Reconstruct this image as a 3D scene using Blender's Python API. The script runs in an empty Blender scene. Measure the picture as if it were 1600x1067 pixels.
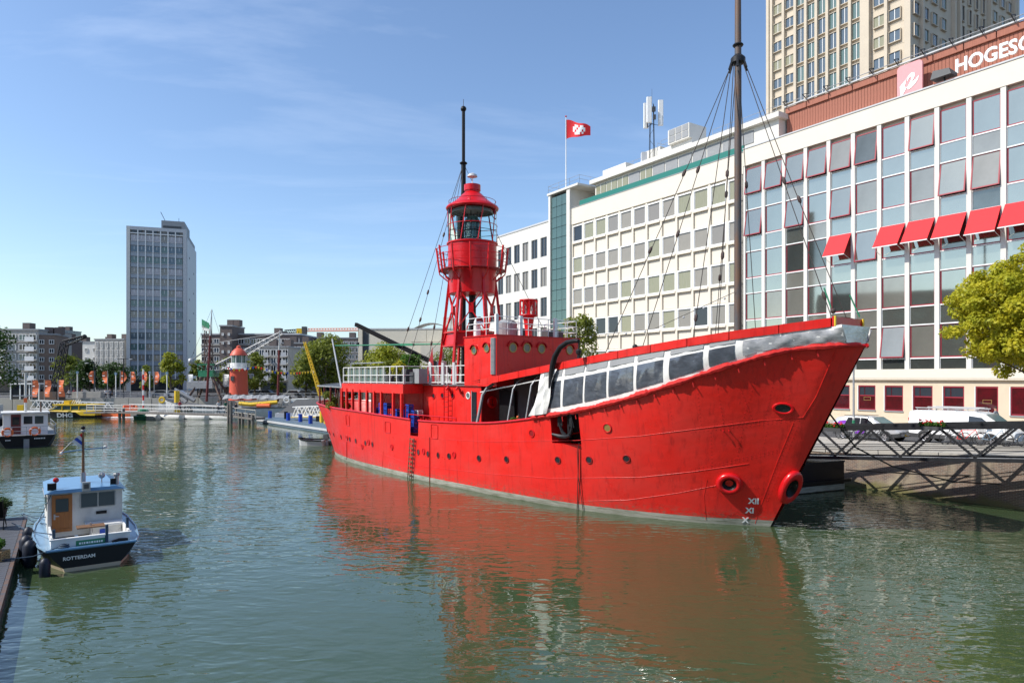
import bpy, bmesh, math, random
import numpy as np
from mathutils import Vector, Matrix
random.seed(7)
PI=math.pi
S=bpy.context.scene
C=S.collection
F,CX,HY,CH=1067.0,800.0,590.0,6.0          # focal length, centre, horizon (photo pixels) and eye height in metres

# ---------------------------------------------------------------- camera, sky, sun, exposure
cd=bpy.data.cameras.new('camera'); cam=bpy.data.objects.new('camera',cd); C.objects.link(cam); S.camera=cam
cam.location=(0,0,CH); cam.rotation_euler=(PI/2,0,0)
cd.sensor_width=36; cd.lens=36*F/1600; cd.shift_y=(HY-533.5)/1600; cd.clip_start=.1; cd.clip_end=4000
SUN_AZ=Vector((-.96,-.28,0)).normalized(); SUN_EL=math.radians(44)
W=bpy.data.worlds.new('World'); S.world=W; W.use_nodes=True
nt=W.node_tree; nt.nodes.clear()
def wn(t,**k):
    n=nt.nodes.new(t)
    for a,b in k.items(): setattr(n,a,b)
    return n
sky=wn('ShaderNodeTexSky',sky_type='NISHITA',sun_disc=False); sky.sun_elevation=SUN_EL
sky.sun_rotation=math.atan2(SUN_AZ.x,SUN_AZ.y); sky.air_density=1.0; sky.dust_density=.8; sky.ozone_density=2.6; sky.altitude=0
bg=wn('ShaderNodeBackground'); bg.inputs[1].default_value=.15
wo=wn('ShaderNodeOutputWorld'); tc=wn('ShaderNodeTexCoord')
# thin cirrus: project the view direction on a high flat layer, then stretched noise
sp=wn('ShaderNodeSeparateXYZ'); nt.links.new(tc.outputs['Generated'],sp.inputs[0])
zz=wn('ShaderNodeMath',operation='MAXIMUM'); nt.links.new(sp.outputs[2],zz.inputs[0]); zz.inputs[1].default_value=.02
dx=wn('ShaderNodeMath',operation='DIVIDE'); nt.links.new(sp.outputs[0],dx.inputs[0]); nt.links.new(zz.outputs[0],dx.inputs[1])
dy=wn('ShaderNodeMath',operation='DIVIDE'); nt.links.new(sp.outputs[1],dy.inputs[0]); nt.links.new(zz.outputs[0],dy.inputs[1])
cb=wn('ShaderNodeCombineXYZ'); nt.links.new(dx.outputs[0],cb.inputs[0]); nt.links.new(dy.outputs[0],cb.inputs[1])
mp=wn('ShaderNodeMapping'); nt.links.new(cb.outputs[0],mp.inputs[0]); mp.inputs['Rotation'].default_value=(0,0,math.radians(-25)); mp.inputs['Scale'].default_value=(.55,1.5,1); mp.inputs['Location'].default_value=(1.2,2.4,0)
n1=wn('ShaderNodeTexNoise'); nt.links.new(mp.outputs[0],n1.inputs['Vector']); n1.inputs['Scale'].default_value=.75; n1.inputs['Detail'].default_value=8; n1.inputs['Roughness'].default_value=.58; n1.inputs['Distortion'].default_value=.5
r1=wn('ShaderNodeMapRange'); nt.links.new(n1.outputs[0],r1.inputs[0]); r1.inputs[1].default_value=.52; r1.inputs[2].default_value=.80; r1.inputs[3].default_value=0; r1.inputs[4].default_value=.25
r2=wn('ShaderNodeMapRange'); nt.links.new(sp.outputs[2],r2.inputs[0]); r2.inputs[1].default_value=.06; r2.inputs[2].default_value=.40
mm=wn('ShaderNodeMath',operation='MULTIPLY'); nt.links.new(r1.outputs[0],mm.inputs[0]); nt.links.new(r2.outputs[0],mm.inputs[1])
hs=wn('ShaderNodeHueSaturation'); hs.inputs['Saturation'].default_value=1.0; nt.links.new(sky.outputs[0],hs.inputs['Color']); tint=wn('ShaderNodeMixRGB',blend_type='MULTIPLY'); tint.inputs[0].default_value=1; tint.inputs[2].default_value=(.96,1.0,1.045,1); nt.links.new(hs.outputs[0],tint.inputs[1])
mx=wn('ShaderNodeMixRGB'); nt.links.new(mm.outputs[0],mx.inputs[0]); nt.links.new(tint.outputs[0],mx.inputs[1]); mx.inputs[2].default_value=(7.0,7.6,8.6,1)
nt.links.new(mx.outputs[0],bg.inputs[0]); nt.links.new(bg.outputs[0],wo.inputs[0])
sl=bpy.data.lights.new('sun','SUN'); sl.energy=4.2; sl.angle=math.radians(.53); sl.color=(1,.95,.87)
so=bpy.data.objects.new('sun',sl); C.objects.link(so)
sd=Vector((SUN_AZ.x*math.cos(SUN_EL),SUN_AZ.y*math.cos(SUN_EL),math.sin(SUN_EL)))
so.rotation_euler=sd.to_track_quat('Z','Y').to_euler(); so.location=(-60,-60,80)
S.view_settings.view_transform='Standard'; S.view_settings.look='None'; S.view_settings.gamma=1; S.view_settings.exposure=.37
try: S.view_settings.use_curve_mapping=False
except Exception: pass

# ---------------------------------------------------------------- materials
M={}
def mat(name,col,rough=.6,metal=0,var=.0,vs=3.0,bump=0,bs=20,col2=None,stretch=(1,1,1),spec=.5,coat=0,trans=0,ior=1.45,emit=None,alpha=1):
    m=bpy.data.materials.new(name); m.use_nodes=True; t=m.node_tree; b=t.nodes['Principled BSDF']
    b.inputs['Base Color'].default_value=(*col,1); b.inputs['Roughness'].default_value=rough; b.inputs['Metallic'].default_value=metal
    b.inputs['Specular IOR Level'].default_value=spec; b.inputs['IOR'].default_value=ior
    b.inputs['Coat Weight'].default_value=coat; b.inputs['Coat Roughness'].default_value=.08; b.inputs['Transmission Weight'].default_value=trans
    b.inputs['Alpha'].default_value=alpha
    tcn=None
    if var or col2 or bump:
        tcn=t.nodes.new('ShaderNodeTexCoord'); mpn=t.nodes.new('ShaderNodeMapping'); t.links.new(tcn.outputs['Object'],mpn.inputs[0]); mpn.inputs['Scale'].default_value=stretch
    if var or col2:
        n=t.nodes.new('ShaderNodeTexNoise'); t.links.new(mpn.outputs[0],n.inputs['Vector']); n.inputs['Scale'].default_value=vs; n.inputs['Detail'].default_value=6; n.inputs['Roughness'].default_value=.6
        rg=t.nodes.new('ShaderNodeMapRange'); t.links.new(n.outputs[0],rg.inputs[0]); rg.inputs[1].default_value=.33; rg.inputs[2].default_value=.7
        mxn=t.nodes.new('ShaderNodeMixRGB'); t.links.new(rg.outputs[0],mxn.inputs[0])
        c2=col2 or tuple(max(0,c*(1-var)) for c in col)
        mxn.inputs[1].default_value=(*col,1); mxn.inputs[2].default_value=(*c2,1); t.links.new(mxn.outputs[0],b.inputs['Base Color'])
    if bump:
        n2=t.nodes.new('ShaderNodeTexNoise'); t.links.new(mpn.outputs[0],n2.inputs['Vector']); n2.inputs['Scale'].default_value=bs; n2.inputs['Detail'].default_value=4
        bp=t.nodes.new('ShaderNodeBump'); bp.inputs['Strength'].default_value=bump; bp.inputs['Distance'].default_value=.02
        t.links.new(n2.outputs[0],bp.inputs['Height']); t.links.new(bp.outputs[0],b.inputs['Normal'])
    M[name]=m; return m
RED=(.74,.018,.013)
def hullpaint():
    m=mat('red_paint',RED,.36); t=m.node_tree; b=t.nodes['Principled BSDF']; L=t.links.new; tc=t.nodes.new('ShaderNodeTexCoord')
    def nz(sc,st,de=5,ro=.6):
        mp=t.nodes.new('ShaderNodeMapping'); mp.inputs['Scale'].default_value=st; L(tc.outputs['Object'],mp.inputs[0]); n=t.nodes.new('ShaderNodeTexNoise'); n.inputs['Scale'].default_value=sc; n.inputs['Detail'].default_value=de; n.inputs['Roughness'].default_value=ro; L(mp.outputs[0],n.inputs['Vector']); return n.outputs[0]
    def rg(x,a,b_,c=0,d=1): r=t.nodes.new('ShaderNodeMapRange'); L(x,r.inputs[0]); r.inputs[1].default_value=a; r.inputs[2].default_value=b_; r.inputs[3].default_value=c; r.inputs[4].default_value=d; return r.outputs[0]
    def mixc(f,a,b_):
        x=t.nodes.new('ShaderNodeMixRGB'); L(f,x.inputs[0])
        if isinstance(a,tuple): x.inputs[1].default_value=(*a,1)
        else: L(a,x.inputs[1])
        x.inputs[2].default_value=(*b_,1); return x.outputs[0]
    c=mixc(rg(nz(.35,(1,1,1.4)),.42,.66,0,.7),RED,(.64,.036,.028))           # faded, chalky areas
    c=mixc(rg(nz(3.2,(1.6,1.6,.12),4),.52,.76,0,.75),c,(.40,.012,.011))        # run-down streaks
    c=mixc(rg(nz(26,(1,1,.5),3,.7),.66,.74,0,.5),c,(.72,.12,.09))               # small rubbed spots
    sp=t.nodes.new('ShaderNodeSeparateXYZ'); L(tc.outputs['Object'],sp.inputs[0]); low=rg(sp.outputs[2],.75,.2,0,1); n=rg(nz(5,(1,1,3)),.45,.62)
    q=t.nodes.new('ShaderNodeMath'); q.operation='MULTIPLY'; L(low,q.inputs[0]); L(n,q.inputs[1]); c=mixc(q.outputs[0],c,(.28,.10,.07))
    L(c,b.inputs['Base Color']); L(rg(nz(1.1,(1,1,1)),.35,.65,.27,.5),b.inputs['Roughness'])
    b1=t.nodes.new('ShaderNodeBump'); b1.inputs['Strength'].default_value=.8; b1.inputs['Distance'].default_value=.035; L(nz(.9,(1,1,1.5),2),b1.inputs['Height'])
    b2=t.nodes.new('ShaderNodeBump'); b2.inputs['Strength'].default_value=.25; b2.inputs['Distance'].default_value=.01; L(nz(14,(1,1,1),3),b2.inputs['Height']); L(b1.outputs[0],b2.inputs['Normal']); L(b2.outputs[0],b.inputs['Normal'])
hullpaint()
mat('red_gloss',(.62,.008,.012),.28,var=.2,vs=2,bump=.1,bs=8)
mat('dark_red',(.30,.006,.008),.5,var=.3,vs=2)
mat('red_canvas',(.66,.02,.018),.75,var=.3,vs=5,bump=.5,bs=12)
mat('boot_top',(.42,.41,.36),.8,col2=(.16,.17,.12),vs=2.2,bump=.3,bs=14,stretch=(.6,.6,6))
mat('black_paint',(.010,.010,.012),.5,var=.4,vs=4,bump=.1,spec=.3)
mat('black_rubber',(.009,.009,.010),.8,spec=.12)
mat('dark_steel',(.026,.028,.032),.5,metal=.1,var=.4,vs=6,spec=.3)
mat('rust_grey',(.075,.078,.085),.6,col2=(.16,.08,.04),vs=1.2,stretch=(4,4,.8))
mat('white_paint',(.78,.78,.76),.45,var=.08,vs=2)
mat('dirty_white',(.70,.70,.67),.6,var=.25,vs=2.5,bump=.1)
mat('canvas_white',(.80,.79,.76),.7,var=.12,vs=4,bump=.5,bs=6)
mat('roof_felt',(.17,.175,.18),.75,var=.3,vs=2,bump=.1)
mat('galv',(.42,.43,.44),.45,metal=.5,var=.2,vs=5)
mat('pale_grey',(.50,.51,.52),.5,var=.1)
mat('mid_grey',(.28,.29,.30),.6,var=.15)
mat('dark_grey',(.07,.075,.08),.6,var=.2)
mat('cable',(.045,.035,.03),.6)
mat('rope_blue',(.03,.06,.10),.8)
mat('block_brown',(.06,.035,.03),.6)
mat('yellow',(.78,.52,.03),.45,var=.15)
mat('orange',(.80,.17,.05),.6,var=.1)
mat('blue_crate',(.01,.06,.42),.5,var=.15)
mat('blue_deck',(.20,.33,.46),.35,var=.25,vs=3,coat=.3)
mat('blue_roof',(.09,.22,.40),.3,var=.15,coat=.4)
mat('navy',(.006,.007,.013),.35,spec=.35)
mat('blind_grey',(.42,.40,.42),.2,spec=.6,var=.15)
mat('panel_blue',(.32,.36,.40),.35,var=.2,vs=.3)
mat('fender_blue',(.008,.014,.03),.5)
mat('wood_door',(.36,.13,.025),.35,col2=(.25,.08,.015),vs=4,stretch=(8,8,.6),coat=.3)
mat('wood',(.22,.12,.06),.6,col2=(.13,.07,.04),vs=4,stretch=(1,8,1))
mat('maroon',(.14,.02,.02),.5,var=.2)
mat('deck_wood',(.20,.18,.16),.75,var=.35,vs=3,stretch=(1,6,1))
mat('plank_grey',(.085,.09,.105),.7,var=.25,vs=3)
mat('green_paint',(.03,.22,.11),.5,var=.2)
mat('film_pale',(.27,.28,.30),.15,spec=.9,col2=(.55,.55,.56),vs=2.2,bump=.9,bs=3,coat=.6,stretch=(1,1,2))
mat('green_trim',(.012,.16,.13),.5)
mat('glass_dark',(.02,.025,.03),.06,spec=.8)
mat('glass_boat',(.03,.04,.05),.08,spec=.9)
mat('glass_tint',(.10,.16,.15),.07,spec=.9)
mat('glass_green',(.10,.17,.15),.10,metal=.35,spec=.8,var=.2,vs=.6)
mat('glass_clear',(.75,.92,.88),.03,trans=1,ior=1.08,spec=.7)
mat('glass_mirror',(.40,.42,.36),.035,metal=.85,var=.12,vs=.35,bump=.015,bs=1.2)
mat('mirror_dark',(.20,.22,.20),.04,metal=.8,var=.3,vs=.5)  # dark tone stands in for reflections of dark buildings on lower floors
mat('mirror_warm',(.36,.35,.30),.05,metal=.6,var=.2,vs=.5)
mat('pontoon_blue',(.11,.16,.21),.55,var=.25)
mat('glass_blind',(.27,.245,.20),.12,spec=.8,var=.1,vs=1)
mat('glass_curtain',(.30,.28,.20),.14,spec=.8,col2=(.20,.21,.11),vs=3,stretch=(6,6,.3))
mat('glass_brown',(.22,.20,.17),.10,spec=.9)
mat('glass_blue',(.10,.135,.165),.08,metal=.2,spec=.8)
mat('glass_redroom',(.09,.008,.012),.04,spec=.9,col2=(.02,.010,.010),vs=.9)
mat('clear_film',(.10,.115,.14),.12,spec=.9,var=.5,vs=2,bump=.9,bs=3.5,stretch=(1,1,2),coat=.8)
mat('cream_wall',(.68,.62,.52),.75,var=.05,vs=.5,bump=.05)
mat('cream_side',(.62,.55,.44),.8,var=.1,vs=1)
mat('white_wall',(.66,.64,.59),.8,var=.10,vs=.6,stretch=(1,1,.3))
mat('sand_stone',(.60,.50,.37),.8,var=.08,vs=1)
mat('tan_wall',(.54,.47,.37),.8,var=.1,vs=.5)
mat('terracotta',(.36,.14,.095),.85,var=.25,vs=2,stretch=(6,6,.5),bump=.2,bs=6)
mat('logo_pink',(.66,.30,.31),.5,var=.08)
mat('window_red',(.28,.02,.035),.45)
mat('awning_red',(.72,.022,.028),.7,var=.08)
mat('brick_brown',(.24,.175,.14),.85,var=.25,vs=3)
mat('brick_dark',(.15,.12,.11),.85,var=.25)
mat('concrete',(.42,.40,.36),.85,var=.15,vs=.8,bump=.1)
mat('concrete_cream',(.66,.61,.50),.85,var=.08,vs=.3)
mat('asphalt',(.075,.075,.078),.9,var=.2,vs=2,bump=.2,bs=30)
mat('paving',(.42,.39,.34),.85,var=.2,vs=1.5,bump=.1)
mat('skin',(.45,.24,.16),.55); mat('hair',(.02,.015,.01),.6)
mat('cloth_grey',(.20,.21,.24),.85); mat('cloth_dark',(.03,.03,.045),.85); mat('cloth_red',(.35,.04,.06),.85); mat('cloth_green',(.03,.12,.08),.85)
mat('cloth_white',(.6,.6,.6),.85)
mat('car_white',(.80,.81,.82),.25,coat=.7); mat('car_silver',(.52,.53,.55),.3,metal=.3,coat=.6); mat('car_plastic',(.05,.052,.055),.6)
mat('purple',(.20,.04,.42),.35); mat('lamp_red',(.45,.01,.01),.25); mat('plate_yellow',(.80,.50,.02),.5)
mat('tyre',(.018,.018,.019),.8); mat('alloy',(.5,.5,.52),.3,metal=.8)
mat('basket',(.42,.28,.14),.8,var=.3,vs=12)
mat('lighthouse_red',(.62,.10,.055),.5,var=.08)
mat('letter_white',(.85,.85,.84),.5); mat('brass',(.45,.30,.10),.4,metal=.6)
mat('flower_red',(.75,.02,.02),.6); mat('bark',(.12,.095,.07),.9,var=.3,vs=8)
def leafmat(name,c1,c2):
    m=bpy.data.materials.new(name); m.use_nodes=True; t=m.node_tree; b=t.nodes['Principled BSDF']; out=t.nodes['Material Output']
    oi=t.nodes.new('ShaderNodeTexCoord'); n=t.nodes.new('ShaderNodeTexNoise'); n.inputs['Scale'].default_value=2.1; n.inputs['Detail'].default_value=3; t.links.new(oi.outputs['Object'],n.inputs['Vector'])
    r=t.nodes.new('ShaderNodeMapRange'); r.inputs[1].default_value=.35; r.inputs[2].default_value=.65; t.links.new(n.outputs[0],r.inputs[0])
    x=t.nodes.new('ShaderNodeMixRGB'); x.inputs[1].default_value=(*c1,1); x.inputs[2].default_value=(*c2,1); t.links.new(r.outputs[0],x.inputs[0])
    t.links.new(x.outputs[0],b.inputs['Base Color']); b.inputs['Roughness'].default_value=.55; b.inputs['Specular IOR Level'].default_value=.3
    tr=t.nodes.new('ShaderNodeBsdfTranslucent'); t.links.new(x.outputs[0],tr.inputs[0]); ms=t.nodes.new('ShaderNodeMixShader'); ms.inputs[0].default_value=.45
    t.links.new(b.outputs[0],ms.inputs[1]); t.links.new(tr.outputs[0],ms.inputs[2]); t.links.new(ms.outputs[0],out.inputs[0]); M[name]=m
leafmat('leaf_yellow',(.56,.50,.03),(.38,.40,.03)); leafmat('leaf_lime',(.36,.37,.03),(.22,.26,.025)); leafmat('leaf_olive',(.24,.27,.04),(.14,.18,.025)); leafmat('leaf_dark',(.05,.10,.02),(.03,.06,.015)); leafmat('leaf_fresh',(.10,.22,.03),(.06,.14,.02))

# brick quay wall: mortar joints and moss in the material; moss grows towards the water
def quaymat():
    m=bpy.data.materials.new('quay_brick'); m.use_nodes=True; t=m.node_tree; b=t.nodes['Principled BSDF']; L=t.links.new
    tc=t.nodes.new('ShaderNodeTexCoord'); mp=t.nodes.new('ShaderNodeMapping'); mp.inputs['Rotation'].default_value=(PI/2,0,0); L(tc.outputs['Object'],mp.inputs[0])
    br=t.nodes.new('ShaderNodeTexBrick'); L(mp.outputs[0],br.inputs[0]); br.inputs['Scale'].default_value=1; br.inputs['Brick Width'].default_value=.22; br.inputs['Row Height'].default_value=.075; br.inputs['Mortar Size'].default_value=.008
    br.inputs[1].default_value=(.20,.13,.095,1); br.inputs[2].default_value=(.12,.09,.075,1); br.inputs[3].default_value=(.30,.27,.23,1)
    n=t.nodes.new('ShaderNodeTexNoise'); n.inputs['Scale'].default_value=1.3; n.inputs['Detail'].default_value=8; L(tc.outputs['Object'],n.inputs['Vector'])
    sp=t.nodes.new('ShaderNodeSeparateXYZ'); L(tc.outputs['Object'],sp.inputs[0])
    mr=t.nodes.new('ShaderNodeMapRange'); L(sp.outputs[2],mr.inputs[0]); mr.inputs[1].default_value=.9; mr.inputs[2].default_value=.0; mr.inputs[3].default_value=-.2; mr.inputs[4].default_value=.62
    ad=t.nodes.new('ShaderNodeMath'); ad.operation='ADD'; L(mr.outputs[0],ad.inputs[0]); L(n.outputs[0],ad.inputs[1])
    st=t.nodes.new('ShaderNodeMapRange'); L(ad.outputs[0],st.inputs[0]); st.inputs[1].default_value=.72; st.inputs[2].default_value=1.0
    n3=t.nodes.new('ShaderNodeTexNoise'); n3.inputs['Scale'].default_value=.7; n3.inputs['Detail'].default_value=6; L(tc.outputs['Object'],n3.inputs['Vector'])
    r3=t.nodes.new('ShaderNodeMapRange'); L(n3.outputs[0],r3.inputs[0]); r3.inputs[1].default_value=.5; r3.inputs[2].default_value=.7
    x0=t.nodes.new('ShaderNodeMixRGB'); L(r3.outputs[0],x0.inputs[0]); L(br.outputs[0],x0.inputs[1]); x0.inputs[2].default_value=(.33,.28,.20,1)
    x=t.nodes.new('ShaderNodeMixRGB'); L(st.outputs[0],x.inputs[0]); L(x0.outputs[0],x.inputs[1]); x.inputs[2].default_value=(.16,.145,.06,1)
    L(x.outputs[0],b.inputs['Base Color']); b.inputs['Roughness'].default_value=.9
    bp=t.nodes.new('ShaderNodeBump'); bp.inputs['Strength'].default_value=.6; bp.inputs['Distance'].default_value=.01; L(br.outputs['Fac'],bp.inputs['Height']); bp.invert=True; L(bp.outputs[0],b.inputs['Normal']); M['quay_brick']=m
quaymat()
def watermat():
    m=bpy.data.materials.new('water'); m.use_nodes=True; t=m.node_tree; b=t.nodes['Principled BSDF']; L=t.links.new
    b.inputs['Base Color'].default_value=(.045,.072,.032,1); b.inputs['Roughness'].default_value=.008; b.inputs['IOR'].default_value=1.55
    tc=t.nodes.new('ShaderNodeTexCoord')
    def noise(scale,detail,rot,st,dist=0):
        mp=t.nodes.new('ShaderNodeMapping'); L(tc.outputs['Object'],mp.inputs[0]); mp.inputs['Rotation'].default_value=(0,0,rot); mp.inputs['Scale'].default_value=st
        n=t.nodes.new('ShaderNodeTexNoise'); n.inputs['Scale'].default_value=scale; n.inputs['Detail'].default_value=detail; n.inputs['Roughness'].default_value=.5; n.inputs['Distortion'].default_value=dist; L(mp.outputs[0],n.inputs['Vector']); return n
    a=noise(2.3,.8,.25,(.65,1.25,1),.5); c=noise(6.5,0,-.15,(.7,1.2,1),.4); d=noise(.10,3,.5,(1,1,1)); e=noise(.55,1,.1,(.7,1.2,1))
    # calm patches and ruffled patches
    pr=t.nodes.new('ShaderNodeMapRange'); L(d.outputs[0],pr.inputs[0]); pr.inputs[1].default_value=.40; pr.inputs[2].default_value=.60; pr.inputs[3].default_value=.34; pr.inputs[4].default_value=1.25
    def mul(x,y):
        q=t.nodes.new('ShaderNodeMath'); q.operation='MULTIPLY'; L(x,q.inputs[0])
        if isinstance(y,float): q.inputs[1].default_value=y
        else: L(y,q.inputs[1])
        return q.outputs[0]
    def add(x,y):
        q=t.nodes.new('ShaderNodeMath'); q.operation='ADD'; L(x,q.inputs[0]); L(y,q.inputs[1]); return q.outputs[0]
    h=add(add(mul(a.outputs[0],.75),mul(c.outputs[0],.13)),mul(e.outputs[0],.9)); h=mul(h,pr.outputs[0])
    bp=t.nodes.new('ShaderNodeBump'); bp.inputs['Strength'].default_value=1; bp.inputs['Distance'].default_value=.042; L(h,bp.inputs['Height']); L(bp.outputs[0],b.inputs['Normal'])
    M['water']=m; return bp
watermat()

# ---------------------------------------------------------------- mesh helpers
class MB:
    def __init__(s): s.v=[]; s.f=[]; s.m=[]; s.mt=[]
    def mi(s,m):
        if m not in s.mt: s.mt.append(m)
        return s.mt.index(m)
    def add(s,vs,fs,m):
        o=len(s.v); s.v+= [tuple(v) for v in vs]; i=s.mi(m)
        for f in fs: s.f.append(tuple(o+k for k in f)); s.m.append(i)
        return s
    def box(s,x0,x1,y0,y1,z0,z1,m):
        return s.add([(x,y,z) for z in (z0,z1) for y in (y0,y1) for x in (x0,x1)],[(0,2,3,1),(4,5,7,6),(0,1,5,4),(2,6,7,3),(0,4,6,2),(1,3,7,5)],m)
    def quad(s,a,b,c,d,m): return s.add([a,b,c,d],[(0,1,2,3)],m)
    def prism(s,poly,z0,z1,m):
        n=len(poly); vs=[(x,y,z0) for x,y in poly]+[(x,y,z1) for x,y in poly]
        return s.add(vs,[tuple(range(n-1,-1,-1)),tuple(range(n,2*n))]+[(i,(i+1)%n,n+(i+1)%n,n+i) for i in range(n)],m)
    def bar(s,p,q,w,m,h=None,up=(0,0,1)):
        p=Vector(p);q=Vector(q); d=(q-p).normalized(); u=Vector(up)
        if abs(d.dot(u))>.98: u=Vector((1,0,0))
        r=d.cross(u).normalized(); u=r.cross(d).normalized(); h=h or w
        vs=[c+r*a*w/2+u*b*h/2 for c in (p,q) for a,b in ((-1,-1),(1,-1),(1,1),(-1,1))]
        return s.add(vs,[(3,2,1,0),(4,5,6,7),(0,1,5,4),(1,2,6,5),(2,3,7,6),(3,0,4,7)],m)
    def tube(s,pts,r,m,n=6,cap=True):
        pts=[Vector(p) for p in pts]; rs=r if isinstance(r,(list,tuple)) else [r]*len(pts); vs=[]; fs=[]; pr=None
        for i,p in enumerate(pts):
            d=(pts[min(i+1,len(pts)-1)]-pts[max(i-1,0)]).normalized()
            if pr is None: a=Vector((0,0,1)) if abs(d.z)<.9 else Vector((1,0,0))
            else: a=pr
            e=d.cross(a).normalized(); g=e.cross(d).normalized(); pr=g
            for k in range(n):
                t=2*PI*k/n; vs.append(p+(e*math.cos(t)+g*math.sin(t))*rs[i])
        for i in range(len(pts)-1):
            for k in range(n): fs.append((i*n+k,i*n+(k+1)%n,(i+1)*n+(k+1)%n,(i+1)*n+k))
        if cap: fs.append(tuple(range(n-1,-1,-1))); fs.append(tuple((len(pts)-1)*n+k for k in range(n)))
        return s.add(vs,fs,m)
    def lathe(s,prof,c,m,n=24,a0=0,a1=2*PI,axis='z'):
        c=Vector(c); vs=[]; fs=[]; full=abs(a1-a0-2*PI)<1e-6; k=n if full else n+1
        for r,z in prof:
            for i in range(k):
                t=a0+(a1-a0)*i/n; x,y=r*math.cos(t),r*math.sin(t)
                vs.append(c+Vector({'z':(x,y,z),'y':(x,z,y),'x':(z,x,y)}[axis]))
        for j in range(len(prof)-1):
            for i in range(n):
                i2=(i+1)%k; fs.append((j*k+i,j*k+i2,(j+1)*k+i2,(j+1)*k+i))
        return s.add(vs,fs,m)
    def torus(s,c,R,r,m,axis='y',n=20,k=6):
        c=Vector(c); vs=[];fs=[]
        for i in range(n):
            a=2*PI*i/n
            for j in range(k):
                b=2*PI*j/k; x=(R+r*math.cos(b))*math.cos(a); y=(R+r*math.cos(b))*math.sin(a); z=r*math.sin(b)
                vs.append(c+Vector({'z':(x,y,z),'y':(x,z,y),'x':(z,x,y)}[axis]))
        for i in range(n):
            for j in range(k): fs.append((i*k+j,((i+1)%n)*k+j,((i+1)%n)*k+(j+1)%k,i*k+(j+1)%k))
        return s.add(vs,fs,m)
    def sphere(s,c,r,m,n=10,sc=(1,1,1)):
        pr=[(math.sin(PI*i/n)*r*sc[0]+1e-5,-math.cos(PI*i/n)*r*sc[2]) for i in range(n+1)]
        return s.lathe(pr,c,m,n=max(8,n))
    def mesh(s,name,smooth=False,fix=True):
        me=bpy.data.meshes.new(name); me.from_pydata(s.v,[],s.f)
        for x in s.mt: me.materials.append(M[x])
        me.polygons.foreach_set('material_index',s.m)
        if fix:
            bm=bmesh.new(); bm.from_mesh(me); bmesh.ops.recalc_face_normals(bm,faces=bm.faces); bm.to_mesh(me); bm.free()
        if smooth:
            me.polygons.foreach_set('use_smooth',[True]*len(me.polygons))
            try: me.set_sharp_from_angle(angle=math.radians(40))
            except Exception: pass
        me.update(); return me
    def obj(s,name,parent=None,loc=(0,0,0),rz=0,smooth=False,fix=True,**k):
        return link(name,s.mesh(name,smooth,fix),parent,loc,rz,**k)
def link(name,me,parent=None,loc=(0,0,0),rz=0,rot=None,**k):
    o=bpy.data.objects.new(name,me); C.objects.link(o); o.location=loc; o.rotation_euler=rot if rot else (0,0,rz)
    if parent: o.parent=parent
    for a,b in k.items():
        if b is not None: o[a]=b
    return o
def thing(name,label,cat,loc=(0,0,0),rz=0,group=None):
    o=bpy.data.objects.new(name,None); o.empty_display_size=.3; C.objects.link(o); o.location=loc; o.rotation_euler=(0,0,rz); o['label']=label; o['category']=cat
    if group: o['group']=group
    return o
def tag(o,label,cat,group=None):
    o['label']=label; o['category']=cat
    if group: o['group']=group
    return o
def dup(root,loc,rz,label,group=None,top=True):
    r=root.copy(); C.objects.link(r); r.location=loc; r.rotation_euler=(0,0,rz); r['label']=label
    if group: r['group']=group
    for ch in list(root.children):
        c=ch.copy(); C.objects.link(c); c.parent=r
        for g in list(ch.children):
            e=g.copy(); C.objects.link(e); e.parent=c
    return r
def at(px,py,Y): return Vector(((px-CX)/F*Y,Y,CH-(py-HY)/F*Y))
def wat(px,py,z=0):
    Y=(CH-z)*F/(py-HY); return Vector(((px-CX)/F*Y,Y,z))
def text(name,s,size,m,parent,mw,ext=.02,off=0,align='CENTER',sx=1):
    cu=bpy.data.curves.new(name,'FONT'); cu.body=s; cu.size=size; cu.extrude=ext; cu.offset=off; cu.align_x=align; cu.align_y='BOTTOM_BASELINE'; cu.resolution_u=3
    t=bpy.data.objects.new('t',cu); C.objects.link(t); dg=bpy.context.evaluated_depsgraph_get(); me=bpy.data.meshes.new_from_object(t.evaluated_get(dg)); bpy.data.objects.remove(t)
    me.materials.clear(); me.materials.append(M[m]); me.name=name; o=link(name,me,parent); o.matrix_local=mw@Matrix.Diagonal((sx,1,1,1)); return o
def frame(o,x,y):    # matrix with text x axis, y axis and origin
    x=Vector(x).normalized(); y=Vector(y); y=(y-x*y.dot(x)).normalized(); z=x.cross(y); m=Matrix((x,y,z)).transposed().to_4x4(); m.translation=Vector(o); return m

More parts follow.
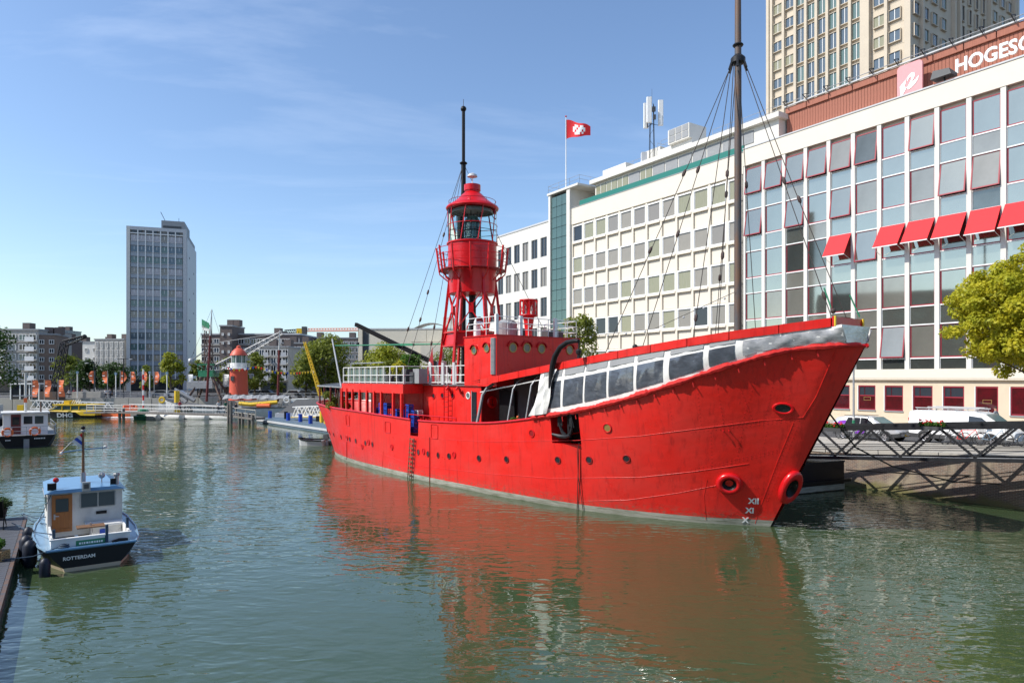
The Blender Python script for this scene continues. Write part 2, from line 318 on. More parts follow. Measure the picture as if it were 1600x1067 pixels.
# foliage: leaf quads scattered in overlapping clumps
def leaves(name,blobs,count,size,m,parent=None,seed=1,label=None,cat=None,group=None,loc=(0,0,0)):
    rng=np.random.default_rng(seed); B=np.array([[*b[0],b[1]] for b in blobs]); w=B[:,3]**2; idx=rng.choice(len(B),count,p=w/w.sum())
    d=rng.normal(size=(count,3)); d/=np.linalg.norm(d,axis=1)[:,None]; rad=B[idx,3]*(rng.random(count)**.38)
    c=B[idx,:3]+d*rad[:,None]*np.array([1,1,.8])
    nrm=d*.8+rng.normal(size=(count,3))*.6+np.array([0,0,.5]); nrm/=np.linalg.norm(nrm,axis=1)[:,None]
    a=rng.normal(size=(count,3)); a-=nrm*(a*nrm).sum(1)[:,None]; a/=np.linalg.norm(a,axis=1)[:,None]; b=np.cross(nrm,a)
    s=(size*(.6+.8*rng.random(count)))[:,None]; v=np.empty((count,4,3)); v[:,0]=c-a*s; v[:,1]=c-b*s*.55+nrm*s*.15; v[:,2]=c+a*s; v[:,3]=c+b*s*.55+nrm*s*.15
    me=bpy.data.meshes.new(name); me.vertices.add(count*4); me.vertices.foreach_set('co',v.reshape(-1)); me.loops.add(count*4); me.loops.foreach_set('vertex_index',np.arange(count*4,dtype=np.int32))
    me.polygons.add(count); me.polygons.foreach_set('loop_start',np.arange(0,count*4,4,dtype=np.int32)); me.polygons.foreach_set('loop_total',np.full(count,4,dtype=np.int32)); me.materials.append(M[m]); me.update(calc_edges=True)
    return link(name,me,parent,loc)
def tree(label,base,h,r,m,n=2500,leaf=.22,seed=1,crown0=.3,group=None,cat='tree',name='tree',sq=1.0,nb=22,tr=.16):
    t=thing(name,label,cat,base,0,group); rnd=random.Random(seed); mb=MB(); top=h*.82
    ctr=(rnd.uniform(-.1,.1)*r,rnd.uniform(-.1,.1)*r); mb.tube([(0,0,-.1),(ctr[0]*.3,ctr[1]*.3,h*.35),(ctr[0],ctr[1],top)],[tr*1.2,tr*.85,tr*.25],'bark',7)
    blobs=[]; ch=h*(1-crown0)
    for i in range(nb):
        zf=rnd.uniform(0.0,1); rr=r*math.sqrt(max(.04,1-(2*zf-.85)**2/1.35))*sq; a=rnd.uniform(0,2*PI); q=rr*rnd.uniform(.35,.85); br=r*rnd.uniform(.22,.42)
        z=h*crown0+zf*(ch-br*.6); blobs.append(((q*math.cos(a),q*math.sin(a),z),br))
        if i%2==0: mb.tube([(0,0,max(h*.2,z-h*.25)),(q*.5*math.cos(a),q*.5*math.sin(a),z-h*.06),(q*math.cos(a),q*math.sin(a),z)],[tr*.5,tr*.3,tr*.1],'bark',5)
    blobs.append(((0,0,h*crown0+ch*.55),r*.6)); blobs.append(((0,0,h-r*.4),r*.35))
    mb.obj('trunk',t,smooth=True); leaves('crown',blobs,n,leaf,m,t,seed); return t
def person(label,loc,rz,shirt,legs,stride=.25,arm=.2,h=1.76,hold=False,bend=.3,cat='person'):
    t=thing('person',label,cat,loc,rz); k=h/1.76
    # one skinned skeleton: vertices, edges, radii
    P=[(0,0,.95),(0,0,1.12),(0,0,1.36),(0,.01,1.50),(0,.03,1.58),(0,.03,1.68)]; R=[.135,.125,.14,.06,.085,.088]; E=[(0,1),(1,2),(2,3),(3,4),(4,5)]
    for sx in (-1,1):
        b=len(P); fy=sx*stride
        P+=[(sx*.09,0,.90),(sx*.10,fy*.5+.03,.50),(sx*.10,fy-.04,.09),(sx*.10,fy+.14,.045)]; R+=[.095,.062,.045,.04]; E+=[(0,b),(b,b+1),(b+1,b+2),(b+2,b+3)]
        b=len(P); ay=-sx*arm
        P+=[(sx*.18,0,1.40),(sx*.24,ay*.5,1.13),(sx*.23,ay+bend*.5,.93 if not hold else 1.1),(sx*.22,ay+bend*.7,.85 if not hold else 1.12)]; R+=[.062,.042,.032,.036]; E+=[(2,b),(b,b+1),(b+1,b+2),(b+2,b+3)]
    bm=bmesh.new(); lay=bm.verts.layers.skin.verify(); vs=[]
    for p,r in zip(P,R):
        v=bm.verts.new(Vector(p)*k); v[lay].radius=(r*k,r*k); vs.append(v)
    vs[0][lay].use_root=True
    for a,b in E: bm.edges.new((vs[a],vs[b]))
    me=bpy.data.meshes.new('body'); bm.to_mesh(me); bm.free(); o=bpy.data.objects.new('tmp',me); C.objects.link(o)
    o.modifiers.new('s','SKIN'); q=o.modifiers.new('d','SUBSURF'); q.levels=1; q.render_levels=1
    dg=bpy.context.evaluated_depsgraph_get(); m2=bpy.data.meshes.new_from_object(o.evaluated_get(dg)); bpy.data.objects.remove(o); m2.name='body'
    m2.materials.clear()
    for x in ('skin',shirt,legs,'cloth_dark'): m2.materials.append(M[x])
    for p in m2.polygons:
        z=p.center.z/k; x=abs(p.center.x)/k; p.material_index=0 if z>1.47 or (x>.19 and z<1.14) else 3 if z<.08 else 2 if z<.97 else 1; p.use_smooth=True
    link('body',m2,t)
    hb=MB(); hb.sphere((0,.01*k,1.70*k),.098*k,'hair',8,(1,1,.85)); hb.obj('hair',t,smooth=True)
    nb=MB(); nb.sphere((0,.125*k,1.62*k),.018*k,'skin',6); nb.sphere((-.035*k,.112*k,1.655*k),.01*k,'hair',5); nb.sphere((.035*k,.112*k,1.655*k),.01*k,'hair',5); nb.obj('face',t,smooth=True)
    return t
# ---------------------------------------------------------------- setting: water, quays, ground
NX,NY=.8325,.554            # inward normal of the street facades on the right bank
def P2(t,D): return (-.554*t+NX*D, .8325*t+NY*D)
FR=math.atan2(-.8325,.554)  # rotation of a local frame: x towards the camera end, y into the building
def gz(t): return 2.0+max(0,min(28,23-t))*.043
w=MB(); w.quad((-900,-200,0),(900,-200,0),(900,1500,0),(-900,1500,0),'water'); w.obj('water',kind='structure',fix=False)
# right bank street as a strip mesh following its gentle rise
rb=MB(); ts=[400,180,120,90,70,55,45,35,29,23,19,15,11,7,3,-1,-5,-40,-120]
def strip(mb,D0,D1,dz,m,ts=ts):
    for a,b in zip(ts,ts[1:]): mb.quad((*P2(a,D0),gz(a)+dz),(*P2(b,D0),gz(b)+dz),(*P2(b,D1),gz(b)+dz),(*P2(a,D1),gz(a)+dz),m)
strip(rb,37.2,700,-.14,'asphalt'); rb.obj('road',kind='structure',fix=False)
pv=MB(); strip(pv,36.9,43.2,0,'paving')
for a,b in zip(ts,ts[1:]): pv.quad((*P2(a,43.2),gz(a)),(*P2(b,43.2),gz(b)),(*P2(b,43.2),gz(b)-.14),(*P2(a,43.2),gz(a)-.14),'concrete')
qp=pv.obj('quay_pavement',kind='structure',fix=False)
# paving slabs one can tell apart near the van
slab=MB(); slab.box(0,1.16,0,.96,0,.02,'paving'); sm=slab.mesh('paving_slab')
for i in range(22):
    for j in range(2):
        t=30-i*1.2; link('paving_slab',sm,qp,(*P2(t,41.0+j*1.0),gz(t)+.002),FR,rot=(0,0.043*(t<23),FR))
sv=MB(); strip(sv,55.5,62.5,0,'paving')
for a,b in zip(ts,ts[1:]): sv.quad((*P2(a,55.5),gz(a)-.14),(*P2(b,55.5),gz(b)-.14),(*P2(b,55.5),gz(b)),(*P2(a,55.5),gz(a)),'concrete')
sv.obj('pavement',kind='structure',fix=False)
qroot=thing('quay_wall','mossy brown brick quay wall below the street with stone coping','wall',(*P2(21,36.5),0),FR)
qw=MB()
for a,b in zip(ts,ts[1:]):
    xa,xb=21-a,21-b
    qw.quad((xa,-.12,-1.5),(xb,-.12,-1.5),(xb,0.0,gz(b)-.25),(xa,0.0,gz(a)-.25),'quay_brick')
o=qw.obj('wall',qroot,fix=False); o['kind']='structure'; o.pop('kind',None) if False else None
cs=MB(); cs.box(0,1.46,-.05,.42,-.25,0,'concrete'); csm=cs.mesh('coping_stone')
for i in range(40):
    t=48-i*1.5; link('coping_stone',csm,qroot,(21-t,0,gz(t)+.004),0,rot=(0,-.043*(t<23),0))
# rubbing timber and rings on the wall
# far quay
fq=MB(); fq.prism([(-330,118),(-14,118),(14,130),(14,700),(-330,700)],-1.5,2.25,'asphalt'); fq.obj('ground',kind='structure')
fw=thing('far_quay_wall','low pale concrete quay wall across the basin','wall',(-150,117.6,0))
b=MB(); b.box(0,3.9,0,.5,-1.5,2.5,'concrete'); bm_=b.mesh('wall_panel')
for i in range(34): link('wall_panel',bm_,fw,(i*4,random.uniform(-.02,.02),0))
# left bank and the ground behind the camera (outside the frame)
lb=MB(); lb.prism([(-400,-150),(120,-150),(120,-6),(-27,-6),(-27,10.5),(-104,112),(-400,112)],-1.5,2.0,'paving'); lb.obj('left_bank',kind='structure')

# ---------------------------------------------------------------- street buildings, right bank
def froot(name,label,cat,t0,D,z=0,rz=0): return thing(name,label,cat,(*P2(t0,D),z),FR+rz)
D0=61.6
# --- school building with red window frames
T0=47.47; MOD=2.428; NBAY=16
sb=froot('school_building','long cream office block with white piers, red window frames and red awnings','building',T0,D0)
LW=NBAY*MOD
m=MB(); m.box(0,LW,.45,15,1.5,30.2,'cream_wall'); m.obj('wall',sb)
m=MB(); m.box(-.02,LW+.2,-.05,.6,28.75,30.55,'cream_wall'); m.box(-.05,LW+.3,-.12,.75,30.55,30.68,'pale_grey'); m.obj('parapet',sb)
m=MB(); m.box(-.02,LW+.2,-.04,.5,5.95,6.75,'cream_wall'); m.box(0,LW,-.08,.5,5.80,5.93,'cream_side'); m.obj('cornice',sb)
# ground floor wall with openings
m=MB()
m.box(0,LW,.2,.44,1.2,3.05,'sand_stone'); m.box(0,LW,.2,.44,5.3,5.82,'sand_stone')
for i in range(NBAY+1): m.box(i*MOD-.42,i*MOD+.42,.199,.44,3.05,5.3,'sand_stone')
for i in range(1,NBAY*2): m.box(i*MOD/2-.008,i*MOD/2+.008,.19,.2,1.2,3.04,'cream_side')
m.box(0,LW,.19,.2,2.55,2.565,'cream_side')
m.obj('ground_floor_wall',sb)
pm=MB(); pm.box(-.19,.19,0,.42,6.75,28.74,'white_wall'); pm=pm.mesh('pier')
for i in range(NBAY+1): link('pier',pm,sb,(i*MOD,0,0))
bw=MOD-.38
fr=MB()
for a in ((-bw/2,-bw/2+.10,0,2.8),(bw/2-.10,bw/2,0,2.8)): fr.box(a[0],a[1],-.03,.05,-a[3],0,'window_red')
fr.box(-bw/2+.08,bw/2-.08,-.03,.05,-.09,0,'window_red'); fr.box(-bw/2+.08,bw/2-.08,-.03,.05,-2.8,-2.7,'window_red'); frm=fr.mesh('window_frame')
pnv=[]
for mm_ in ('glass_mirror','mirror_warm','mirror_dark'):
    pn=MB(); pn.box(-bw/2+.08,bw/2-.08,0,.02,-2.7,-.09,mm_); pnv.append(pn.mesh('pane'))
rv=MB(); rv.box(-bw/2,bw/2,.33,.44,-2.8,0,'glass_dark'); rvm=rv.mesh('reveal')
spv=[]
for mm_ in ('glass_mirror','mirror_warm','mirror_dark'):
    spn=MB(); spn.box(-bw/2+.05,bw/2-.05,.17,.19,.06,1.55,mm_); spv.append(spn.mesh('spandrel_pane'))
tr=MB(); tr.box(-bw/2,bw/2,.10,.24,-.04,.06,'white_paint'); tr.box(-bw/2,bw/2,.10,.24,1.55,1.65,'white_paint'); tr.box(-bw/2,-bw/2+.05,.12,.24,.06,1.55,'white_paint'); tr.box(bw/2-.05,bw/2,.12,.24,.06,1.55,'white_paint'); trm=tr.mesh('transom')
tilt={0:[0,1,2,3,4,5,7,11],1:[0,2,4,8,9,12],2:[5],3:[13],4:[6]}
awn={2:[4,6,7,8,9,10,11,12,13]}
aw=MB(); aw.quad((-bw/2-.05,-.02,0),(bw/2+.05,-.02,0),(bw/2+.05,-1.25,-2.0),(-bw/2-.05,-1.25,-2.0),'awning_red')
aw.quad((-bw/2-.05,-.02,-.03),(bw/2+.05,-.02,-.03),(bw/2+.05,-1.25,-2.03),(-bw/2-.05,-1.25,-2.03),'awning_red')
aw.box(-bw/2-.07,bw/2+.07,-1.29,-1.22,-2.1,-2.02,'white_paint')
for sx in (-1,1): aw.tube([(sx*bw/2,.0,-2.5),(sx*(bw/2),-1.25,-2.05)],.02,'white_paint',5)
awm=aw.mesh('awning',fix=False)
awn_p=[]
for k in range(5):
    zt=28.4-4.47*k
    for i in range(NBAY):
        x=(i+.5)*MOD; a=0
        if i in tilt.get(k,[]): a=random.uniform(.13,.17)
        fo=link('window',frm,sb,(x,.2,zt),rot=(-a,0,0)); link('pane',pnv[random.choices((0,1,2),(7,2,.3+k*.5))[0]],fo)
        if a: link('reveal',rvm,sb,(x,0,zt))
        link('transom',trm,sb,(x,0,zt-2.8-1.67+.02))
        if k==4:
            q=link('spandrel_pane',spv[2],sb,(x,0,zt-4.45)); q.scale=(1,1,.66); q.location.z=zt-3.9
        else: link('spandrel_pane',spv[random.choices((0,1,2),(8,2,.2+k*.3))[0]],sb,(x,0,zt-2.8-1.65))
        if i in awn.get(k,[]): link('awning',awm,sb,(x,-.02,zt+.05+random.uniform(-.03,.03)),rot=(random.uniform(-.05,.05),0,0))
gf=MB(); w2=.78
gf.box(-w2,w2,.26,.28,0,2.1,'glass_redroom'); gf.obj  # pane mesh
gp=MB(); gp.box(-w2+.07,w2-.07,.3,.32,.07,2.1,'glass_boat'); gpm=gp.mesh('pane')
bl1=MB(); bl1.box(-w2+.07,w2-.07,.285,.298,.07,1.25,'glass_redroom'); bl1.box(-w2+.07,w2-.07,.285,.298,1.25,1.33,'window_red'); bl1.box(-w2+.5,-w2+.56,.285,.298,1.33,2.1,'glass_redroom'); bl1=bl1.mesh('lower_blind')
bl2=MB(); bl2.box(-w2+.07,w2-.07,.285,.298,.07,2.1,'glass_redroom'); bl2=bl2.mesh('lower_blind')
ys_=MB(); 
for a_ in ((-.32,.32,.85,.88),(-.32,.32,1.12,1.15),(-.32,-.29,.88,1.12),(.29,.32,.88,1.12)): ys_.box(a_[0],a_[1],.27,.284,a_[2],a_[3],'brass')
ys_=ys_.mesh('sign_frame')
gfr=MB(); gfr.box(-w2,-w2+.07,.24,.36,0,2.2,'window_red'); gfr.box(w2-.07,w2,.24,.36,0,2.2,'window_red'); gfr.box(-w2+.07,w2-.07,.24,.36,0,.09,'window_red'); gfr.box(-w2+.07,w2-.07,.24,.36,2.1,2.2,'window_red')
gfr.box(-w2-.06,-w2-.005,.12,.3,-.05,2.2,'white_paint'); gfr.box(-w2-.06,w2+.05,.10,.3,-.11,-.02,'mid_grey'); gfm=gfr.mesh('window_frame')
for i in range(NBAY):
    fo=link('window',gfm,sb,((i+.5)*MOD,0,3.08)); link('pane',gpm,fo); link('lower_blind',bl2 if i in (9,10,13) else bl1,fo)
    if i in (3,5,9,12): link('sign_frame',ys_,fo)
# terracotta storey on the roof, rail, lettering and logo
T1=sb
m=MB(); m.box(3.2,LW,3.0,14,30.2,34.55,'terracotta'); m.obj('roof_storey',sb)
pl=MB(); pl.box(0,.27,-.03,0,0,3.3,'terracotta'); plm=pl.mesh('clay_panel')
x=3.22; i=0
while x<LW-.3:
    link('clay_panel',plm,sb,(x,2.99,30.6+(.004 if i%2 else 0))); x+=.3; i+=1
pl=MB(); pl.box(0,2.36,-.22,0,0,.62,'terracotta'); plm=pl.mesh('fascia_panel')
for i in range(14): link('fascia_panel',plm,sb,(3.2+i*2.45,2.98,33.95))
m=MB(); m.box(3.1,LW,2.6,2.75,34.62,34.74,'pale_grey')
m.tube([(3.0,2.5,34.95),(LW,2.5,34.95)],.04,'galv',5)
for i in range(15):
    x=3.4+i*2.3; m.bar((x,2.7,34.65),(x,1.95,35.0),.06,'dark_steel'); m.bar((x,2.7,35.25),(x,1.95,35.0),.06,'dark_steel'); m.bar((x,2.7,34.6),(x,2.7,35.3),.07,'dark_steel')
m.obj('roof_rail',sb)
def L_of(px,D):
    u=(px-CX)/F; t=D*(.8325-.554*u)/(NX*u+NY); return T0-t
lx0=L_of(1402.6,63.5); lx1=L_of(1442,63.5)
m=MB(); cxm=(lx0+lx1)/2; hw=(lx1-lx0)/2
def rrect(cx,cz,hw,hh,r,n=5):
    pts=[]
    for q,(sx,sz) in enumerate(((1,1),(-1,1),(-1,-1),(1,-1))):
        for k in range(n+1):
            a=PI/2*(q+k/n); pts.append((cx+sx*(hw-r)+r*math.cos(a),cz+sz*(hh-r)+r*math.sin(a)))
    return pts
lz=32.55
pts=rrect(cxm,lz,hw,1.55,.35); m.add([(x,1.80,z) for x,z in pts]+[(x,2.0,z) for x,z in pts],[tuple(range(len(pts))),tuple(range(2*len(pts)-1,len(pts)-1,-1))]+[(i,(i+1)%len(pts),len(pts)+(i+1)%len(pts),len(pts)+i) for i in range(len(pts))],'logo_pink')
m.bar((cxm-.8,1.9,30.5),(cxm-.8,1.9,31.2),.08,'galv'); m.bar((cxm+.8,1.9,30.5),(cxm+.8,1.9,31.2),.08,'galv')
lg=m.obj('logo_panel',sb)
m=MB()
def poly(pts,y0,y1,mm):
    n=len(pts); m.add([(x,y0,z) for x,z in pts]+[(x,y1,z) for x,z in pts],[tuple(range(n)),tuple(range(2*n-1,n-1,-1))]+[(i,(i+1)%n,n+(i+1)%n,n+i) for i in range(n)],mm)
def lp(a,b): return (cxm-hw+a*2*hw, lz+1.55-b*3.1)
poly([lp(.12,.60),lp(.28,.50),lp(.38,.44),lp(.34,.58),lp(.30,.64),lp(.40,.68),lp(.24,.86),lp(.16,.90)],1.76,1.795,'letter_white')
poly([lp(.40,.42),lp(.50,.34),lp(.60,.30),lp(.70,.33),lp(.72,.42),lp(.66,.50),lp(.56,.56),lp(.74,.54),lp(.88,.44),lp(.84,.56),lp(.72,.66),lp(.56,.74),lp(.44,.76),lp(.42,.68),lp(.50,.60),lp(.58,.48),lp(.56,.40),lp(.48,.44),lp(.42,.52)],1.76,1.795,'letter_white')
m.obj('logo_mark',lg)
sx0=L_of(1491,63.0)
tx=text('sign_lettering','HOGESCHOOL',1.62,'letter_white',sb,frame((sx0-.1,1.75,31.75),(1,0,0),(0,0,1)),ext=.09,off=.035,align='LEFT',sx=.87)
m=MB()
for i in range(9): m.bar((sx0+.5+i*1.15,1.9,30.6),(sx0+.5+i*1.15,1.95,31.4),.07,'galv')
m.obj('sign_strut',tx).matrix_parent_inverse=tx.matrix_local.inverted()
# floodlight box on the parapet
q=L_of(1466,60.5); m=MB(); m.add([(q-.9,-.5,31.0),(q+.7,-.5,31.0),(q+.7,.6,31.0),(q-.9,.6,31.0),(q-.8,-.3,31.75),(q+.5,-.4,31.55),(q+.7,.6,31.3),(q-.7,.6,31.6)],[(0,1,2,3),(4,5,6,7),(0,1,5,4),(1,2,6,5),(2,3,7,6),(3,0,4,7)],'dark_grey'); m.bar((q,0,30.6),(q,0,31.0),.1,'dark_steel'); m.obj('floodlight',sb)

# --- cream building with small windows, next to it
TH=77.1; hb=froot('cream_building','cream concrete office block with rows of small white framed windows and green roof trim','building',TH,D0)
LH=TH-T0-.03
m=MB(); m.box(0,LH,.3,15,1.5,30.2,'cream_wall'); m.obj('wall',hb)
m=MB(); m.box(0,LH,-.06,.3,27.95,30.25,'cream_wall'); m.box(0,LH,-.10,.4,30.25,30.36,'mid_grey'); m.obj('parapet',hb)
pm=MB(); pm.box(-.16,.16,0,.3,1.9,27.94,'cream_wall'); pmm=pm.mesh('pier')
hw=.98
wf=MB(); wf.box(-hw-.1,-hw,.02,.28,-.08,2.3,'white_paint'); wf.box(hw,hw+.1,.02,.28,-.08,2.3,'white_paint'); wf.box(-hw,hw,.02,.28,2.12,2.3,'white_paint'); wf.box(-hw,hw,.02,.28,-.08,.06,'white_paint')
wf.box(-hw+.0,-hw+.07,.12,.2,.06,2.12,'white_paint'); wf.box(hw-.07,hw,.12,.2,.06,2.12,'white_paint'); wf.box(-hw-.12,hw+.12,-.10,.27,-.34,-.09,'cream_wall'); wfm=wf.mesh('window_frame')
pan=[]
for mm_ in ('glass_blind','glass_curtain','glass_brown','glass_dark'):
    q=MB(); q.box(-hw+.07,hw-.07,.16,.18,.06,2.12,mm_); pan.append(q.mesh('pane'))
pp=MB(); pp.box(-1.05,1.05,.22,.3,0,1.75,'cream_wall'); pp.box(-.95,1.05,.17,.23,0,.08,'cream_side'); ppm=pp.mesh('wall_panel')
xs=[TH-(49.67+2.485*k) for k in range(12)]+[TH-T0]; xs.sort()
for x in xs: link('pier',pmm,hb,(min(x,LH-.17),0,0))
for a,b in zip(xs,xs[1:]):
    c=(a+b)/2; sc=(b-a)/2.485
    for k in range(6):
        z=25.45-4.5*k; fo=link('window',wfm,hb,(c,0,z)); fo.scale=(sc,1,1)
        r=random.random(); pi=(0 if r<.5 else 1 if r<.82 else 2 if r<.94 else 3) if k<3 else (1 if r<.45 else 2 if r<.75 else 3) if k==3 else (3 if r<.6 else 2)  # lower rows get darker panes in place of dark tree reflections
        link('pane',pan[pi],fo); 
        p_=link('wall_panel',ppm,hb,(c,0,z-2.15)); p_.scale=(sc,1,1)
# set-back top floor
m=MB(); m.box(3,LH+3.0,1.9,13,30.2,33.4,'white_wall'); m.box(2.4,LH+3.4,1.3,14,33.4,33.95,'white_wall'); m.obj('top_floor',hb)
m=MB(); m.box(1.2,LH-.3,.5,.62,30.6,31.25,'green_trim'); m.obj('green_fascia',hb)
gpn=MB(); gpn.box(0,2.0,0,.06,0,1.35,'mid_grey'); gpm1=gpn.mesh('grey_panel'); gw=MB(); gw.box(0,2.0,0,.06,0,1.35,'glass_curtain'); gw.box(.95,1.02,-.03,0,0,1.35,'white_paint'); gwm=gw.mesh('grey_panel')
for i in range(12): link('window' if i in (0,1,2) else 'grey_panel',gwm if i in(0,1,2,4) else gpm1,hb,(3.3+i*2.2,1.83,31.75))
def rail(mb,pts,h,m='galv',n=2,r=.025,every=2.0):
    pts=[Vector(p) for p in pts]
    for a,b in zip(pts,pts[1:]):
        for k in range(n): mb.tube([a+Vector((0,0,h*(k+1)/n)),b+Vector((0,0,h*(k+1)/n))],r,m,5)
        N=max(1,int((b-a).length/every))
        for i in range(N+1): p=a.lerp(b,i/N); mb.tube([p,p+Vector((0,0,h))],r,m,5)
m=MB(); rail(m,[(6,2.5,33.95),(12,2.5,33.95)],1.0); rail(m,[(LH-6,2.2,33.95),(LH+2.5,2.2,33.95)],1.0); m.obj('roof_rail',hb)
for (a,b_,h) in ((2.2,5.5,3.6),(10.8,12.0,4.0)):
    m=MB(); m.box(a,b_+1.5,4,8,33.95,33.95+h-1.7,'white_wall'); m.obj('roof_house',hb)
m=MB(); m.box(13.6,19.4,3.4,9,33.95,35.5,'white_wall'); m.box(15.9,19.4,2.9,6,35.5,37.3,'white_wall')
for i in range(3):
    for j in range(2): m.box(16.1+i*1.1,17.05+i*1.1,2.85,2.9,35.65+j*.85,36.4+j*.85,'mid_grey')
rail(m,[(13.6,3.4,35.5),(13.6,6,35.5)],1); rail(m,[(14.2,3.4,35.5),(15.8,3.4,35.5)],1.1); m.obj('roof_plant_room',hb)
# antenna mast on the roof
an=thing('antenna_mast','grey lattice antenna mast with three white phone panels on the cream roof','antenna',(0,0,0)); 
pa=Vector((*P2(TH-12.4,D0+3.6),34.0)); an.location=pa
m=MB()
for a in range(4):
    c,s_=math.cos(a*PI/2+.4)*.28,math.sin(a*PI/2+.4)*.28; m.tube([(c*1.6,s_*1.6,0),(c,s_,8.0)],.04,'dark_steel',5)
for i in range(12):
    a=i*PI/2+.4; m.tube([(math.cos(a)*.33,math.sin(a)*.33,i*.65),(math.cos(a+PI/2)*.33,math.sin(a+PI/2)*.33,i*.65+.65)],.02,'dark_steel',4)
for a in (0,2.1,4.2): m.tube([(0,0,5.4),(math.cos(a)*.9,math.sin(a)*.9,5.2),(math.cos(a)*.95,math.sin(a)*.95,8.2)],.05,'dark_steel',5)
m.tube([(0,0,8),(0,0,10)],.015,'dark_steel',4); m.obj('mast',an)
for a in (0,2.1,4.2):
    m=MB(); pts=rrect(0,0,.33,.2,.08,3); m.prism([(x+math.cos(a)*1.15,z+math.sin(a)*1.15) for x,z in pts],5.2,8.5,'white_paint'); m.obj('antenna_panel',an)
m=MB(); [m.box(x,x+.35,y,y+.3,z,z+.6,'dark_grey') for x,y,z in ((-.5,-.3,5.6),(.1,-.4,5.9),(-.4,.1,6.6),(.15,.0,7.1),(-.1,-.45,6.9))]; m.obj('radio_unit',an); m=MB(); m.box(-1.4,-.7,-.4,.4,0,1.6,'pale_grey'); m.obj('equipment_cabinet',an)

# --- glazed stair tower
TG=82.2; sg=froot('stair_tower','tall slim stair tower with green glass front and white frame','building',TG,D0-.35)
LG=5.1
m=MB(); m.box(0,.45,0,14,1.5,33.2,'white_wall'); m.box(LG-.75,LG,0,14,1.5,33.2,'white_wall'); m.box(.45,LG-.75,.5,13,1.5,32.7,'dark_grey'); m.box(-.15,LG+2.0,-.15,14,33.2,33.5,'white_wall'); m.obj('wall',sg)
for i,x in enumerate(np.linspace(.47,LG-.77,4)[:-1]):
    dx=(LG-1.24)/3
    if i==0:
        q=MB(); q.box(.03,dx-.03,.2,.24,.03,1.50,'glass_green'); qm=q.mesh('pane')
    for k in range(20): link('pane',qm,sg,(x,0,2+k*1.54))
m=MB()
for k in range(7): m.box(.46,LG-.76,.3,.4,3.2+k*4.5,3.9+k*4.5,'white_paint')
m.obj('stair_landing',sg)
m=MB(); rail(m,[(0,0,33.5),(LG,0,33.5),(LG+2.2,0,33.5),(LG+2.2,8,33.5)],1.1); rail(m,[(0,0,33.5),(0,8,33.5)],1.1); m.obj('roof_rail',sg)
# flagpole with red and white flag
fp=thing('flagpole','white flagpole on the stair tower roof with a red and white flag','flagpole',(*P2(TG-1.9,D0+1.5),33.5))
m=MB(); m.tube([(0,0,0),(0,0,11.3)],[.09,.05],'white_paint',8); m.sphere((0,0,11.4),.14,'lamp_red',6); m.obj('pole',fp)
m=MB(); N=14; W_=3.9
def flagpt(u,v): 
    return (u*W_*.93, .35*math.sin(u*7+v*1.5)*u, 10.9-2.9*(v*(1-.55*u))-1.15*u**1.2+.1*math.sin(u*9))
for i in range(N):
    for j in range(6):
        a=[flagpt((i+p)/N,(j+q)/6) for p,q in ((0,0),(1,0),(1,1),(0,1))]
        m.quad(*a,'letter_white' if (5<=i<=9 and 1<=j<=4 and (i+j)%4) or (i in (4,10) and j in(2,3)) else 'awning_red')
m.obj('flag',fp,rot=(0,0,-.15))
# --- left white block
TL=100.1; lbk=froot('white_building','white office block with four rows of dark upright windows','building',TL,D0)
LL=TL-TG-.02
m=MB(); m.box(0,LL,.3,14,1.5,29.5,'white_wall'); m.box(-.1,LL,-.1,14,29.5,29.75,'pale_grey'); m.obj('wall',lbk)
# facade grid: bands and piers so that the openings are recessed
for k in range(7):
    z0=26.9-4.55*(k-1)-.0 if k else 29.49; 
m=MB(); m.box(0,LL,0,.3,27.35,29.49,'white_wall')
for k in range(6): m.box(0,LL,0,.3,24.4-4.55*k-1.65,24.4-4.55*k,'white_wall')
m.obj('facade_band',lbk)
pr=MB(); pr.box(-.4,.4,.004,.3,0,2.95,'white_wall'); prm=pr.mesh('pier')
wd=MB(); wd.box(-.8,-.72,.1,.26,0,2.95,'mid_grey'); wd.box(.72,.8,.1,.26,0,2.95,'mid_grey'); wd.box(-.72,.72,.1,.26,0,.08,'mid_grey'); wd.box(-.72,.72,.1,.26,2.87,2.95,'mid_grey'); wd.box(-.03,.03,.12,.24,.08,2.87,'mid_grey'); wdm=wd.mesh('window_frame')
pd=[]
for mm_ in ('glass_dark','glass_brown'):
    q=MB(); q.box(-.72,.72,.2,.22,.08,2.87,mm_); pd.append(q.mesh('pane'))
for k in range(6):
    for i in range(8):
        x=LL-.15-i*2.43
        if x>.3: link('pier',prm,lbk,(x-.3,0,24.4-4.55*k))
        if i<7: fo=link('window',wdm,lbk,(x-.3-1.215,0,24.4-4.55*k)); link('pane',pd[random.random()<.35],fo)
m=MB(); m.box(LL-6,LL-1,3,8,29.75,30.7,'dark_grey'); m.obj('roof_house',lbk)
ht=MB()
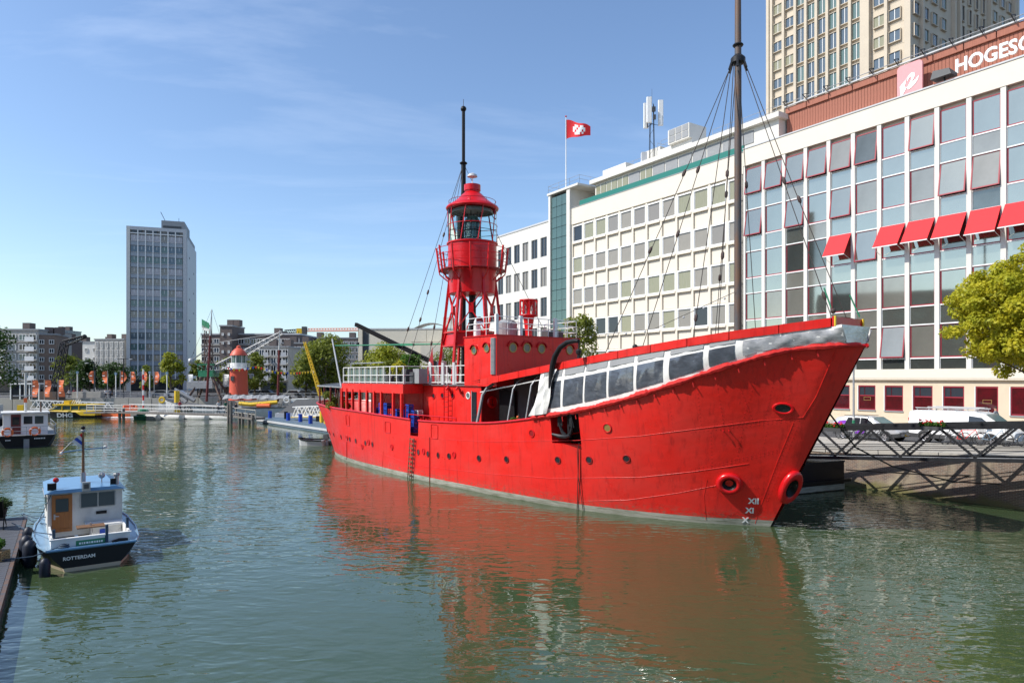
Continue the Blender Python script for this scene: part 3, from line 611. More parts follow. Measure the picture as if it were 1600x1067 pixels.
# --- tan high-rise behind
DT=96.8
def tt(px,D): u=(px-CX)/F; return D*(.8325-.554*u)/(NX*u+NY)
ta=tt(1198,DT); tb=tt(1427,DT); tw=froot('high_rise','tall sand coloured apartment tower rising behind the school roof','building',ta,DT)
LT=ta-tb; DW=33.6; HT=88
m=MB(); m.box(.3,LT-.3,.3,DW-.3,1.5,HT,'tan_wall'); m.obj('wall',tw)
cols=[1215,1233.8,1251,1267.7,1284.6,1301.8,1319.3,1337.8,1373,1397.4]
rows=[34.2+3.0*k for k in range(17)]
def wmesh(w_,h_,mmn,mull=True,fm='tan_wall'):
    q=MB(); q.box(-w_/2-.07,-w_/2,0,.28,0,h_,fm); q.box(w_/2,w_/2+.07,0,.28,0,h_,fm); q.box(-w_/2-.07,w_/2+.07,0,.28,h_,h_+.08,fm); q.box(-w_/2-.07,w_/2+.07,-.03,.28,-.1,0,fm)
    if mull: q.box(-.04,.04,.08,.24,0,h_,'white_paint')
    f=q.mesh('window_frame'); p=MB(); p.box(-w_/2,w_/2,.14,.16,0,h_,mmn); return f,p.mesh('pane')
kinds={'d':[wmesh(1.5,1.5,'glass_blue'),wmesh(1.5,1.5,'glass_curtain')],'t':[wmesh(1.25,2.35,'glass_blue'),wmesh(1.25,2.35,'glass_tint')],'n':[wmesh(.75,2.2,'glass_dark',False)],'s':[wmesh(1.35,1.6,'glass_blue'),wmesh(1.35,1.6,'glass_tint')]}
band=MB()
for i,px in enumerate(cols):
    x=ta-tt(px,DT); k='t' if 2<=i<=7 else 'd'
    for z in rows:
        f,p=random.choice(kinds[k]); fo=link('window',f,tw,(x,0,z+(.1 if k=='t' else .5))); link('pane',p,fo)
# vertical piers between the columns, cladding joints
edges=[ta-tt(px,DT) for px in (1206,1224.5,1243,1259.5,1276,1293,1310.5,1328.5,1347,1385)]
pq=MB(); pq.box(-.22,.22,-.25,.3,1.5,HT,'tan_wall'); pqm=pq.mesh('pier')
for x in edges: link('pier',pqm,tw,(x,0,0))
m=MB(); xa=ta-tt(1346,DT); xb_=ta-tt(1360,DT); m.box(xa,xb_,-.45,.3,1.5,HT,'tan_wall'); m.box(0,.5,-.2,.3,1.5,HT,'tan_wall'); m.box(LT-1.1,LT-.29,-.2,.3,1.5,HT,'tan_wall'); m.obj('corner_pier',tw)
jt=MB()
for z in rows:
    for a,b in zip([.5]+edges+[LT-1.1],edges+[LT-1.1]): 
        if b-a>1 : jt.box(a+.2,b-.2,.27,.299,z-.02,z+.0,'cream_side')
jt.obj('cladding_joint',tw,kind='stuff')
m=MB()
X=LT; 
for (pa_,pb_) in ((1427,1441),(1488,1500),(1546,1550)):
    pass
def ry(px):   # distance along the right face for a pixel column
    u=(px-CX)/F; cx_,cy_=P2(tb,DT); return (u*cy_-cx_)/(NX-u*NY)
for i,px in enumerate([1433.5,1448,1462,1476,1506,1517,1527.5,1538,1556,1568,1579]):
    y=ry(px); k='n' if 4<=i<=7 else 's'
    for z in rows[:14]:
        f,p=random.choice(kinds[k]); fo=link('window',f,tw,(LT,y,z+.5),PI/2); link('pane',p,fo)
for px in (1441,1491,1499,1547,1585): link('pier',pqm,tw,(LT,ry(px),0),PI/2)
m.box(LT-.3,LT+.25,DW-.8,DW,1.5,HT,'tan_wall'); m.box(LT-.29,LT+.02,.31,DW-.8,1.5,33.6,'tan_wall'); m.obj('side_wall',tw)

# ---------------------------------------------------------------- generic blocks far away
def block(name,label,px0,px1,ytop,Y,rz=0,depth=14,rows=5,cols=8,wall='brick_brown',pane='glass_dark',frame='white_paint',wf_=.62,hf=.55,side=None,sidecols=4,z0=2.25,zb=None,balc=None,band=None,W=None,roof='mid_grey',cat='building'):
    A=at(px0,ytop,Y); w_=W or (at(px1,ytop,Y).x-A.x)/math.cos(rz); r=thing(name,label,cat,(A.x,Y,z0),rz); H=A.z-z0; zb=zb or 3.2
    m=MB(); m.box(0,w_,.25,depth,0,H,wall); m.box(-.15,w_+.15,.05,depth+.1,H,H+.35,roof); m.obj('wall',r)
    fh=(H-zb-.3)/rows; cw=w_/cols; ww=cw*wf_; wh=fh*hf
    q=MB(); q.box(-ww/2-.1,ww/2+.1,.05,.25,-.12,0,frame); q.box(-ww/2-.1,ww/2+.1,.05,.25,wh,wh+.1,frame); q.box(-ww/2-.1,-ww/2,.05,.25,0,wh,frame); q.box(ww/2,ww/2+.1,.05,.25,0,wh,frame); q.box(-.05,.05,.06,.24,0,wh,frame); fm=q.mesh('window_frame')
    ps=[]
    for mmn in (pane if isinstance(pane,tuple) else (pane,)):
        p=MB(); p.box(-ww/2,ww/2,.15,.18,0,wh,mmn); ps.append(p.mesh('pane'))
    for k in range(rows):
        for i in range(cols):
            fo=link('window',fm,r,((i+.5)*cw,0,zb+k*fh+.3)); link('pane',random.choice(ps),fo)
        if band: 
            if k==0: bb=MB(); bb.box(-.02,w_+.02,-.0,.24,-.15,.12,band); bbm=bb.mesh('floor_band')
            link('floor_band',bbm,r,(0,0,zb+k*fh-.1))
    if balc:
        bb=MB(); bb.box(-cw*.45,cw*.45,-1.1,.25,-.15,0,'concrete'); bb.box(-cw*.45,cw*.45,-1.1,-1.04,0,.95,balc); bbm=bb.mesh('balcony')
        for k in range(rows):
            for i in range(1,cols,3): link('balcony',bbm,r,((i+.5)*cw,0,zb+k*fh))
    if side:
        sw=depth/sidecols
        for k in range(rows):
            for i in range(sidecols): 
                x=w_-.25 if side=='r' else .25
                fo=link('window',fm,r,(w_+.05-.3+.25 if side=='r' else -.0,(i+.5)*sw+.2,zb+k*fh+.3),PI/2 if side=='r' else -PI/2); fo.scale=(min(1,.55*sw/cw),1,.7); link('pane',ps[0],fo)
    for k in range(2): 
        m=MB(); m.box(w_*(.2+.5*k),w_*(.2+.5*k)+1.6,3,5,H+.35,H+1.9,'brick_dark'); m.obj('chimney',r)
    # ground floor shop fronts
    m=MB(); m.box(.4,w_-.4,.12,.25,.2,zb-.6,'glass_dark'); m.obj('shop_front',r)
    return r
# ---------------------------------------------------------------- office tower across the water
A=Vector((-107.3,190.0,2.25)); rz=math.atan2(5,14.35); ot=thing('office_tower','tall grey office tower with white grid and thirteen window rows across the water','building',A,rz)
WT,DTt=15.2,24.9; HT=6+237.3/F*190-2.25
m=MB(); m.box(.3,WT-.3,.5,DTt,0,HT-.3,'mid_grey'); m.obj('wall',ot)
m=MB(); m.box(0,.9,-.1,.6,0,HT,'white_wall'); m.box(WT-.9,WT,-.1,.6,0,HT,'pale_grey'); m.box(.9,WT-.9,-.1,.6,HT-1.0,HT,'pale_grey'); m.box(WT-.01,WT+.12,.6,DTt,0,HT-2.2,'pale_grey'); m.obj('frame',ot)
sp_=MB(); sp_.box(0,.01,0,1.2,0,.9,'mid_grey'); 
fx0,fx1=.95,WT-.95; cw=(fx1-fx0)/7; fh=3.05
q=MB(); q.box(-cw/2+.08,cw/2-.08,.2,.28,0,1.75,'mid_grey'); q.box(-.04,.04,.12,.2,.75,1.75,'white_paint'); q.box(-cw/2+.08,cw/2-.08,.10,.2,.0,.06,'white_paint'); fm=q.mesh('window_frame')
ps=[]
for mmn in ('glass_brown','glass_blue','glass_tint','blind_grey'):
    p=MB(); p.box(-cw/2+.12,cw/2-.12,.13,.19,.08,1.72,mmn); ps.append(p.mesh('pane'))
p=MB(); p.box(-cw/2+.08,cw/2-.08,.14,.2,0,1.05,'panel_blue'); spd=p.mesh('spandrel_panel')
z=HT-4.1; k=0
rowtype=[3,1,2,3,0,3,2,0,3,1,2,0,2]
while z>3.5:
    for i in range(7):
        x=fx0+(i+.5)*cw; fo=link('window',fm,ot,(x,0,z)); rt=rowtype[k%13]; link('pane',ps[rt if random.random()<.7 else random.choice((0,1,2))],fo); link('spandrel_panel',spd,ot,(x,0,z-1.15))
    z-=fh; k+=1
q=MB(); q.box(-.13,.13,-.12,.2,3.4,HT-1.0,'white_paint'); qm=q.mesh('mullion')
for i in range(1,7): link('mullion',qm,ot,(fx0+i*cw,0,0))
m=MB(); m.box(fx0,fx1,-.05,.2,HT-2.0,HT-1.75,'white_paint')
for a in (0,2,5): m.box(fx0+a*cw+.4,fx0+a*cw+.4+cw*1.3,.0,.25,HT-1.75,HT-1.05,'glass_dark')
m.obj('top_band',ot)
q=MB(); q.box(0,.1,-.35,.35,0,.5,'dark_grey'); qm=q.mesh('window_slot')
for k in range(12): link('window_slot',qm,ot,(WT+.1,6 if k%2 else 17,5+k*3.05))
m=MB(); m.box(WT*.52,WT-1.2,6,19,HT-.3,HT+3.4,'mid_grey'); m.box(WT*.55,WT-2,5.95,6,HT+1,HT+1.9,'dark_grey'); m.tube([(WT*.58,7,HT+3.4),(WT*.5,7,HT+6)],.08,'dark_steel',5); m.tube([(WT*.8,9,HT+3.4),(WT*.8,9,HT+5)],.06,'dark_steel',5); m.obj('roof_plant_room',ot)
m=MB(); m.box(.9,WT-.9,.1,.5,.1,3.2,'glass_dark'); m.obj('shop_front',ot)
# ---------------------------------------------------------------- other far buildings
block('apartment_building','brown brick apartment block with white balconies at the far left',-70,57,516,150,.02,12,5,8,'concrete',('glass_dark','glass_blue','glass_tint'),balc='white_paint',band='concrete',side=None)
block('brick_building','brown brick end wall block with small white windows left of the crane',57,82,523,150.5,.35,10,5,2,'brick_brown','glass_dark',wf_=.4,hf=.4)
block('brick_building','dark brick block with chimneys directly behind the old harbour crane',80,95,532,170,.1,10,5,2,'brick_dark','glass_dark')
block('rooftop_building','slim blue grey high block peeking over the brick roofs',78,101,517,260,.0,10,8,2,'glass_blue','glass_dark')
b_=block('white_building','plain white rendered building behind the dark quay trees',102,178,535,210,.0,22,4,6,'white_wall','glass_dark',wf_=.25,hf=.35)
block('stone_building','grey stone building with pillared top storey right of the white one',147,196,531,205,-.1,22,5,6,'concrete','glass_dark',wf_=.4,hf=.7,side='r')
block('office_building','dark long office block with horizontal window strips right of the tower',314,468,523,172,.0,16,5,16,'brick_dark',('glass_dark','glass_blue'),wf_=.75,hf=.5,band='concrete',roof='pale_grey')
block('brick_tower','dark brick lift tower standing above the long office block',343,362,510,168,.0,8,6,2,'brick_dark','glass_dark',wf_=.2,hf=.2)
block('apartment_building','grey framed apartment block with deep balconies behind the red lighthouse',404,450,543,150,.0,12,4,5,'concrete',('glass_dark','glass_blue'),balc='pale_grey',band='concrete',wf_=.75,hf=.7,side='r')
block('apartment_building','dark brick apartment block with white bands behind the yellow boom',440,478,537,165,.05,12,5,5,'brick_dark','glass_dark',band='pale_grey')
block('apartment_building','brick apartment block with chimneys above the bushy quay tree',470,572,529,185,.05,14,6,11,'brick_brown',('glass_dark','glass_blue'),band='concrete',wf_=.7)
# cream museum building behind the ship's stern
A=at(560,515,132); mu=thing('museum_building','low windowless cream concrete building with orange lettering behind the ship stern','building',(A.x,132,2.25),-.04)
m=MB(); H=A.z-2.25; m.box(0,34,.0,22,0,H,'concrete_cream'); m.box(-.1,34.1,-.1,.3,H,H+.25,'pale_grey'); m.obj('wall',mu)
m=MB(); m.box(.9,2.0,-.05,0,2,H-.2,'dark_grey'); m.box(.2,.85,-.4,0,0,H,'concrete_cream'); m.box(6.6,9.2,-.05,0,H-6.2,H-4.9,'dark_grey'); m.obj('window',mu)
m=MB(); m.box(12.5,34,-2.5,-.1,0,H-3.2,'concrete_cream'); m.obj('front_wing',mu)
for i in range(7):
    for j in range(3):
        q=MB(); q.box(.03,3.02,-.07,-.001,.02,2.2,'concrete_cream'); 
        if i==0 and j==0: qm=q.mesh('wall_panel')
        link('wall_panel',qm,mu,(10.2+i*3.1,0,H-2.4-j*2.4))
m=MB()
rr=random.Random(3)
for row,(x0,x1) in enumerate(((13.2,15.1),(12.7,15.1))):
    x=x0
    while x<x1: w_=rr.uniform(.2,.34); m.box(x,x+w_,-2.6,-2.5,4.3-row*.75,4.8-row*.75,'orange'); m.box(x+.07,x+w_-.07,-2.61,-2.6,4.42-row*.75,4.6-row*.75,'concrete_cream') if rr.random()<.4 else 0; x+=w_+.06
m.obj('wall_lettering',mu)
m=MB()
pts=[(x,.0+1.6*math.sin(PI*(x)/9)) for x in np.linspace(0,9,10)]
for (x0,z0_),(x1,z1_) in zip(pts,pts[1:]): m.add([(9+x0,4,H+z0_),(9+x1,4,H+z1_),(9+x1,9,H+z1_),(9+x0,9,H+z0_)],[(0,1,2,3)],'pale_grey')
m.box(16,18,3,7,H,H+2.6,'white_wall'); m.box(18,20,3,7,H,H+1.6,'mid_grey'); m.obj('roof_light',mu)
# tower crane far behind
cr=thing('tower_crane','far yellow tower crane with long horizontal red and white jib','crane',(*at(470,600,260).xy,2.2))
m=MB(); zj=at(0,517,260).z-2.2
def lattice(mb,p,q,w_,mm,n=10,r=.12,w2=None,tri=False,diag=.6):
    p=Vector(p);q=Vector(q);d=(q-p).normalized(); a=Vector((0,0,1)) if abs(d.z)<.9 else Vector((1,0,0)); e=d.cross(a).normalized(); g=e.cross(d).normalized(); w2=w_ if w2 is None else w2
    cor=[(1,1),(-1,1),(-1,-1),(1,-1)] if not tri else [(1,-.6),(-1,-.6),(0,1)]
    def pt(t,c): ww=w_+(w2-w_)*t; return p.lerp(q,t)+(e*c[0]+g*c[1])*ww/2
    for c in cor: mb.tube([pt(0,c),pt(1,c)],r,mm,4)
    for i in range(n):
        for j in range(len(cor)): mb.tube([pt(i/n,cor[j]),pt((i+1)/n,cor[(j+1)%len(cor)])],r*diag,mm,4,cap=False); mb.tube([pt(i/n,cor[j]),pt(i/n,cor[(j+1)%len(cor)])],r*diag,mm,4,cap=False)
lattice(m,(0,0,0),(0,0,zj),1.6,'yellow',18,.12); m.obj('mast',cr)
m=MB(); lattice(m,(1,0,zj+.2),(22,0,zj+.4),1.3,'orange',20,.1,tri=True); lattice(m,(-6,0,zj-.3),(-1,0,zj),1.2,'dark_grey',6,.12); m.obj('jib',cr)
m=MB(); m.box(-1.4,.59,-.8,.8,zj-1.3,zj+.9,'yellow'); m.obj('cab',cr); m=MB(); m.box(.6,2.2,-.9,.9,zj-1.3,zj+1.6,'dark_grey'); m.obj('winch_house',cr); m=MB(); m.box(-7.5,-5.5,-.7,.7,zj-2,zj-.2,'dark_grey'); m.obj('counterweight',cr)

# ---------------------------------------------------------------- harbour museum quay: cranes, lighthouse
b0=at(373,616,114); lh=thing('lighthouse','short orange red lighthouse with white lantern on the far quay','lighthouse',(b0.x,114,2.25)); 
m=MB(); m.lathe([(1.62,0),(1.5,1.2),(1.38,4.6),(1.46,5.1)],(0,0,0),'lighthouse_red',28); m.box(1.2,2.6,-1.2,1.2,0,.45,'lighthouse_red'); m.obj('tower',lh,smooth=True)
m=MB(); m.lathe([(1.75,5.1),(1.85,5.15),(1.85,5.3),(1.35,5.32),(1.3,6.2)],(0,0,0),'white_paint',24)
for i in range(14): a=2*PI*i/14; m.tube([(1.75*math.cos(a),1.75*math.sin(a),5.3),(1.75*math.cos(a),1.75*math.sin(a),6.1)],.03,'white_paint',4)
m.torus((0,0,6.1),1.75,.035,'white_paint','z'); m.torus((0,0,5.7),1.75,.03,'white_paint','z'); m.obj('gallery',lh,smooth=True)
m=MB(); m.lathe([(1.15,6.2),(1.15,7.5)],(0,0,0),'glass_tint',16)
for i in range(8): a=2*PI*i/8; m.tube([(1.17*math.cos(a),1.17*math.sin(a),6.2),(1.17*math.cos(a),1.17*math.sin(a),7.5)],.07,'white_paint',4)
m.obj('lantern',lh,smooth=True)
m=MB(); m.lathe([(1.4,7.45),(1.35,7.6),(1.0,8.2),(.55,8.6),(.35,8.7),(.35,9.0),(.05,9.15)],(0,0,0),'lighthouse_red',20); m.obj('roof',lh,smooth=True)
m=MB(); m.box(-.75,-.2,-1.52,-1.3,3.2,4.0,'dark_grey'); m.obj('window',lh)
m=MB(); m.box(-1.15,-.9,-1.45,-1.2,1.0,1.25,'dark_grey'); m.obj('window',lh)

hc=thing('harbour_crane','old grey harbour crane with pyramid legs, green cabin and raised lattice jib','crane',(*at(327,614,118).xy,2.25))
m=MB()
for sx in (-1,1):
    for sy in (-1,1): m.bar((sx*2.9,sy*2,0),(sx*.7,sy*.6,3.6 if False else 4.2),.35,'rust_grey')
m.box(-3.2,1.2,-1.5,1.5,1.9,3.0,'galv'); m.prism([(-2.4,-1.2),(1.0,-1.2),(1.0,1.2),(-2.4,1.2)],3.0,3.2,'galv'); m.obj('portal',hc)
m=MB(); m.box(-1.4,1.2,-1.2,1.2,3.9,5.0,'green_paint'); 
for i in range(5): m.bar((-1.4+i*.65,-1.2,4.8),(-1.4+i*.65,-1.2,6.0),.08,'green_paint')
m.box(-1.5,1.3,-1.3,1.3,5.9,6.1,'green_paint'); m.obj('cabin',hc)
m=MB(); J0=Vector((1.2,0,5.2)); J1=at(441,520,118)-Vector((*hc.location.xy,2.25)); lattice(m,J0,J1,1.3,'galv',14,.07,w2=.5); m.tube([(0,0,9.6),J1],.04,'galv',4); m.obj('jib',hc)
m=MB(); lattice(m,(0,0,4.5),(-.3,0,13),1.1,'rust_grey',8,.08,w2=.8); m.tube([(-.2,0,8.8),(-3.0,0,6.8)],.12,'galv',5); m.sphere((-3.1,0,6.6),.55,'galv',8); m.tube([(-3.0,0,6.6),(-.3,0,9)],.05,'galv',4); m.tube([(-3.0,0,6.4),(1.5,0,4.2)],.06,'galv',4); m.obj('mast',hc)
hc2=thing('harbour_crane','old black lattice steam crane leaning right between the dark quay trees','crane',(*at(84,622,116).xy,2.25))
m=MB(); o_=Vector((*hc2.location.xy,2.25)); K=[at(84,618,116)-o_,at(101,537,116)-o_,at(132,526,116)-o_]
lattice(m,K[0],K[1],1.1,'dark_steel',9,.09,w2=.9); lattice(m,K[1],K[2],.9,'dark_steel',5,.08,w2=.4); m.sphere(K[2],.4,'dark_steel',6); m.tube([K[0]+Vector((-1.2,0,1)),K[1]],.05,'dark_steel',4); m.obj('jib',hc2)
m=MB(); m.box(-1.6,1.2,-1.2,1.2,0,1.4,'rust_grey'); m.box(-1.2,.6,-1,1,1.4,2.2,'dark_steel'); m.obj('base',hc2)
# yellow lattice boom behind the ship's stern
yb=thing('crane_boom','slender yellow lattice crane boom leaning left behind the ship stern','crane',(*at(503,622,84).xy,.9)); o_=yb.location.copy()
m=MB(); lattice(m,at(501,618,84)-o_,at(476,534,84)-o_,.42,'yellow',16,.036,w2=.22,diag=.8); m.obj('boom',yb)
m=MB(); m.box(-.6,.6,-.5,.5,-.7,.4,'dark_steel'); m.obj('base',yb)

# banners and flag poles on the far quay
mat('banner',(.82,.22,.09),.7,var=.08)
def banner(px,y0,y1,Y,side,label,kind=0,col='banner'):
    A=at(px,y0,Y); zb=2.4; t=thing('banner_flag',label,'banner',(A.x,Y,zb),0,'orange banner flags on the far quay' if col=='banner' else 'white banner flags on the far quay'); h=A.z-zb; w_=9.0/F*Y*.95
    m=MB(); m.tube([(0,0,0),(0,0,h+.1)],.06,'galv',6); m.obj('pole',t)
    m=MB(); hb_=(y1-y0)/F*Y; N=8
    for i in range(N):
        def P(f): 
            ww=w_*(1 if kind==0 else (.55+.45*math.sin(PI*min(1,f*1.1)))); return [(side*.06,.05*math.sin(f*6),h-f*hb_),(side*(.06+ww),.25*math.sin(f*5+px),h-f*hb_+(.25 if f>.9 and kind else 0))]
        a,b=P(i/N); c,d=P((i+1)/N); m.quad(a,b,d,c,col)
    # pale print on the cloth
    for i in range(4): m.box(side*.06+side*w_*.3 if side>0 else -w_*.75,side*w_*.75 if side>0 else -w_*.3,-.32,-.30,h-hb_*(.12+.2*i)-.16,h-hb_*(.12+.2*i),'letter_white' if i in(1,3) else col)
    m.obj('cloth',t,fix=False); return t
for px,lab in ((50,'leftmost tall orange banner beside the glass kiosk'),(69.5,'second tall orange banner right of the kiosk'),(91,'third tall orange banner above the white gangway')): banner(px,594,620,112,1,lab)
for px,lab in ((144,'small orange feather banner before the dark trees, nearest the yellow boat cabin'),(164,'small orange feather banner in the middle of the dark trees'),(184,'small orange feather banner at the right end of the dark trees')): banner(px+4,580,600,125,-1 if px<184 else 1,lab,1)
for px,lab in ((204,'orange banner at the left foot of the office tower'),(222,'orange banner in front of the office tower beside the thin tree'),(241,'orange banner before the office tower near the brighter tree')): banner(px,581,601,125,1,lab,1)
for px,lab in ((293,'white and pink banner at the right foot of the office tower'),(349,'white and pink banner just left of the lighthouse')): banner(px,585,604,122,1,lab,0,'letter_white')
for i,(px,y0,Y,lab) in enumerate(((121,580,118,'bare white pole rising beside the small dark quay trees'),(181,582,119,'bare white pole between two feather banners'),(41,586,100,'white mooring pole with blue top behind the black workboat'),(234,580,119,'bare white pole before the thin tower tree'),(261,581,119,'bare white pole before the brightest young tree'))):
    A=at(px,y0,Y); t=MB(); t.tube([(0,0,-1),(0,0,A.z-2.2)],.09,'white_paint',6); t.box(-.15,.15,-.15,.15,A.z-2.6,A.z-2.2,'blue_deck'); tag(t.obj('flag_pole',None,(A.x,Y,2.2)),lab,'pole','bare poles on the far quay')
# street lamps on the far quay
for px,y0,Y,lab in ((147,566,123,'twin headed street lamp in front of the dark trees'),(193,560,124,'street lamp at the gap left of the office tower')):
    A=at(px,y0,Y); t=MB(); t.tube([(0,0,0),(0,0,A.z-2.25)],.08,'dark_steel',6); t.bar((-1.2,0,A.z-2.3),(1.2,0,A.z-2.3),.1,'dark_steel'); t.box(-1.6,-1.0,-.15,.15,A.z-2.45,A.z-2.3,'pale_grey'); t.box(1.0,1.6,-.15,.15,A.z-2.45,A.z-2.3,'pale_grey'); tag(t.obj('street_lamp',None,(A.x,Y,2.25)),lab,'street lamp','street lamps on the far quay')
# railing along the far quay
rl=thing('quay_railing','thin grey railing along the far quay edge','railing',(-110,118.6,2.3))
m=MB(); rail(m,[(0,0,0),(95,0,0)],1.0,'mid_grey',2,.03,2.5); m.obj('rail',rl)
# trees of the far quay
TR=[(108,612,150,9.2,4.2,'leaf_olive','loose olive tree leaning over the old crane base',1500),(140,612,140,7.6,4.2,'leaf_dark','dense dark green tree left of the street lamp',2200),(175,612,140,7.4,4.4,'leaf_dark','dense dark green tree next to the office tower',2200),
(230,612,132,6.2,1.6,'leaf_olive','thin small tree in front of the tower windows',900),(267,612,128,8.6,2.9,'leaf_lime','bright young tree before the right half of the office tower',1700),(309,612,130,7.4,2.0,'leaf_olive','slim tree right of the office tower foot',1000),
(354,612,124,7.6,2.2,'leaf_olive','small tree just left of the lighthouse',1000),(398,612,121,8.5,2.9,'leaf_olive','leafy tree touching the lighthouse on its right',1700),(433,612,124,5.4,1.7,'leaf_olive','small tree behind the second barge mast',700),
(508,612,122,11.8,6.2,'leaf_olive','large round tree behind the yellow boom',6500),(478,612,124,7.6,3.4,'leaf_olive','lower tree left of the yellow boom',2000),(602,614,112,9.4,5.2,'leaf_lime','wide yellow green tree behind the ship stern rail',3800),(566,614,113,6.6,3.2,'leaf_olive','small tree right of the silver stern pole',1500),(640,614,112,7.6,3.4,'leaf_lime','yellowish tree behind the black derrick boom',1600),
(-6,612,92,10.5,3.6,'leaf_dark','dark tree crown cut by the left edge of the view',1500)]
for i,(px,py,Y,h,r,mm,lab,n) in enumerate(TR):
    A=at(px,py,Y); tree(lab,(A.x,Y,2.25),h,r,mm,n,.26*Y/125,seed=i+10,crown0=.28,group='trees on the far quay',sq=.9)
# parked cars and market clutter far off, kept as small solid shapes
def small_car(px,Y,colr,lab):
    A=at(px,615,Y); t=thing('parked_car',lab,'car',(A.x,Y,2.25),random.uniform(-.1,.1),'cars parked on the far quay'); m=MB()
    pf=[(-2.1,.35),(-2.1,.85),(-1.5,.95),(-1.0,1.42),(.6,1.42),(1.2,.95),(2.1,.8),(2.1,.35)]; n=len(pf)
    m.add([(x,-.85,z) for x,z in pf]+[(x,.85,z) for x,z in pf],[tuple(range(n)),tuple(range(2*n-1,n-1,-1))]+[(i,(i+1)%n,n+(i+1)%n,n+i) for i in range(n)],colr); m.obj('body',t)
    m=MB(); m.add([(-1.35,-.87,.95),(-.9,-.87,1.35),(.5,-.87,1.35),(1.0,-.87,.95)],[(0,1,2,3)],'glass_dark'); m.obj('window',t,fix=False)
    for x in (-1.3,1.3): m=MB(); m.lathe([(0,-.9),(.33,-.9),(.33,-.7),(0,-.7)],(x,0,.33),'tyre',12,axis='y'); m.obj('wheel',t)
for i,(px,mm) in enumerate(((255,'mid_grey'),(277,'car_silver'),(402,'pale_grey'),(416,'navy'),(462,'pale_grey'),(480,'dark_grey'))): small_car(px,127,mm,['grey car parked below the brightest young tree','silver car parked below the right tower corner','pale car parked right of the lighthouse','dark blue car parked near the second barge mast','pale car parked under the low tree by the yellow boom','dark car parked under the large round tree'][i])
# glass kiosk and grey pavilion at the far left
A=at(17,617,116); k_=thing('kiosk','white framed glass pavilion on the far quay behind the workboat','kiosk',(A.x,116,2.25)); m=MB()
for x in (0,1.6,3.2,4.8): m.box(x-.1,x+.1,-.1,.1,0,2.6,'white_paint')
m.box(-.2,5,-.3,3,2.6,2.8,'white_paint'); m.obj('frame',k_); m=MB(); m.box(.1,4.7,0,.05,.1,2.6,'glass_dark'); m.obj('pane',k_)
A=at(50,617,117); k_=thing('site_cabin','pale grey cabin with one dark window behind the tall orange banners','cabin',(A.x,117,1.2)); m=MB(); m.box(0,2.6,0,2.5,0,3.6,'pale_grey'); m.obj('wall',k_); m=MB(); m.box(1.3,2.2,-.04,0,2.0,2.8,'glass_dark'); m.obj('window',k_)
# people on the far terrace
for i,(px,py,cc) in enumerate(((108,616,'cloth_white'),(116,616,'cloth_red'),(128,616,'cloth_dark'),(165,616,'cloth_white'),(172,617,'cloth_grey'))):
    A=at(px,py,121); p_=person(['person in white by the terrace under the left dark tree','person in red by the terrace wall','person in dark clothes below the dark trees','person in white at the middle feather banner','person in grey right of the middle feather banner'][i],(A.x,121,2.25),random.uniform(0,6),cc,'cloth_dark'); p_['group']='people on the far quay'
tb_=MB(); tb_.box(0,5,0,1.2,0,1.3,'concrete'); tag(tb_.obj('planter_wall',None,(*at(112,620,118.3).xy,2.26)),'long pale concrete planter under the dark quay trees','planter')

# ---------------------------------------------------------------- sailing barge with two masts
bh=at(256,0,106); xs_=at(462,0,106).x-bh.x
bg_=thing('sailing_barge','long white and grey sailing barge with two maroon masts and yellow deck cover','boat',(bh.x,106,0))
st=[(0,.05,2.9),(.8,.8,2.6),(2.5,1.6,2.2),(5,2.2,1.75),(9,2.5,1.45),(14,2.5,1.4),(19,2.3,1.5),(22,1.7,1.75),(xs_,.9,2.0)]
m=MB(); vs=[];fs=[]
for (x,w_,z) in st:
    for f in (-1,1): vs+=[(x,f*w_,z),(x,f*w_*.97,z*.55),(x+.25,f*w_*.8,-.4)]
for i in range(len(st)-1):
    a=i*6;b=a+6
    for k in (0,1): fs+=[(a+k,b+k,b+k+1,a+k+1)]
    for k in (3,4): fs+=[(a+k,a+k+1,b+k+1,b+k)]
    
m.add(vs,fs,'pale_grey'); m.add([(x,f*w_*.99,z-.25) for (x,w_,z) in st for f in (-1,1)],[(2*i,2*i+2,2*i+3,2*i+1) for i in range(len(st)-1)],'deck_wood'); m.obj('hull',bg_)
m=MB(); m.tube([(x,-w_-.03,z-.02) for x,w_,z in st],.08,'navy',6); m.obj('rubbing_strake',bg_)
text('hull_number','VL.92',.72,'letter_white',bg_,frame((4.3,-2.2,1.0),(1,.02,0),(0,0,1)),ext=.02)
m=MB(); m.box(3.0,5.6,-2.19,-2.05,.9,1.6,'navy'); m.obj('name_board',bg_)
def mast(x,y0,px1,py1,Y,ms,lab=None):
    pass
for (pb,pt_) in (((323,612),(331,483)),((434,612),(437,516))):
    m=MB(); a=at(*pb,106)-Vector((bh.x,106,0)); b=at(*pt_,106)-Vector((bh.x,106,0)); mid=a.lerp(b,.68); m.tube([a-Vector((0,0,1.5)),mid],[.2,.16],'maroon',8); m.tube([mid,b],[.12,.06],'dirty_white',8); m.obj('mast',bg_,smooth=True)
m=MB(); a=at(327,505,106)-Vector((bh.x,106,0)); 
for i in range(5):
    for mmk,z0,z1 in (('green_paint',0,-.9),('dirty_white',-.9,-1.3)): 
        m.quad((a.x-1.4*i/5,.1*i,a.z+z0+.35*i/5*2),(a.x-1.4*(i+1)/5,.1*i+.1,a.z+z0+.35*(i+1)/5*2),(a.x-1.4*(i+1)/5,.1*i+.1,a.z+z1+.3*(i+1)/5),(a.x-1.4*i/5,.1*i,a.z+z1+.3*i/5),mmk)
m.obj('pennant',bg_,fix=False)
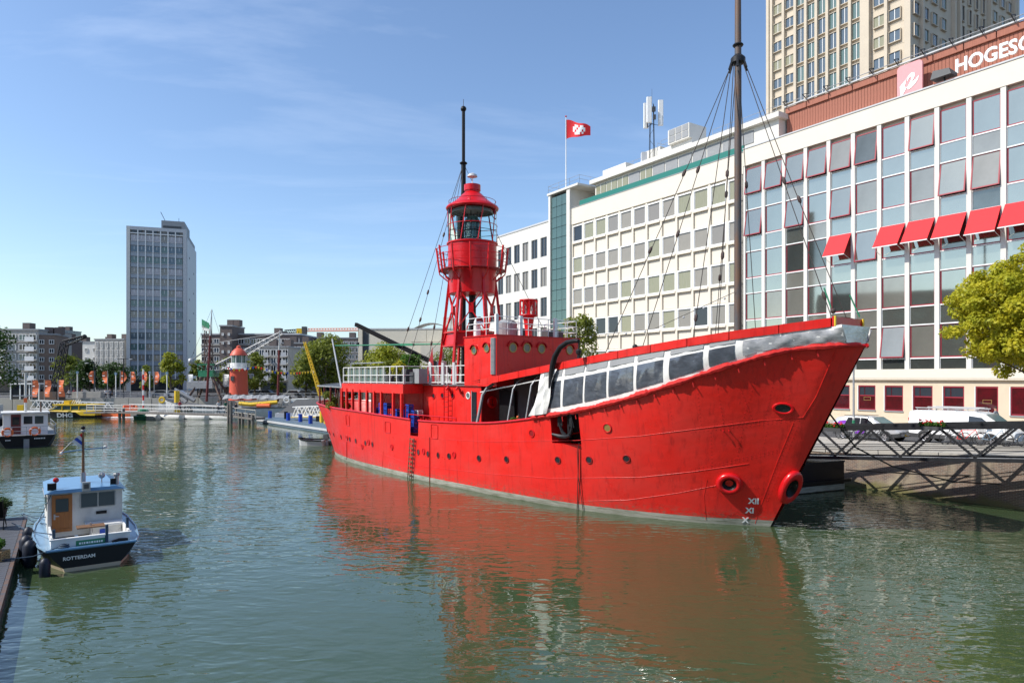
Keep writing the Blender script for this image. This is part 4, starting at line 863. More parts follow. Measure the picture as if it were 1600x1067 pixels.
m=MB(); m.tube([(4.5,0,3.2),(10,0,3.3),(16,0,3.3),(20.5,0,3.4)],.09,'dark_steel',6)
N=24
for i in range(N):
    x0=9.5+i*.42; x1=x0+.42
    z0_=3.35+.08*math.sin(i*2.1); z1_=3.35+.08*math.sin((i+1)*2.1)
    for sy in (-1,1): m.quad((x0,0,z0_),(x1,0,z1_),(x1,sy*1.1,2.75+.1*math.sin(i*1.3)),(x0,sy*1.1,2.75+.1*math.sin((i-1)*1.3)),'mid_grey')
m.obj('boom_with_sail',bg_,fix=False)
m=MB(); m.tube([(12.1,-1,2.05),(14,-1.2,1.9),(18,-1.1,2.25)],.28,'yellow',8); m.tube([(15,-1.4,1.7),(17,-1.5,1.7)],.3,'orange',8); m.box(12.2,18.0,-1,1,1.2,1.95,'dirty_white'); m.obj('deck_cover',bg_)
m=MB(); m.box(20.4,23.0,-1.6,1.2,1.2,2.25,'blue_deck'); m.box(20.2,22.6,-1.5,1.1,2.25,2.75,'dirty_white'); m.torus((19.6,-1.7,2.6),.38,.09,'white_paint','y'); m.obj('cabin',bg_)
m=MB(); m.tube([(3.5,0,2.2),(1.8,0,4.1),(4.8,0,2.4)],.35,'mid_grey',6); m.obj('furled_sail',bg_)
m=MB()
for q in ((2.0,1.5),(8.5,1.5),(13,1.5)): 
    b=at(331,483,106)-Vector((bh.x,106,0)); m.tube([b,(q[0],-2,q[1])],.02,'cable',4,cap=False)
b=at(437,516,106)-Vector((bh.x,106,0)); 
for q in (15,22.8): m.tube([b,(q,-1.6,1.6)],.02,'cable',4,cap=False)
m.obj('rigging',bg_)
# bunting between the masts
bt=thing('bunting','string of small red and yellow flags hung beside the lighthouse','bunting',(0,104.5,0)); m=MB(); r_=random.Random(5)
pf=[at(346,572,104.5),at(372,577,104.5),at(402,572,104.5),at(432,581,104.5),at(462,582,104.5),at(492,579,104.5)]
m.tube([Vector((p.x,0,p.z)) for p in pf],.02,'cable',4); m.obj('cord',bt)
fl=[];
for c_ in ('flower_red','yellow','letter_white','blue_crate'):
    q=MB(); q.add([(-.16,0,0),(.16,0,0),(0,.03,-.42)],[(0,1,2)],c_); fl.append(q.mesh('flag',fix=False))
for a,b in zip(pf,pf[1:]):
    n=int((b-a).length/.42)
    for i in range(n): p=a.lerp(b,(i+.5)/n); link('flag',r_.choice(fl),bt,(p.x,-.02,p.z))
# dark tent-like deck house left of the stern
A=at(470,640,94); t=thing('workboat','low workboat with dark canvas cover moored behind the blue pontoon','boat',(A.x,94,0)); m=MB(); m.prism([(-3,-1.6),(4.5,-1.6),(6,0),(4.5,1.6),(-3,1.6)],-.3,1.2,'pale_grey'); m.obj('hull',t)
m=MB(); m.add([(-2.6,-1.4,1.2),(4.2,-1.4,1.2),(4.2,1.4,1.2),(-2.6,1.4,1.2),(-.6,0,3.0),(2.8,0,3.0)],[(0,1,5,4),(2,3,4,5),(1,2,5),(3,0,4)],'dark_grey'); m.obj('canvas_cover',t)

# ---------------------------------------------------------------- far footbridge on floats with railings and walkers
fb=thing('floating_footbridge','long low wooden footbridge on pale floats with white railings','footbridge',(0,0,0))
p0=wat(150,651,1.0); 
A0=Vector((at(196,0,97.5).x,97.5,1.05)); A1=Vector((at(358,0,91).x,91,1.05)); A2=Vector((at(404,0,87.5).x,87.5,.75))
m=MB(); m.bar(A0,A1,2.2,'deck_wood',.22); m.bar(A0-Vector((6,-1.5,.1)),A0,2.2,'deck_wood',.2); m.bar(A1,A2,2.0,'deck_wood',.25); m.obj('deck',fb)
m=MB(); e=Vector((0,-1,0)); rail(m,[A0+e+Vector((0,0,.1)),A1+e+Vector((0,0,.1))],1.05,'white_paint',2,.025,1.6); rail(m,[A0-e+Vector((0,0,.1)),A1-e+Vector((0,0,.1))],1.05,'white_paint',2,.025,1.6); rail(m,[A1+e,A2+e],1.1,'concrete',2,.06,1.6); rail(m,[A0-Vector((6,-.7,0)),A0+e*.8],1.0,'dirty_white',3,.05,1.5); m.obj('railing',fb)
for i,px in enumerate((226,262,302,342)):
    a=wat(px,655.5); m=MB(); m.lathe([(0,-2.0),(.5,-1.9),(.62,-1.4),(.62,1.4),(.5,1.9),(0,2.0)],(0,0,.25),'dirty_white',12,axis='x'); o=m.obj('float',fb,(a.x,a.y+1.0,0),smooth=True); o.rotation_euler.z=math.atan2(A1.y-A0.y,A1.x-A0.x)
q=MB(); q.tube([(0,0,-1.5),(0,0,2.5)],.20,'deck_wood',8); qm=q.mesh('mooring_post')
for px,Y,s_ in ((357,89.5,1),(361,89.0,1.15),(374,88.5,.6),(379,88,.6),(389,87.4,.6),(395,87,.6),(187,97,.6),(193,97,.7)): o=link('mooring_post',qm,fb,(at(px,0,Y).x,Y,0)); o.scale=(1,1,s_)
for i,(px,Y,cc,lg_) in enumerate(((281,95.2,'cloth_red','cloth_dark'),(341,92.6,'cloth_white','cloth_dark'),(352.5,92,'cloth_green','cloth_dark'),(368.5,90,'cloth_dark','cloth_dark'))):
    p_=person(['person in a maroon shirt striding along the floating footbridge','person in a pale shirt walking on the footbridge','person in dark green walking next to the one in a pale shirt','person in black just past the wooden mooring posts'][i],(at(px,0,Y).x,Y,1.17 if i<3 else 1.0),-PI/2+random.uniform(-.3,.3),cc,lg_,stride=.3,arm=.2)
# yellow navigation post and green buoy boat
A=wat(290,653); t=thing('mooring_post','thick yellow and grey mooring post rising through the footbridge','post',(A.x,99,0)); m=MB(); m.tube([(0,0,-1),(0,0,2.4)],.35,'galv',12); m.obj('post',t); m=MB(); m.tube([(0,0,2.4),(0,0,4.1)],.36,'yellow',12); m.tube([(0,0,.9),(0,0,1.4)],.42,'yellow',12); m.obj('band',t)
A=wat(223,652); t=thing('channel_marker','thin red and white striped marker post on a green float','marker',(at(224,0,99).x,99,0)); m=MB(); 
for i in range(8): m.tube([(0,0,1.2+i*.75),(0,0,1.95+i*.75)],.11,'letter_white' if i%2 else 'flower_red',8)
m.obj('pole',t); m=MB(); m.lathe([(0,-.2),(1.2,-.2),(1.3,.5),(.9,.6),(.7,1.4),(.3,1.5)],(0,0,0),'green_paint',14); m.obj('float',t)
m=MB(); m.box(0,1.0,0,.15,0,1.4,'dirty_white'); m.torus((.5,-.03,1.7),.36,.14,'yellow','y'); tag(m.obj('information_board',None,(at(235,0,96).x,98.2,1.1)),'white board with olive yellow disc on the footbridge','sign')
m=MB(); m.lathe([(0,-1.2),(.35,-1.1),(.4,0),(.35,1.0),(0,1.3)],(0,0,.5),'orange',8,axis='x'); m.box(-.8,.6,-.4,.4,.6,1.0,'lighthouse_red'); tag(m.obj('rescue_boat',None,(at(204,0,104).x,104,.9)),'small orange rescue boat behind the footbridge left end','boat')
m=MB(); m.prism([(-2.6,-.8),(2.2,-.8),(3.2,0),(2.2,.8),(-2.6,.8)],0,.7,'orange'); m.box(-1.6,.8,-.5,.5,.7,1.2,'dark_grey'); tag(m.obj('dinghy',None,(at(171,0,104).x,104,.1)),'orange inflatable dinghy behind the yellow water taxi stern','boat')
# blue pontoon leading to the ship
bp_=thing('blue_pontoon','pale blue floating pontoon with dark blue posts leading to the ship stern','pontoon',(0,0,0)); a=wat(402,660); b=wat(520,678); d_=(b-a).normalized(); n_=Vector((-d_.y,d_.x,0))
m=MB(); m.prism([(a.x,a.y),(b.x,b.y),(b.x+n_.x*5,b.y+n_.y*5),(a.x+n_.x*5,a.y+n_.y*5)],-.3,.65,'pontoon_blue'); m.obj('deck',bp_)
m=MB(); m.bar(a+Vector((0,0,.35))-n_*.05,b+Vector((0,0,.35))-n_*.05,.12,'pale_grey',.25); m.obj('edge_beam',bp_)
for px,o_ in ((412,1),(427,2),(444,1),(461,1.2),(481,.8)):
    m=MB(); p=a+d_*((px-402)/118*(b-a).length); m.tube([(0,0,.4),(0,0,1.6)],.24,'blue_crate' if px!=427 else 'navy',10); m.obj('bollard',bp_,(p.x+n_.x*o_,p.y+n_.y*o_,0))
for px,o_ in ((466,3.4),(476,2.6),(486,2.2)):
    m=MB(); p=a+d_*((px-402)/118*(b-a).length); m.tube([(0,0,.4),(0,0,1.9)],.2,'yellow',10); m.obj('bollard',bp_,(p.x+n_.x*o_,p.y+n_.y*o_,0))
m=MB(); c=a+n_*4.6; rail(m,[c+Vector((0,0,.65)),c+d_*12+Vector((0,0,.65))],1.1,'pale_grey',2,.035,1.8); m.obj('railing',bp_)
wg=thing('gangway','short white truss gangway sloping down behind the ship stern','gangway',(0,0,0)); m=MB(); g0=at(457,640,86); g1=at(507,640,84)
g0.z=1.1; g1.z=1.3
for oy in (0,1.3):
    m.bar(g0+Vector((0,oy,0)),g1+Vector((0,oy,0)),.1,'white_paint'); m.bar(g0+Vector((0,oy,1.2)),g1+Vector((0,oy,1.2)),.1,'white_paint')
    for i in range(8): p=g0.lerp(g1,i/8)+Vector((0,oy,0)); q=g0.lerp(g1,(i+1)/8)+Vector((0,oy,0)); m.bar(p+Vector((0,0,1.2*(i%2))),q+Vector((0,0,1.2*((i+1)%2))),.09,'white_paint')
m.bar(g0+Vector((0,.6,-.1)),g1+Vector((0,.6,-.1)),1.2,'yellow',.1); m.obj('truss',wg)
wg=thing('gangway','white truss gangway lying behind the yellow water taxi','gangway',(0,0,0)); m=MB(); g0=at(47,632,108); g1=at(170,636,108); g0.z=1.1; g1.z=.7
for oy in (0,1.3):
    m.bar(g0+Vector((0,oy,0)),g1+Vector((0,oy,0)),.12,'white_paint'); m.bar(g0+Vector((0,oy,1.3)),g1+Vector((0,oy,1.3)),.12,'white_paint')
    for i in range(14): p=g0.lerp(g1,i/14)+Vector((0,oy,0)); q=g0.lerp(g1,(i+1)/14)+Vector((0,oy,0)); m.bar(p+Vector((0,0,1.3*(i%2))),q+Vector((0,0,1.3*((i+1)%2))),.1,'white_paint')
m.obj('truss',wg)
fp_=MB(); fp_.box(-30,30,0,4,-.4,.7,'concrete'); tag(fp_.obj('landing_stage',None,(at(110,0,108).x,106.5,0)),'long low grey landing stage behind the water taxi','pontoon')
# ---------------------------------------------------------------- the red lightship
SX,SY=10.5,27.6; SA=math.atan2(-.777,.63)
ship=thing('lightship','large red steel lightship with lattice light tower and canvas covered foredeck','ship',(SX,SY,0),SA)
def interp(tab):
    xs=[a for a,_ in tab]; ys=[b for _,b in tab]; n=len(xs); ms=[]
    for i in range(n):
        if i in (0,n-1): j=0 if i==0 else n-2; ms.append((ys[j+1]-ys[j])/(xs[j+1]-xs[j]))
        else:
            a=(ys[i]-ys[i-1])/(xs[i]-xs[i-1]); b=(ys[i+1]-ys[i])/(xs[i+1]-xs[i]); ms.append(0 if a*b<=0 else 2*a*b/(a+b))
    def f(x):
        if x<=xs[0]: return ys[0]
        if x>=xs[-1]: return ys[-1]
        i=next(k for k in range(n-1) if x<=xs[k+1]); h=xs[i+1]-xs[i]; t=(x-xs[i])/h
        return (2*t**3-3*t*t+1)*ys[i]+(t**3-2*t*t+t)*h*ms[i]+(-2*t**3+3*t*t)*ys[i+1]+(t**3-t*t)*h*ms[i+1]
    return f
ZT=interp([(-3.66,7.16),(-2,7.03),(0,6.46),(2,5.75),(5.5,4.77),(8.7,4.2),(14,3.63),(20,3.48),(24,3.58),(30,3.75),(40,4.0),(41.5,4.05)])
B0=interp([(0,0.12),(.015,.5),(.0545,1.64),(.118,2.75),(.19,3.6),(.35,4.3),(.545,4.5),(.745,4.05),(.86,3.3),(.92,2.6),(.97,1.6),(.99,.8),(1,0)])
B1=interp([(0,.05),(.008,.75),(.037,1.5),(.081,2.75),(.125,3.5),(.203,4.15),(.274,4.42),(.39,4.5),(.745,4.38),(.84,3.95),(.878,3.6),(.922,3.0),(.955,2.3),(.985,1.3),(1,0)])
def s_at(w,z):
    s1=-3.66+45.16*w; s0=38.5*w; z1=ZT(s1); return s0+(s1-s0)*(z/z1)
def b_at(w,z):
    s1=-3.66+45.16*w; f=z/ZT(s1); b0,b1=B0(w),B1(w)
    if f<0: return b0*(1+.35*f)
    e=1.35-.75*min(1,w*4) if w<.7 else .6+1.1*(w-.7)/.3
    return b0+(b1-b0)*f**e
def w_of(s,z):
    lo,hi=0,1
    for _ in range(26):
        mi=(lo+hi)/2
        if s_at(mi,z)<s: lo=mi
        else: hi=mi
    return lo
def hp(s,z): return b_at(w_of(s,z),z)
def solve(px,py,p):
    u=(px-CX)/F; s=(10.5-.777*p-u*(27.6-.63*p))/(.63+.777*u); Y=27.6+.777*s-.63*p; return s,CH-(py-HY)/F*Y
def SP(px,py,p): s,z=solve(px,py,p); return Vector((-s,-p,z))
def SPz(px,s): u=(px-CX)/F; return (10.5-.63*s-u*(27.6+.777*s))/(.777-.63*u)
def SF(px,py,s):  # point on the athwart plane at station s
    p=SPz(px,s); Y=27.6+.777*s-.63*p; return Vector((-s,-p,CH-(py-HY)/F*Y))
def HIT(px,py,off=0.0):
    p=4.0
    for _ in range(14): s,z=solve(px,py,p); z=min(z,ZT(s)); p=p*.4+hp(s,z)*.6
    return Vector((-s,-(p+off),z))
def hnorm(v):
    s,z=-v.x,v.z; e=.15; a=hp(s+e,z)-hp(s-e,z); b=hp(s,min(z+e,ZT(s)))-hp(s,z-e); n=Vector((a/(2*e),-1,-b/(e+min(e,ZT(s)-z+1e-3)))); n=Vector((-(-a/(2*e)),-1,-(b/(2*e)))); return n.normalized()
# w samples: fine near the ends, with exact cuts at the openings
pk1=w_of(-HIT(868,670).x,3.6); pk0=w_of(-HIT(914,670).x,3.6); gp0=w_of(-HIT(653.5,668).x,3.1); gp1=w_of(-HIT(641,668).x,3.1)
PZ0=3.0; GZ0=2.54
ws=sorted(set([0,.004,.01,.018,.03,.045]+[.06+.94*i/84 for i in range(85)]+[.985,.992,.997,.9993]+[pk0,pk1,gp0,gp1]))
ws=[w_ for i,w_ in enumerate(ws) if all(abs(w_-q)>.009 or w_==q for q in (pk0,pk1,gp0,gp1))]
zl=[-1.0,-.3,0,.16,.27,.9,1.5,2.05,GZ0,PZ0]
def zrows(w_): z1=ZT(-3.66+45.16*w_); return zl+[PZ0+(z1-PZ0)*k/9 for k in range(1,10)]
NR=len(zl)+9
for side in (-1,1):
    m=MB(); vs=[];
    for w_ in ws:
        for z in zrows(w_):
            s_=s_at(w_,z) if not(w_ in (pk0,pk1) and z>PZ0) else s_at(w_,PZ0)
            vs.append((-s_,side*(b_at(w_,z) if s_==s_at(w_,z) else hp(s_,z)),z))
    fr_=[];fb=[]
    for i in range(len(ws)-1):
        wc=(ws[i]+ws[i+1])/2
        for k in range(NR-1):
            if side<0 and pk0<wc<pk1 and k>=9: continue
            if gp0<wc<gp1 and k>=8: continue
            a=i*NR+k; f=(a,a+NR,a+NR+1,a+1); (fb if k<4 and k>=2 else fr_).append(f)
    m.add(vs,fr_,'red_paint'); o=len(m.v); m.v; i_=m.mi('boot_top'); 
    for f in fb: m.f.append(f); m.m.append(i_)
    me=m.mesh('hull_side',True,False); link('hull_side',me,ship)
# stern cap line / keel closing and decks
m=MB(); pts=[]
for w_ in [i/60 for i in range(61)]: z=ZT(-3.66+45.16*w_)-1.0; pts.append((-s_at(w_,z),b_at(w_,z)-.03,z))
m.add([(x,y,z) for x,y,z in pts]+[(x,-y,z) for x,y,z in pts],[(i,i+1,62+i,61+i) for i in range(60)],'dark_red'); m.obj('main_deck',ship,fix=False)
# cap rail along the bulwark
for side in (-1,1):
    m=MB(); segs=[[w_ for w_ in ws if w_<=gp0],[w_ for w_ in ws if w_>=gp1]]
    for sg_ in segs: m.tube([(-s_at(w_,ZT(-3.66+45.16*w_)),side*(b_at(w_,ZT(-3.66+45.16*w_))),ZT(-3.66+45.16*w_)) for w_ in sg_],.07,'red_gloss',6)
    m.obj('cap_rail',ship,smooth=True)
# anchor recess
def hull_in(w_,z,dp): s=s_at(w_,PZ0); return Vector((-s,-(hp(s,z)-dp),z))
m=MB(); zt0=ZT(s_at(pk0,PZ0))-.02; zt1=ZT(s_at(pk1,PZ0))-.02
a0,a1=hull_in(pk0,PZ0,0),hull_in(pk1,PZ0,0); b0_,b1_=hull_in(pk0,zt0,0),hull_in(pk1,zt1,0); dv=Vector((0,1.1,0))
m.quad(a0,a1,a1+dv,a0+dv,'red_gloss'); m.quad(a0,b0_,b0_+dv,a0+dv,'dark_red'); m.quad(a1,b1_,b1_+dv,a1+dv,'red_gloss'); m.quad(a0+dv,a1+dv,b1_+dv,b0_+dv,'black_paint'); m.obj('anchor_recess',ship,fix=False)
an_=thing('anchor','dark iron stock anchor hanging in the square hull recess','anchor',(0,0,0)); an_['category']='anchor'
c=(a0+a1)/2+Vector((0,-.05,0)); c.z=3.42
an_.location=Matrix.Translation((SX,SY,0))@Matrix.Rotation(SA,4,'Z')@c; an_.rotation_euler=(0,0,SA)
m=MB(); m.tube([(0,.25,-.15),(0,.15,1.0)],[.09,.07],'dark_steel',8); m.tube([(-.55,-.35,.02),(-.2,-.2,-.06),(.2,-.2,-.06),(.6,-.35,.02)],[.05,.09,.09,.05],'dark_steel',6); m.obj('shank',an_,smooth=True)
for sx in (-1,1):
    m=MB(); m.tube([(0,.1,-.1),(sx*.28,.05,.1),(sx*.42,.0,.45),(sx*.36,-.02,.8)],[.09,.08,.06,.04],'dark_steel',7); m.add([(sx*.55,0,.35),(sx*.22,0,.4),(sx*.25,-.05,.95),(sx*.42,-.12,1.0),(sx*.42,.05,.5)],[(0,1,2,3),(0,4,3),(1,2,4)],'dark_steel'); m.obj('fluke',an_,smooth=True)
# plate seams and rivets
def hpoly(pxs,off=.012,n=10):
    out=[]; 
    for a,b in zip(pxs,pxs[1:]):
        for k in range(n): t=k/n; out.append(HIT(a[0]+(b[0]-a[0])*t,a[1]+(b[1]-a[1])*t,off))
    out.append(HIT(*pxs[-1],off)); return out
def seam(pxs,r=.018,mm='red_paint',n=8): 
    m=MB(); m.tube(hpoly(pxs,.004,n),r,mm,5); return m.obj('plate_seam',ship,smooth=True)
seam([(530,690),(590,707),(647,726),(760,739.6),(860,747),(1000,745.5),(1080,737),(1170,724)],.011)
seam([(545,664),(600,673),(655,683)],.009); seam([(658,684),(760,690),(900,688),(1000,681),(1080,671),(1188,657),(1255,652),(1275,620),(1305,550)],.012)
seam([(900,783),(980,781),(1060,770),(1150,752)],.009); seam([(1105,749),(1100,775),(1103,812)],.007); seam([(1240,660),(1215,720),(1185,800),(1180,818)],.009)
for q in ((599,705,597,732),(484,0,0,0)): 
    if q[1]: seam([(q[0],q[1]),(q[2],q[3])],.012)
seam([(671.5,683),(671.5,760)],.04,'dark_red',10); seam([(542,690),(542,718)],.03,'dark_red',6)
m=MB()
def riv(pxs,step=.16):
    P_=hpoly(pxs,.006,8); acc=0
    for a,b in zip(P_,P_[1:]):
        L_=(b-a).length; 
        while acc<L_:
            p=a.lerp(b,acc/L_); m.add([p+Vector((.018,0,0)),p+Vector((-.018,0,0)),p+Vector((0,0,.018)),p+Vector((0,0,-.018)),p+Vector((0,-.012,0))],[(0,2,4),(2,1,4),(1,3,4),(3,0,4)],'red_gloss'); acc+=step
        acc-=L_
for pp_ in ([(1080,737),(1215,706)],[(1080,733),(1215,702)],[(1080,671),(1255,652)],[(1080,675),(1250,656)],[(1180,592),(1160,657)],[(1216,560),(1195,655)],[(1245,560),(1225,650)],[(1150,590),(1175,655)],[(1120,600),(1130,663)],[(1240,664),(1185,800)],[(1246,666),(1192,800)],[(1100,760),(1200,762)],[(1100,800),(1180,806)],[(1000,781),(1150,752)],[(1160,670),(1150,720)],[(1110,675),(1112,728)],[(1200,662),(1192,700)],[(1140,664),(1146,655)],[(1090,615),(1095,665)],[(1045,625),(1052,675)],[(1130,810),(1200,770)]): riv(pp_)
m.obj('rivets',ship,kind='stuff',fix=False)
# oriented discs on the hull
def hull_frame(px,py,off=0):
    p=HIT(px,py,off); n=hnorm(p); u_=Vector((0,0,1)); x=u_.cross(n).normalized(); y=n.cross(x).normalized(); M_=Matrix((x,y,n)).transposed().to_4x4(); M_.translation=p; return M_
def ringmesh(name,R,r,m1,inner=None,depth=.05,n=18):
    q=MB(); q.torus((0,0,0),R,r,m1,'z',n,6); 
    if inner: q.lathe([(0,.004),(R,.004)],(0,0,0),inner,n)
    return q.mesh(name,True)
ph=ringmesh('porthole',.14,.025,'dark_red','glass_dark'); pd_=ringmesh('porthole_cover',.15,.03,'red_gloss','red_gloss')
for px,py in ((509,673),(515,676),(521.5,678.7),(533,682.3),(546.5,686),(556,688.6),(571,692),(582,694),(653.7,706.2),(668.6,709),(684.6,711),(701.7,712.3),(748.5,715.7),(791.6,717.5),(871.7,718.5),(920.5,718.5),(979,716.5)):
    o=link('porthole',ph,ship); o.matrix_local=hull_frame(px,py,.01); k=1.0 if px<700 else 1.12; o.scale=(k*.8,k*1.15,k) if px<700 else (k,k,k)
for px,py in ((542,683.5),(576,690.7),(612.5,698.3),(662,705),(709.8,710.4),(566,697.5)):
    o=link('porthole_cover',pd_,ship); o.matrix_local=hull_frame(px,py,.02); o.scale=(.9,1.1,1)
big=ringmesh('scupper_ring',.17,.03,'red_gloss','dark_red'); o=link('scupper_ring',big,ship); o.matrix_local=hull_frame(831,677,.01)
big=ringmesh('scupper_ring',.19,.035,'red_gloss','brass'); o=link('scupper_ring',big,ship); o.matrix_local=hull_frame(949,668.5,.01)
ov=ringmesh('bow_porthole',.32,.06,'red_gloss','glass_dark',n=28); o=link('bow_porthole',ov,ship); o.matrix_local=hull_frame(1224,638,.02)@Matrix.Rotation(-.1,4,'Z')@Matrix.Diagonal((1.05,.62,1,1))
q=MB(); q.torus((0,0,.02),.38,.14,'red_gloss','z',28,10); q.lathe([(0,-.16),(.14,-.14),(.27,0.02)],(0,0,.1),'black_paint',24); q.lathe([(.25,.1),(.28,0.0)],(0,0,0),'dark_red',24); hw_=q.mesh('hawse_pipe',True)
o=link('hawse_pipe',hw_,ship); o.matrix_local=hull_frame(1140,755,.03)@Matrix.Diagonal((1,.9,1,1))
# second hawse close to the stem: leans outward so that its rim shows in profile
hz=Vector((.86,-.30,-.42)).normalized(); hx=Vector((0,0,1)).cross(hz).normalized(); hy=hz.cross(hx); Mh=Matrix((hx,hy,hz)).transposed().to_4x4(); Mh.translation=Vector((.90,-.22,1.72)); o=link('hawse_pipe',hw_,ship); o.matrix_local=Mh@Matrix.Diagonal((.95,1.45,1.15,1))
# draft marks in roman numerals
for (px,py,s_) in ((1165,816,'X'),(1172,801,'XI'),(1178,786.5,'XII')):
    M_=hull_frame(px,py,.02); text('draft_mark',s_,.33,'letter_white',ship,M_,ext=.004,off=.012)
# freeing port frames
for (px,py,w_,h_) in ((543.4,656.6,.55,.75),(606,667.5,.7,.7),(679,674,.7,.8)):
    M_=hull_frame(px,py,.012); q=MB(); pts=rrect(0,0,w_/2,h_/2,.1,3); q.tube([(x,y,0) for x,y in pts]+[(pts[0][0],pts[0][1],0)],.02,'red_gloss',5); o=q.obj('freeing_port',ship); o.matrix_local=M_
# cracked lips / lifting eyes
for px,py in ((1130,672),(1139,672)):
    q=MB(); q.tube([(0,0,0),(0,.0,.1),(.02,-.12,.1)],.02,'red_gloss',5); o=q.obj('eye_bolt',ship); o.matrix_local=hull_frame(px,py,0)
# boarding ladder on the hull
m=MB()
for s_ in (-.22,.22):
    m.tube([HIT(646.5,684,.12)+Vector((s_,0,0)),HIT(642,748,.12)+Vector((s_,0,-.3))],.03,'rust_grey',5)
for i in range(10):
    t=i/9; p=HIT(646.5,686,.12).lerp(HIT(642,748,.12),t); m.bar(p-Vector((.25,0,0)),p+Vector((.25,0,0)),.07,'wood',.05)
m.obj('boarding_ladder',ship)
m=MB(); m.tube([HIT(906,692,.06),HIT(905,745,.08),HIT(903,798,.06)],.02,'cable',5); m.tube([HIT(913,800,.06),HIT(906,745,.1),HIT(905,700,.12)],.018,'cable',5); m.obj('hanging_cable',ship)

# ---------------------------------------------------------------- superstructure
ZD=2.62
def side_wall(s0,s1,p,z0,z1,mm): return [(-s0,-p,z0),(-s1,-p,z0),(-s1,-p,z1),(-s0,-p,z1)]
m=MB(); m.box(-21.9,-15.85,-2.9,2.9,2.3,5.52,'red_paint'); m.obj('deck_house',ship)
m=MB(); 
pw=[(-22.0,-2.9),(-29.5,-2.6),(-29.5,2.6),(-22.0,2.9)]; m.prism(pw,2.4,5.0,'red_paint'); m.obj('aft_house',ship)
# upper aft deck with red fascia
S1=21.85; S2=30.7
def bw_(s): return hp(s,ZT(s))-.08
pl_=[(-s,-(bw_(s))) for s in np.linspace(S1,S2,8)]; pl2=pl_+[(x,-y) for x,y in pl_[::-1]]
m=MB(); m.prism(pl2,5.02,5.60,'red_paint'); m.obj('aft_fascia',ship)
m=MB(); m.prism([(-16.0,-3.0),(-22.6,-3.0),(-22.6,3.0),(-16.0,3.0)],5.53,5.57,'roof_felt'); m.prism([(x*1,y*.97) for x,y in pl2],5.61,5.64,'roof_felt'); m.obj('upper_deck',ship)
q=MB(); q.bar((0,0,0),(0,0,1.56),.16,'red_paint'); cm=q.mesh('post')
for px in (532.5,540.5,550,561.5,573,584.5,596,615,628):
    a=SP(px,640,4.35); s=-a.x; link('post',cm,ship,(-s,-(bw_(s)-.02),ZT(s)-.06))
    link('post',cm,ship,(-s,(bw_(s)-.02),ZT(s)-.06))
# midship front wall, portholes
sp_mesh=MB(); sp_mesh.torus((0,0,0),.17,.035,'red_gloss','z',18,6); sp_mesh.lathe([(0,.005),(.17,.005)],(0,0,0),'glass_dark',18); spm_=sp_mesh.mesh('porthole',True)
spw=MB(); spw.torus((0,0,0),.18,.035,'white_paint','z',18,6); spw.lathe([(0,.005),(.18,.005)],(0,0,0),'glass_tint',18); spw_=spw.mesh('porthole',True)
def on_side(px,py,p,off=.01): v=SP(px,py,p); return frame((v.x,-p-off,v.z),(1,0,0),(0,0,1))
for px,py,mm_ in ((677.5,618.5,spm_),(691.5,618,spm_),(707.5,618,spm_),(731.6,618,spw_)): o=link('porthole',mm_,ship); o.matrix_local=on_side(px,py,2.9,.01)
def goose(px,py):
    v=SP(px,py,2.95); m=MB(); m.tube([(v.x,v.y,v.z-.35),(v.x,v.y-.12,v.z-.05),(v.x,v.y-.26,v.z+.03),(v.x,v.y-.36,v.z-.1)],.07,'red_gloss',8); m.obj('vent_pipe',ship,smooth=True)
goose(705,606); goose(720.5,606)
m=MB(); a=SP(697,604,3.12)
for s_ in (-.22,.22): m.tube([(a.x+s_,-3.12,a.z+.1),(a.x+s_,-3.12,ZD+.3)],.035,'red_gloss',5)
for i in range(9): m.tube([(a.x-.22,-3.12,a.z-.3*i),(a.x+.22,-3.12,a.z-.3*i)],.02,'dark_red',5)
m.obj('wall_ladder',ship)
m=MB(); a=SP(738,612,2.9); b=SP(745,655,2.9); m.box(a.x,a.x+.42,-2.93,-2.88,2.9,a.z,'glass_dark'); m.box(a.x-.04,a.x,-2.95,-2.88,2.9,a.z+.05,'mid_grey'); m.obj('door',ship)
m=MB(); rail(m,[(-21.5,-4.2,3.45),(-16.4,-4.2,3.45)],.32,'red_gloss',1,.03,1.3); rail(m,[(-21.85,-4.2,3.4),(-21.85,-4.2,3.41)],.9,'red_gloss',1,.03); m.obj('bulwark_rail',ship)
# wheelhouse
m=MB(); m.box(-17.3,-14.3,-3.0,3.25,5.52,8.28,'red_paint'); m.obj('wheelhouse',ship)
m=MB(); m.box(-17.35,-14.25,-3.05,3.3,8.28,8.34,'red_gloss'); m.obj('wheelhouse_roof',ship)
wp=MB(); wp.torus((0,0,.01),.215,.035,'brass','z',20,6); wp.lathe([(0,.01),(.2,.01)],(0,0,0),'glass_blind',20); wpm=wp.mesh('porthole',True)
wps=MB(); wps.torus((0,0,.01),.21,.04,'brass','z',20,6); wps.lathe([(0,.01),(.2,.01)],(0,0,0),'glass_tint',20); wpsm=wps.mesh('porthole',True)
br=MB(); br.lathe([(.30,.0),(.36,.0),(.36,.12),(.30,.12)],(0,0,0),'red_gloss',12,.15,PI-.15); brm=br.mesh('eyebrow',True)
for px,py in ((741.3,547.5),(761,544)):
    o=link('porthole',wpsm,ship); o.matrix_local=on_side(px,py,3.0,.01); o=link('eyebrow',brm,o); o.matrix_local=Matrix.Identity(4)
for px,py in ((800.9,543.3),(822.8,543.6),(845.8,545),(889.6,547)):
    v=SF(px,py,14.3); Mx=frame((-14.3+.01,v.y,v.z),(0,1,0),(0,0,1)); o=link('porthole',wpm,ship); o.matrix_local=Mx; o.scale=(1.12,1.12,1); o=link('eyebrow',brm,o); o.matrix_local=Matrix.Identity(4)
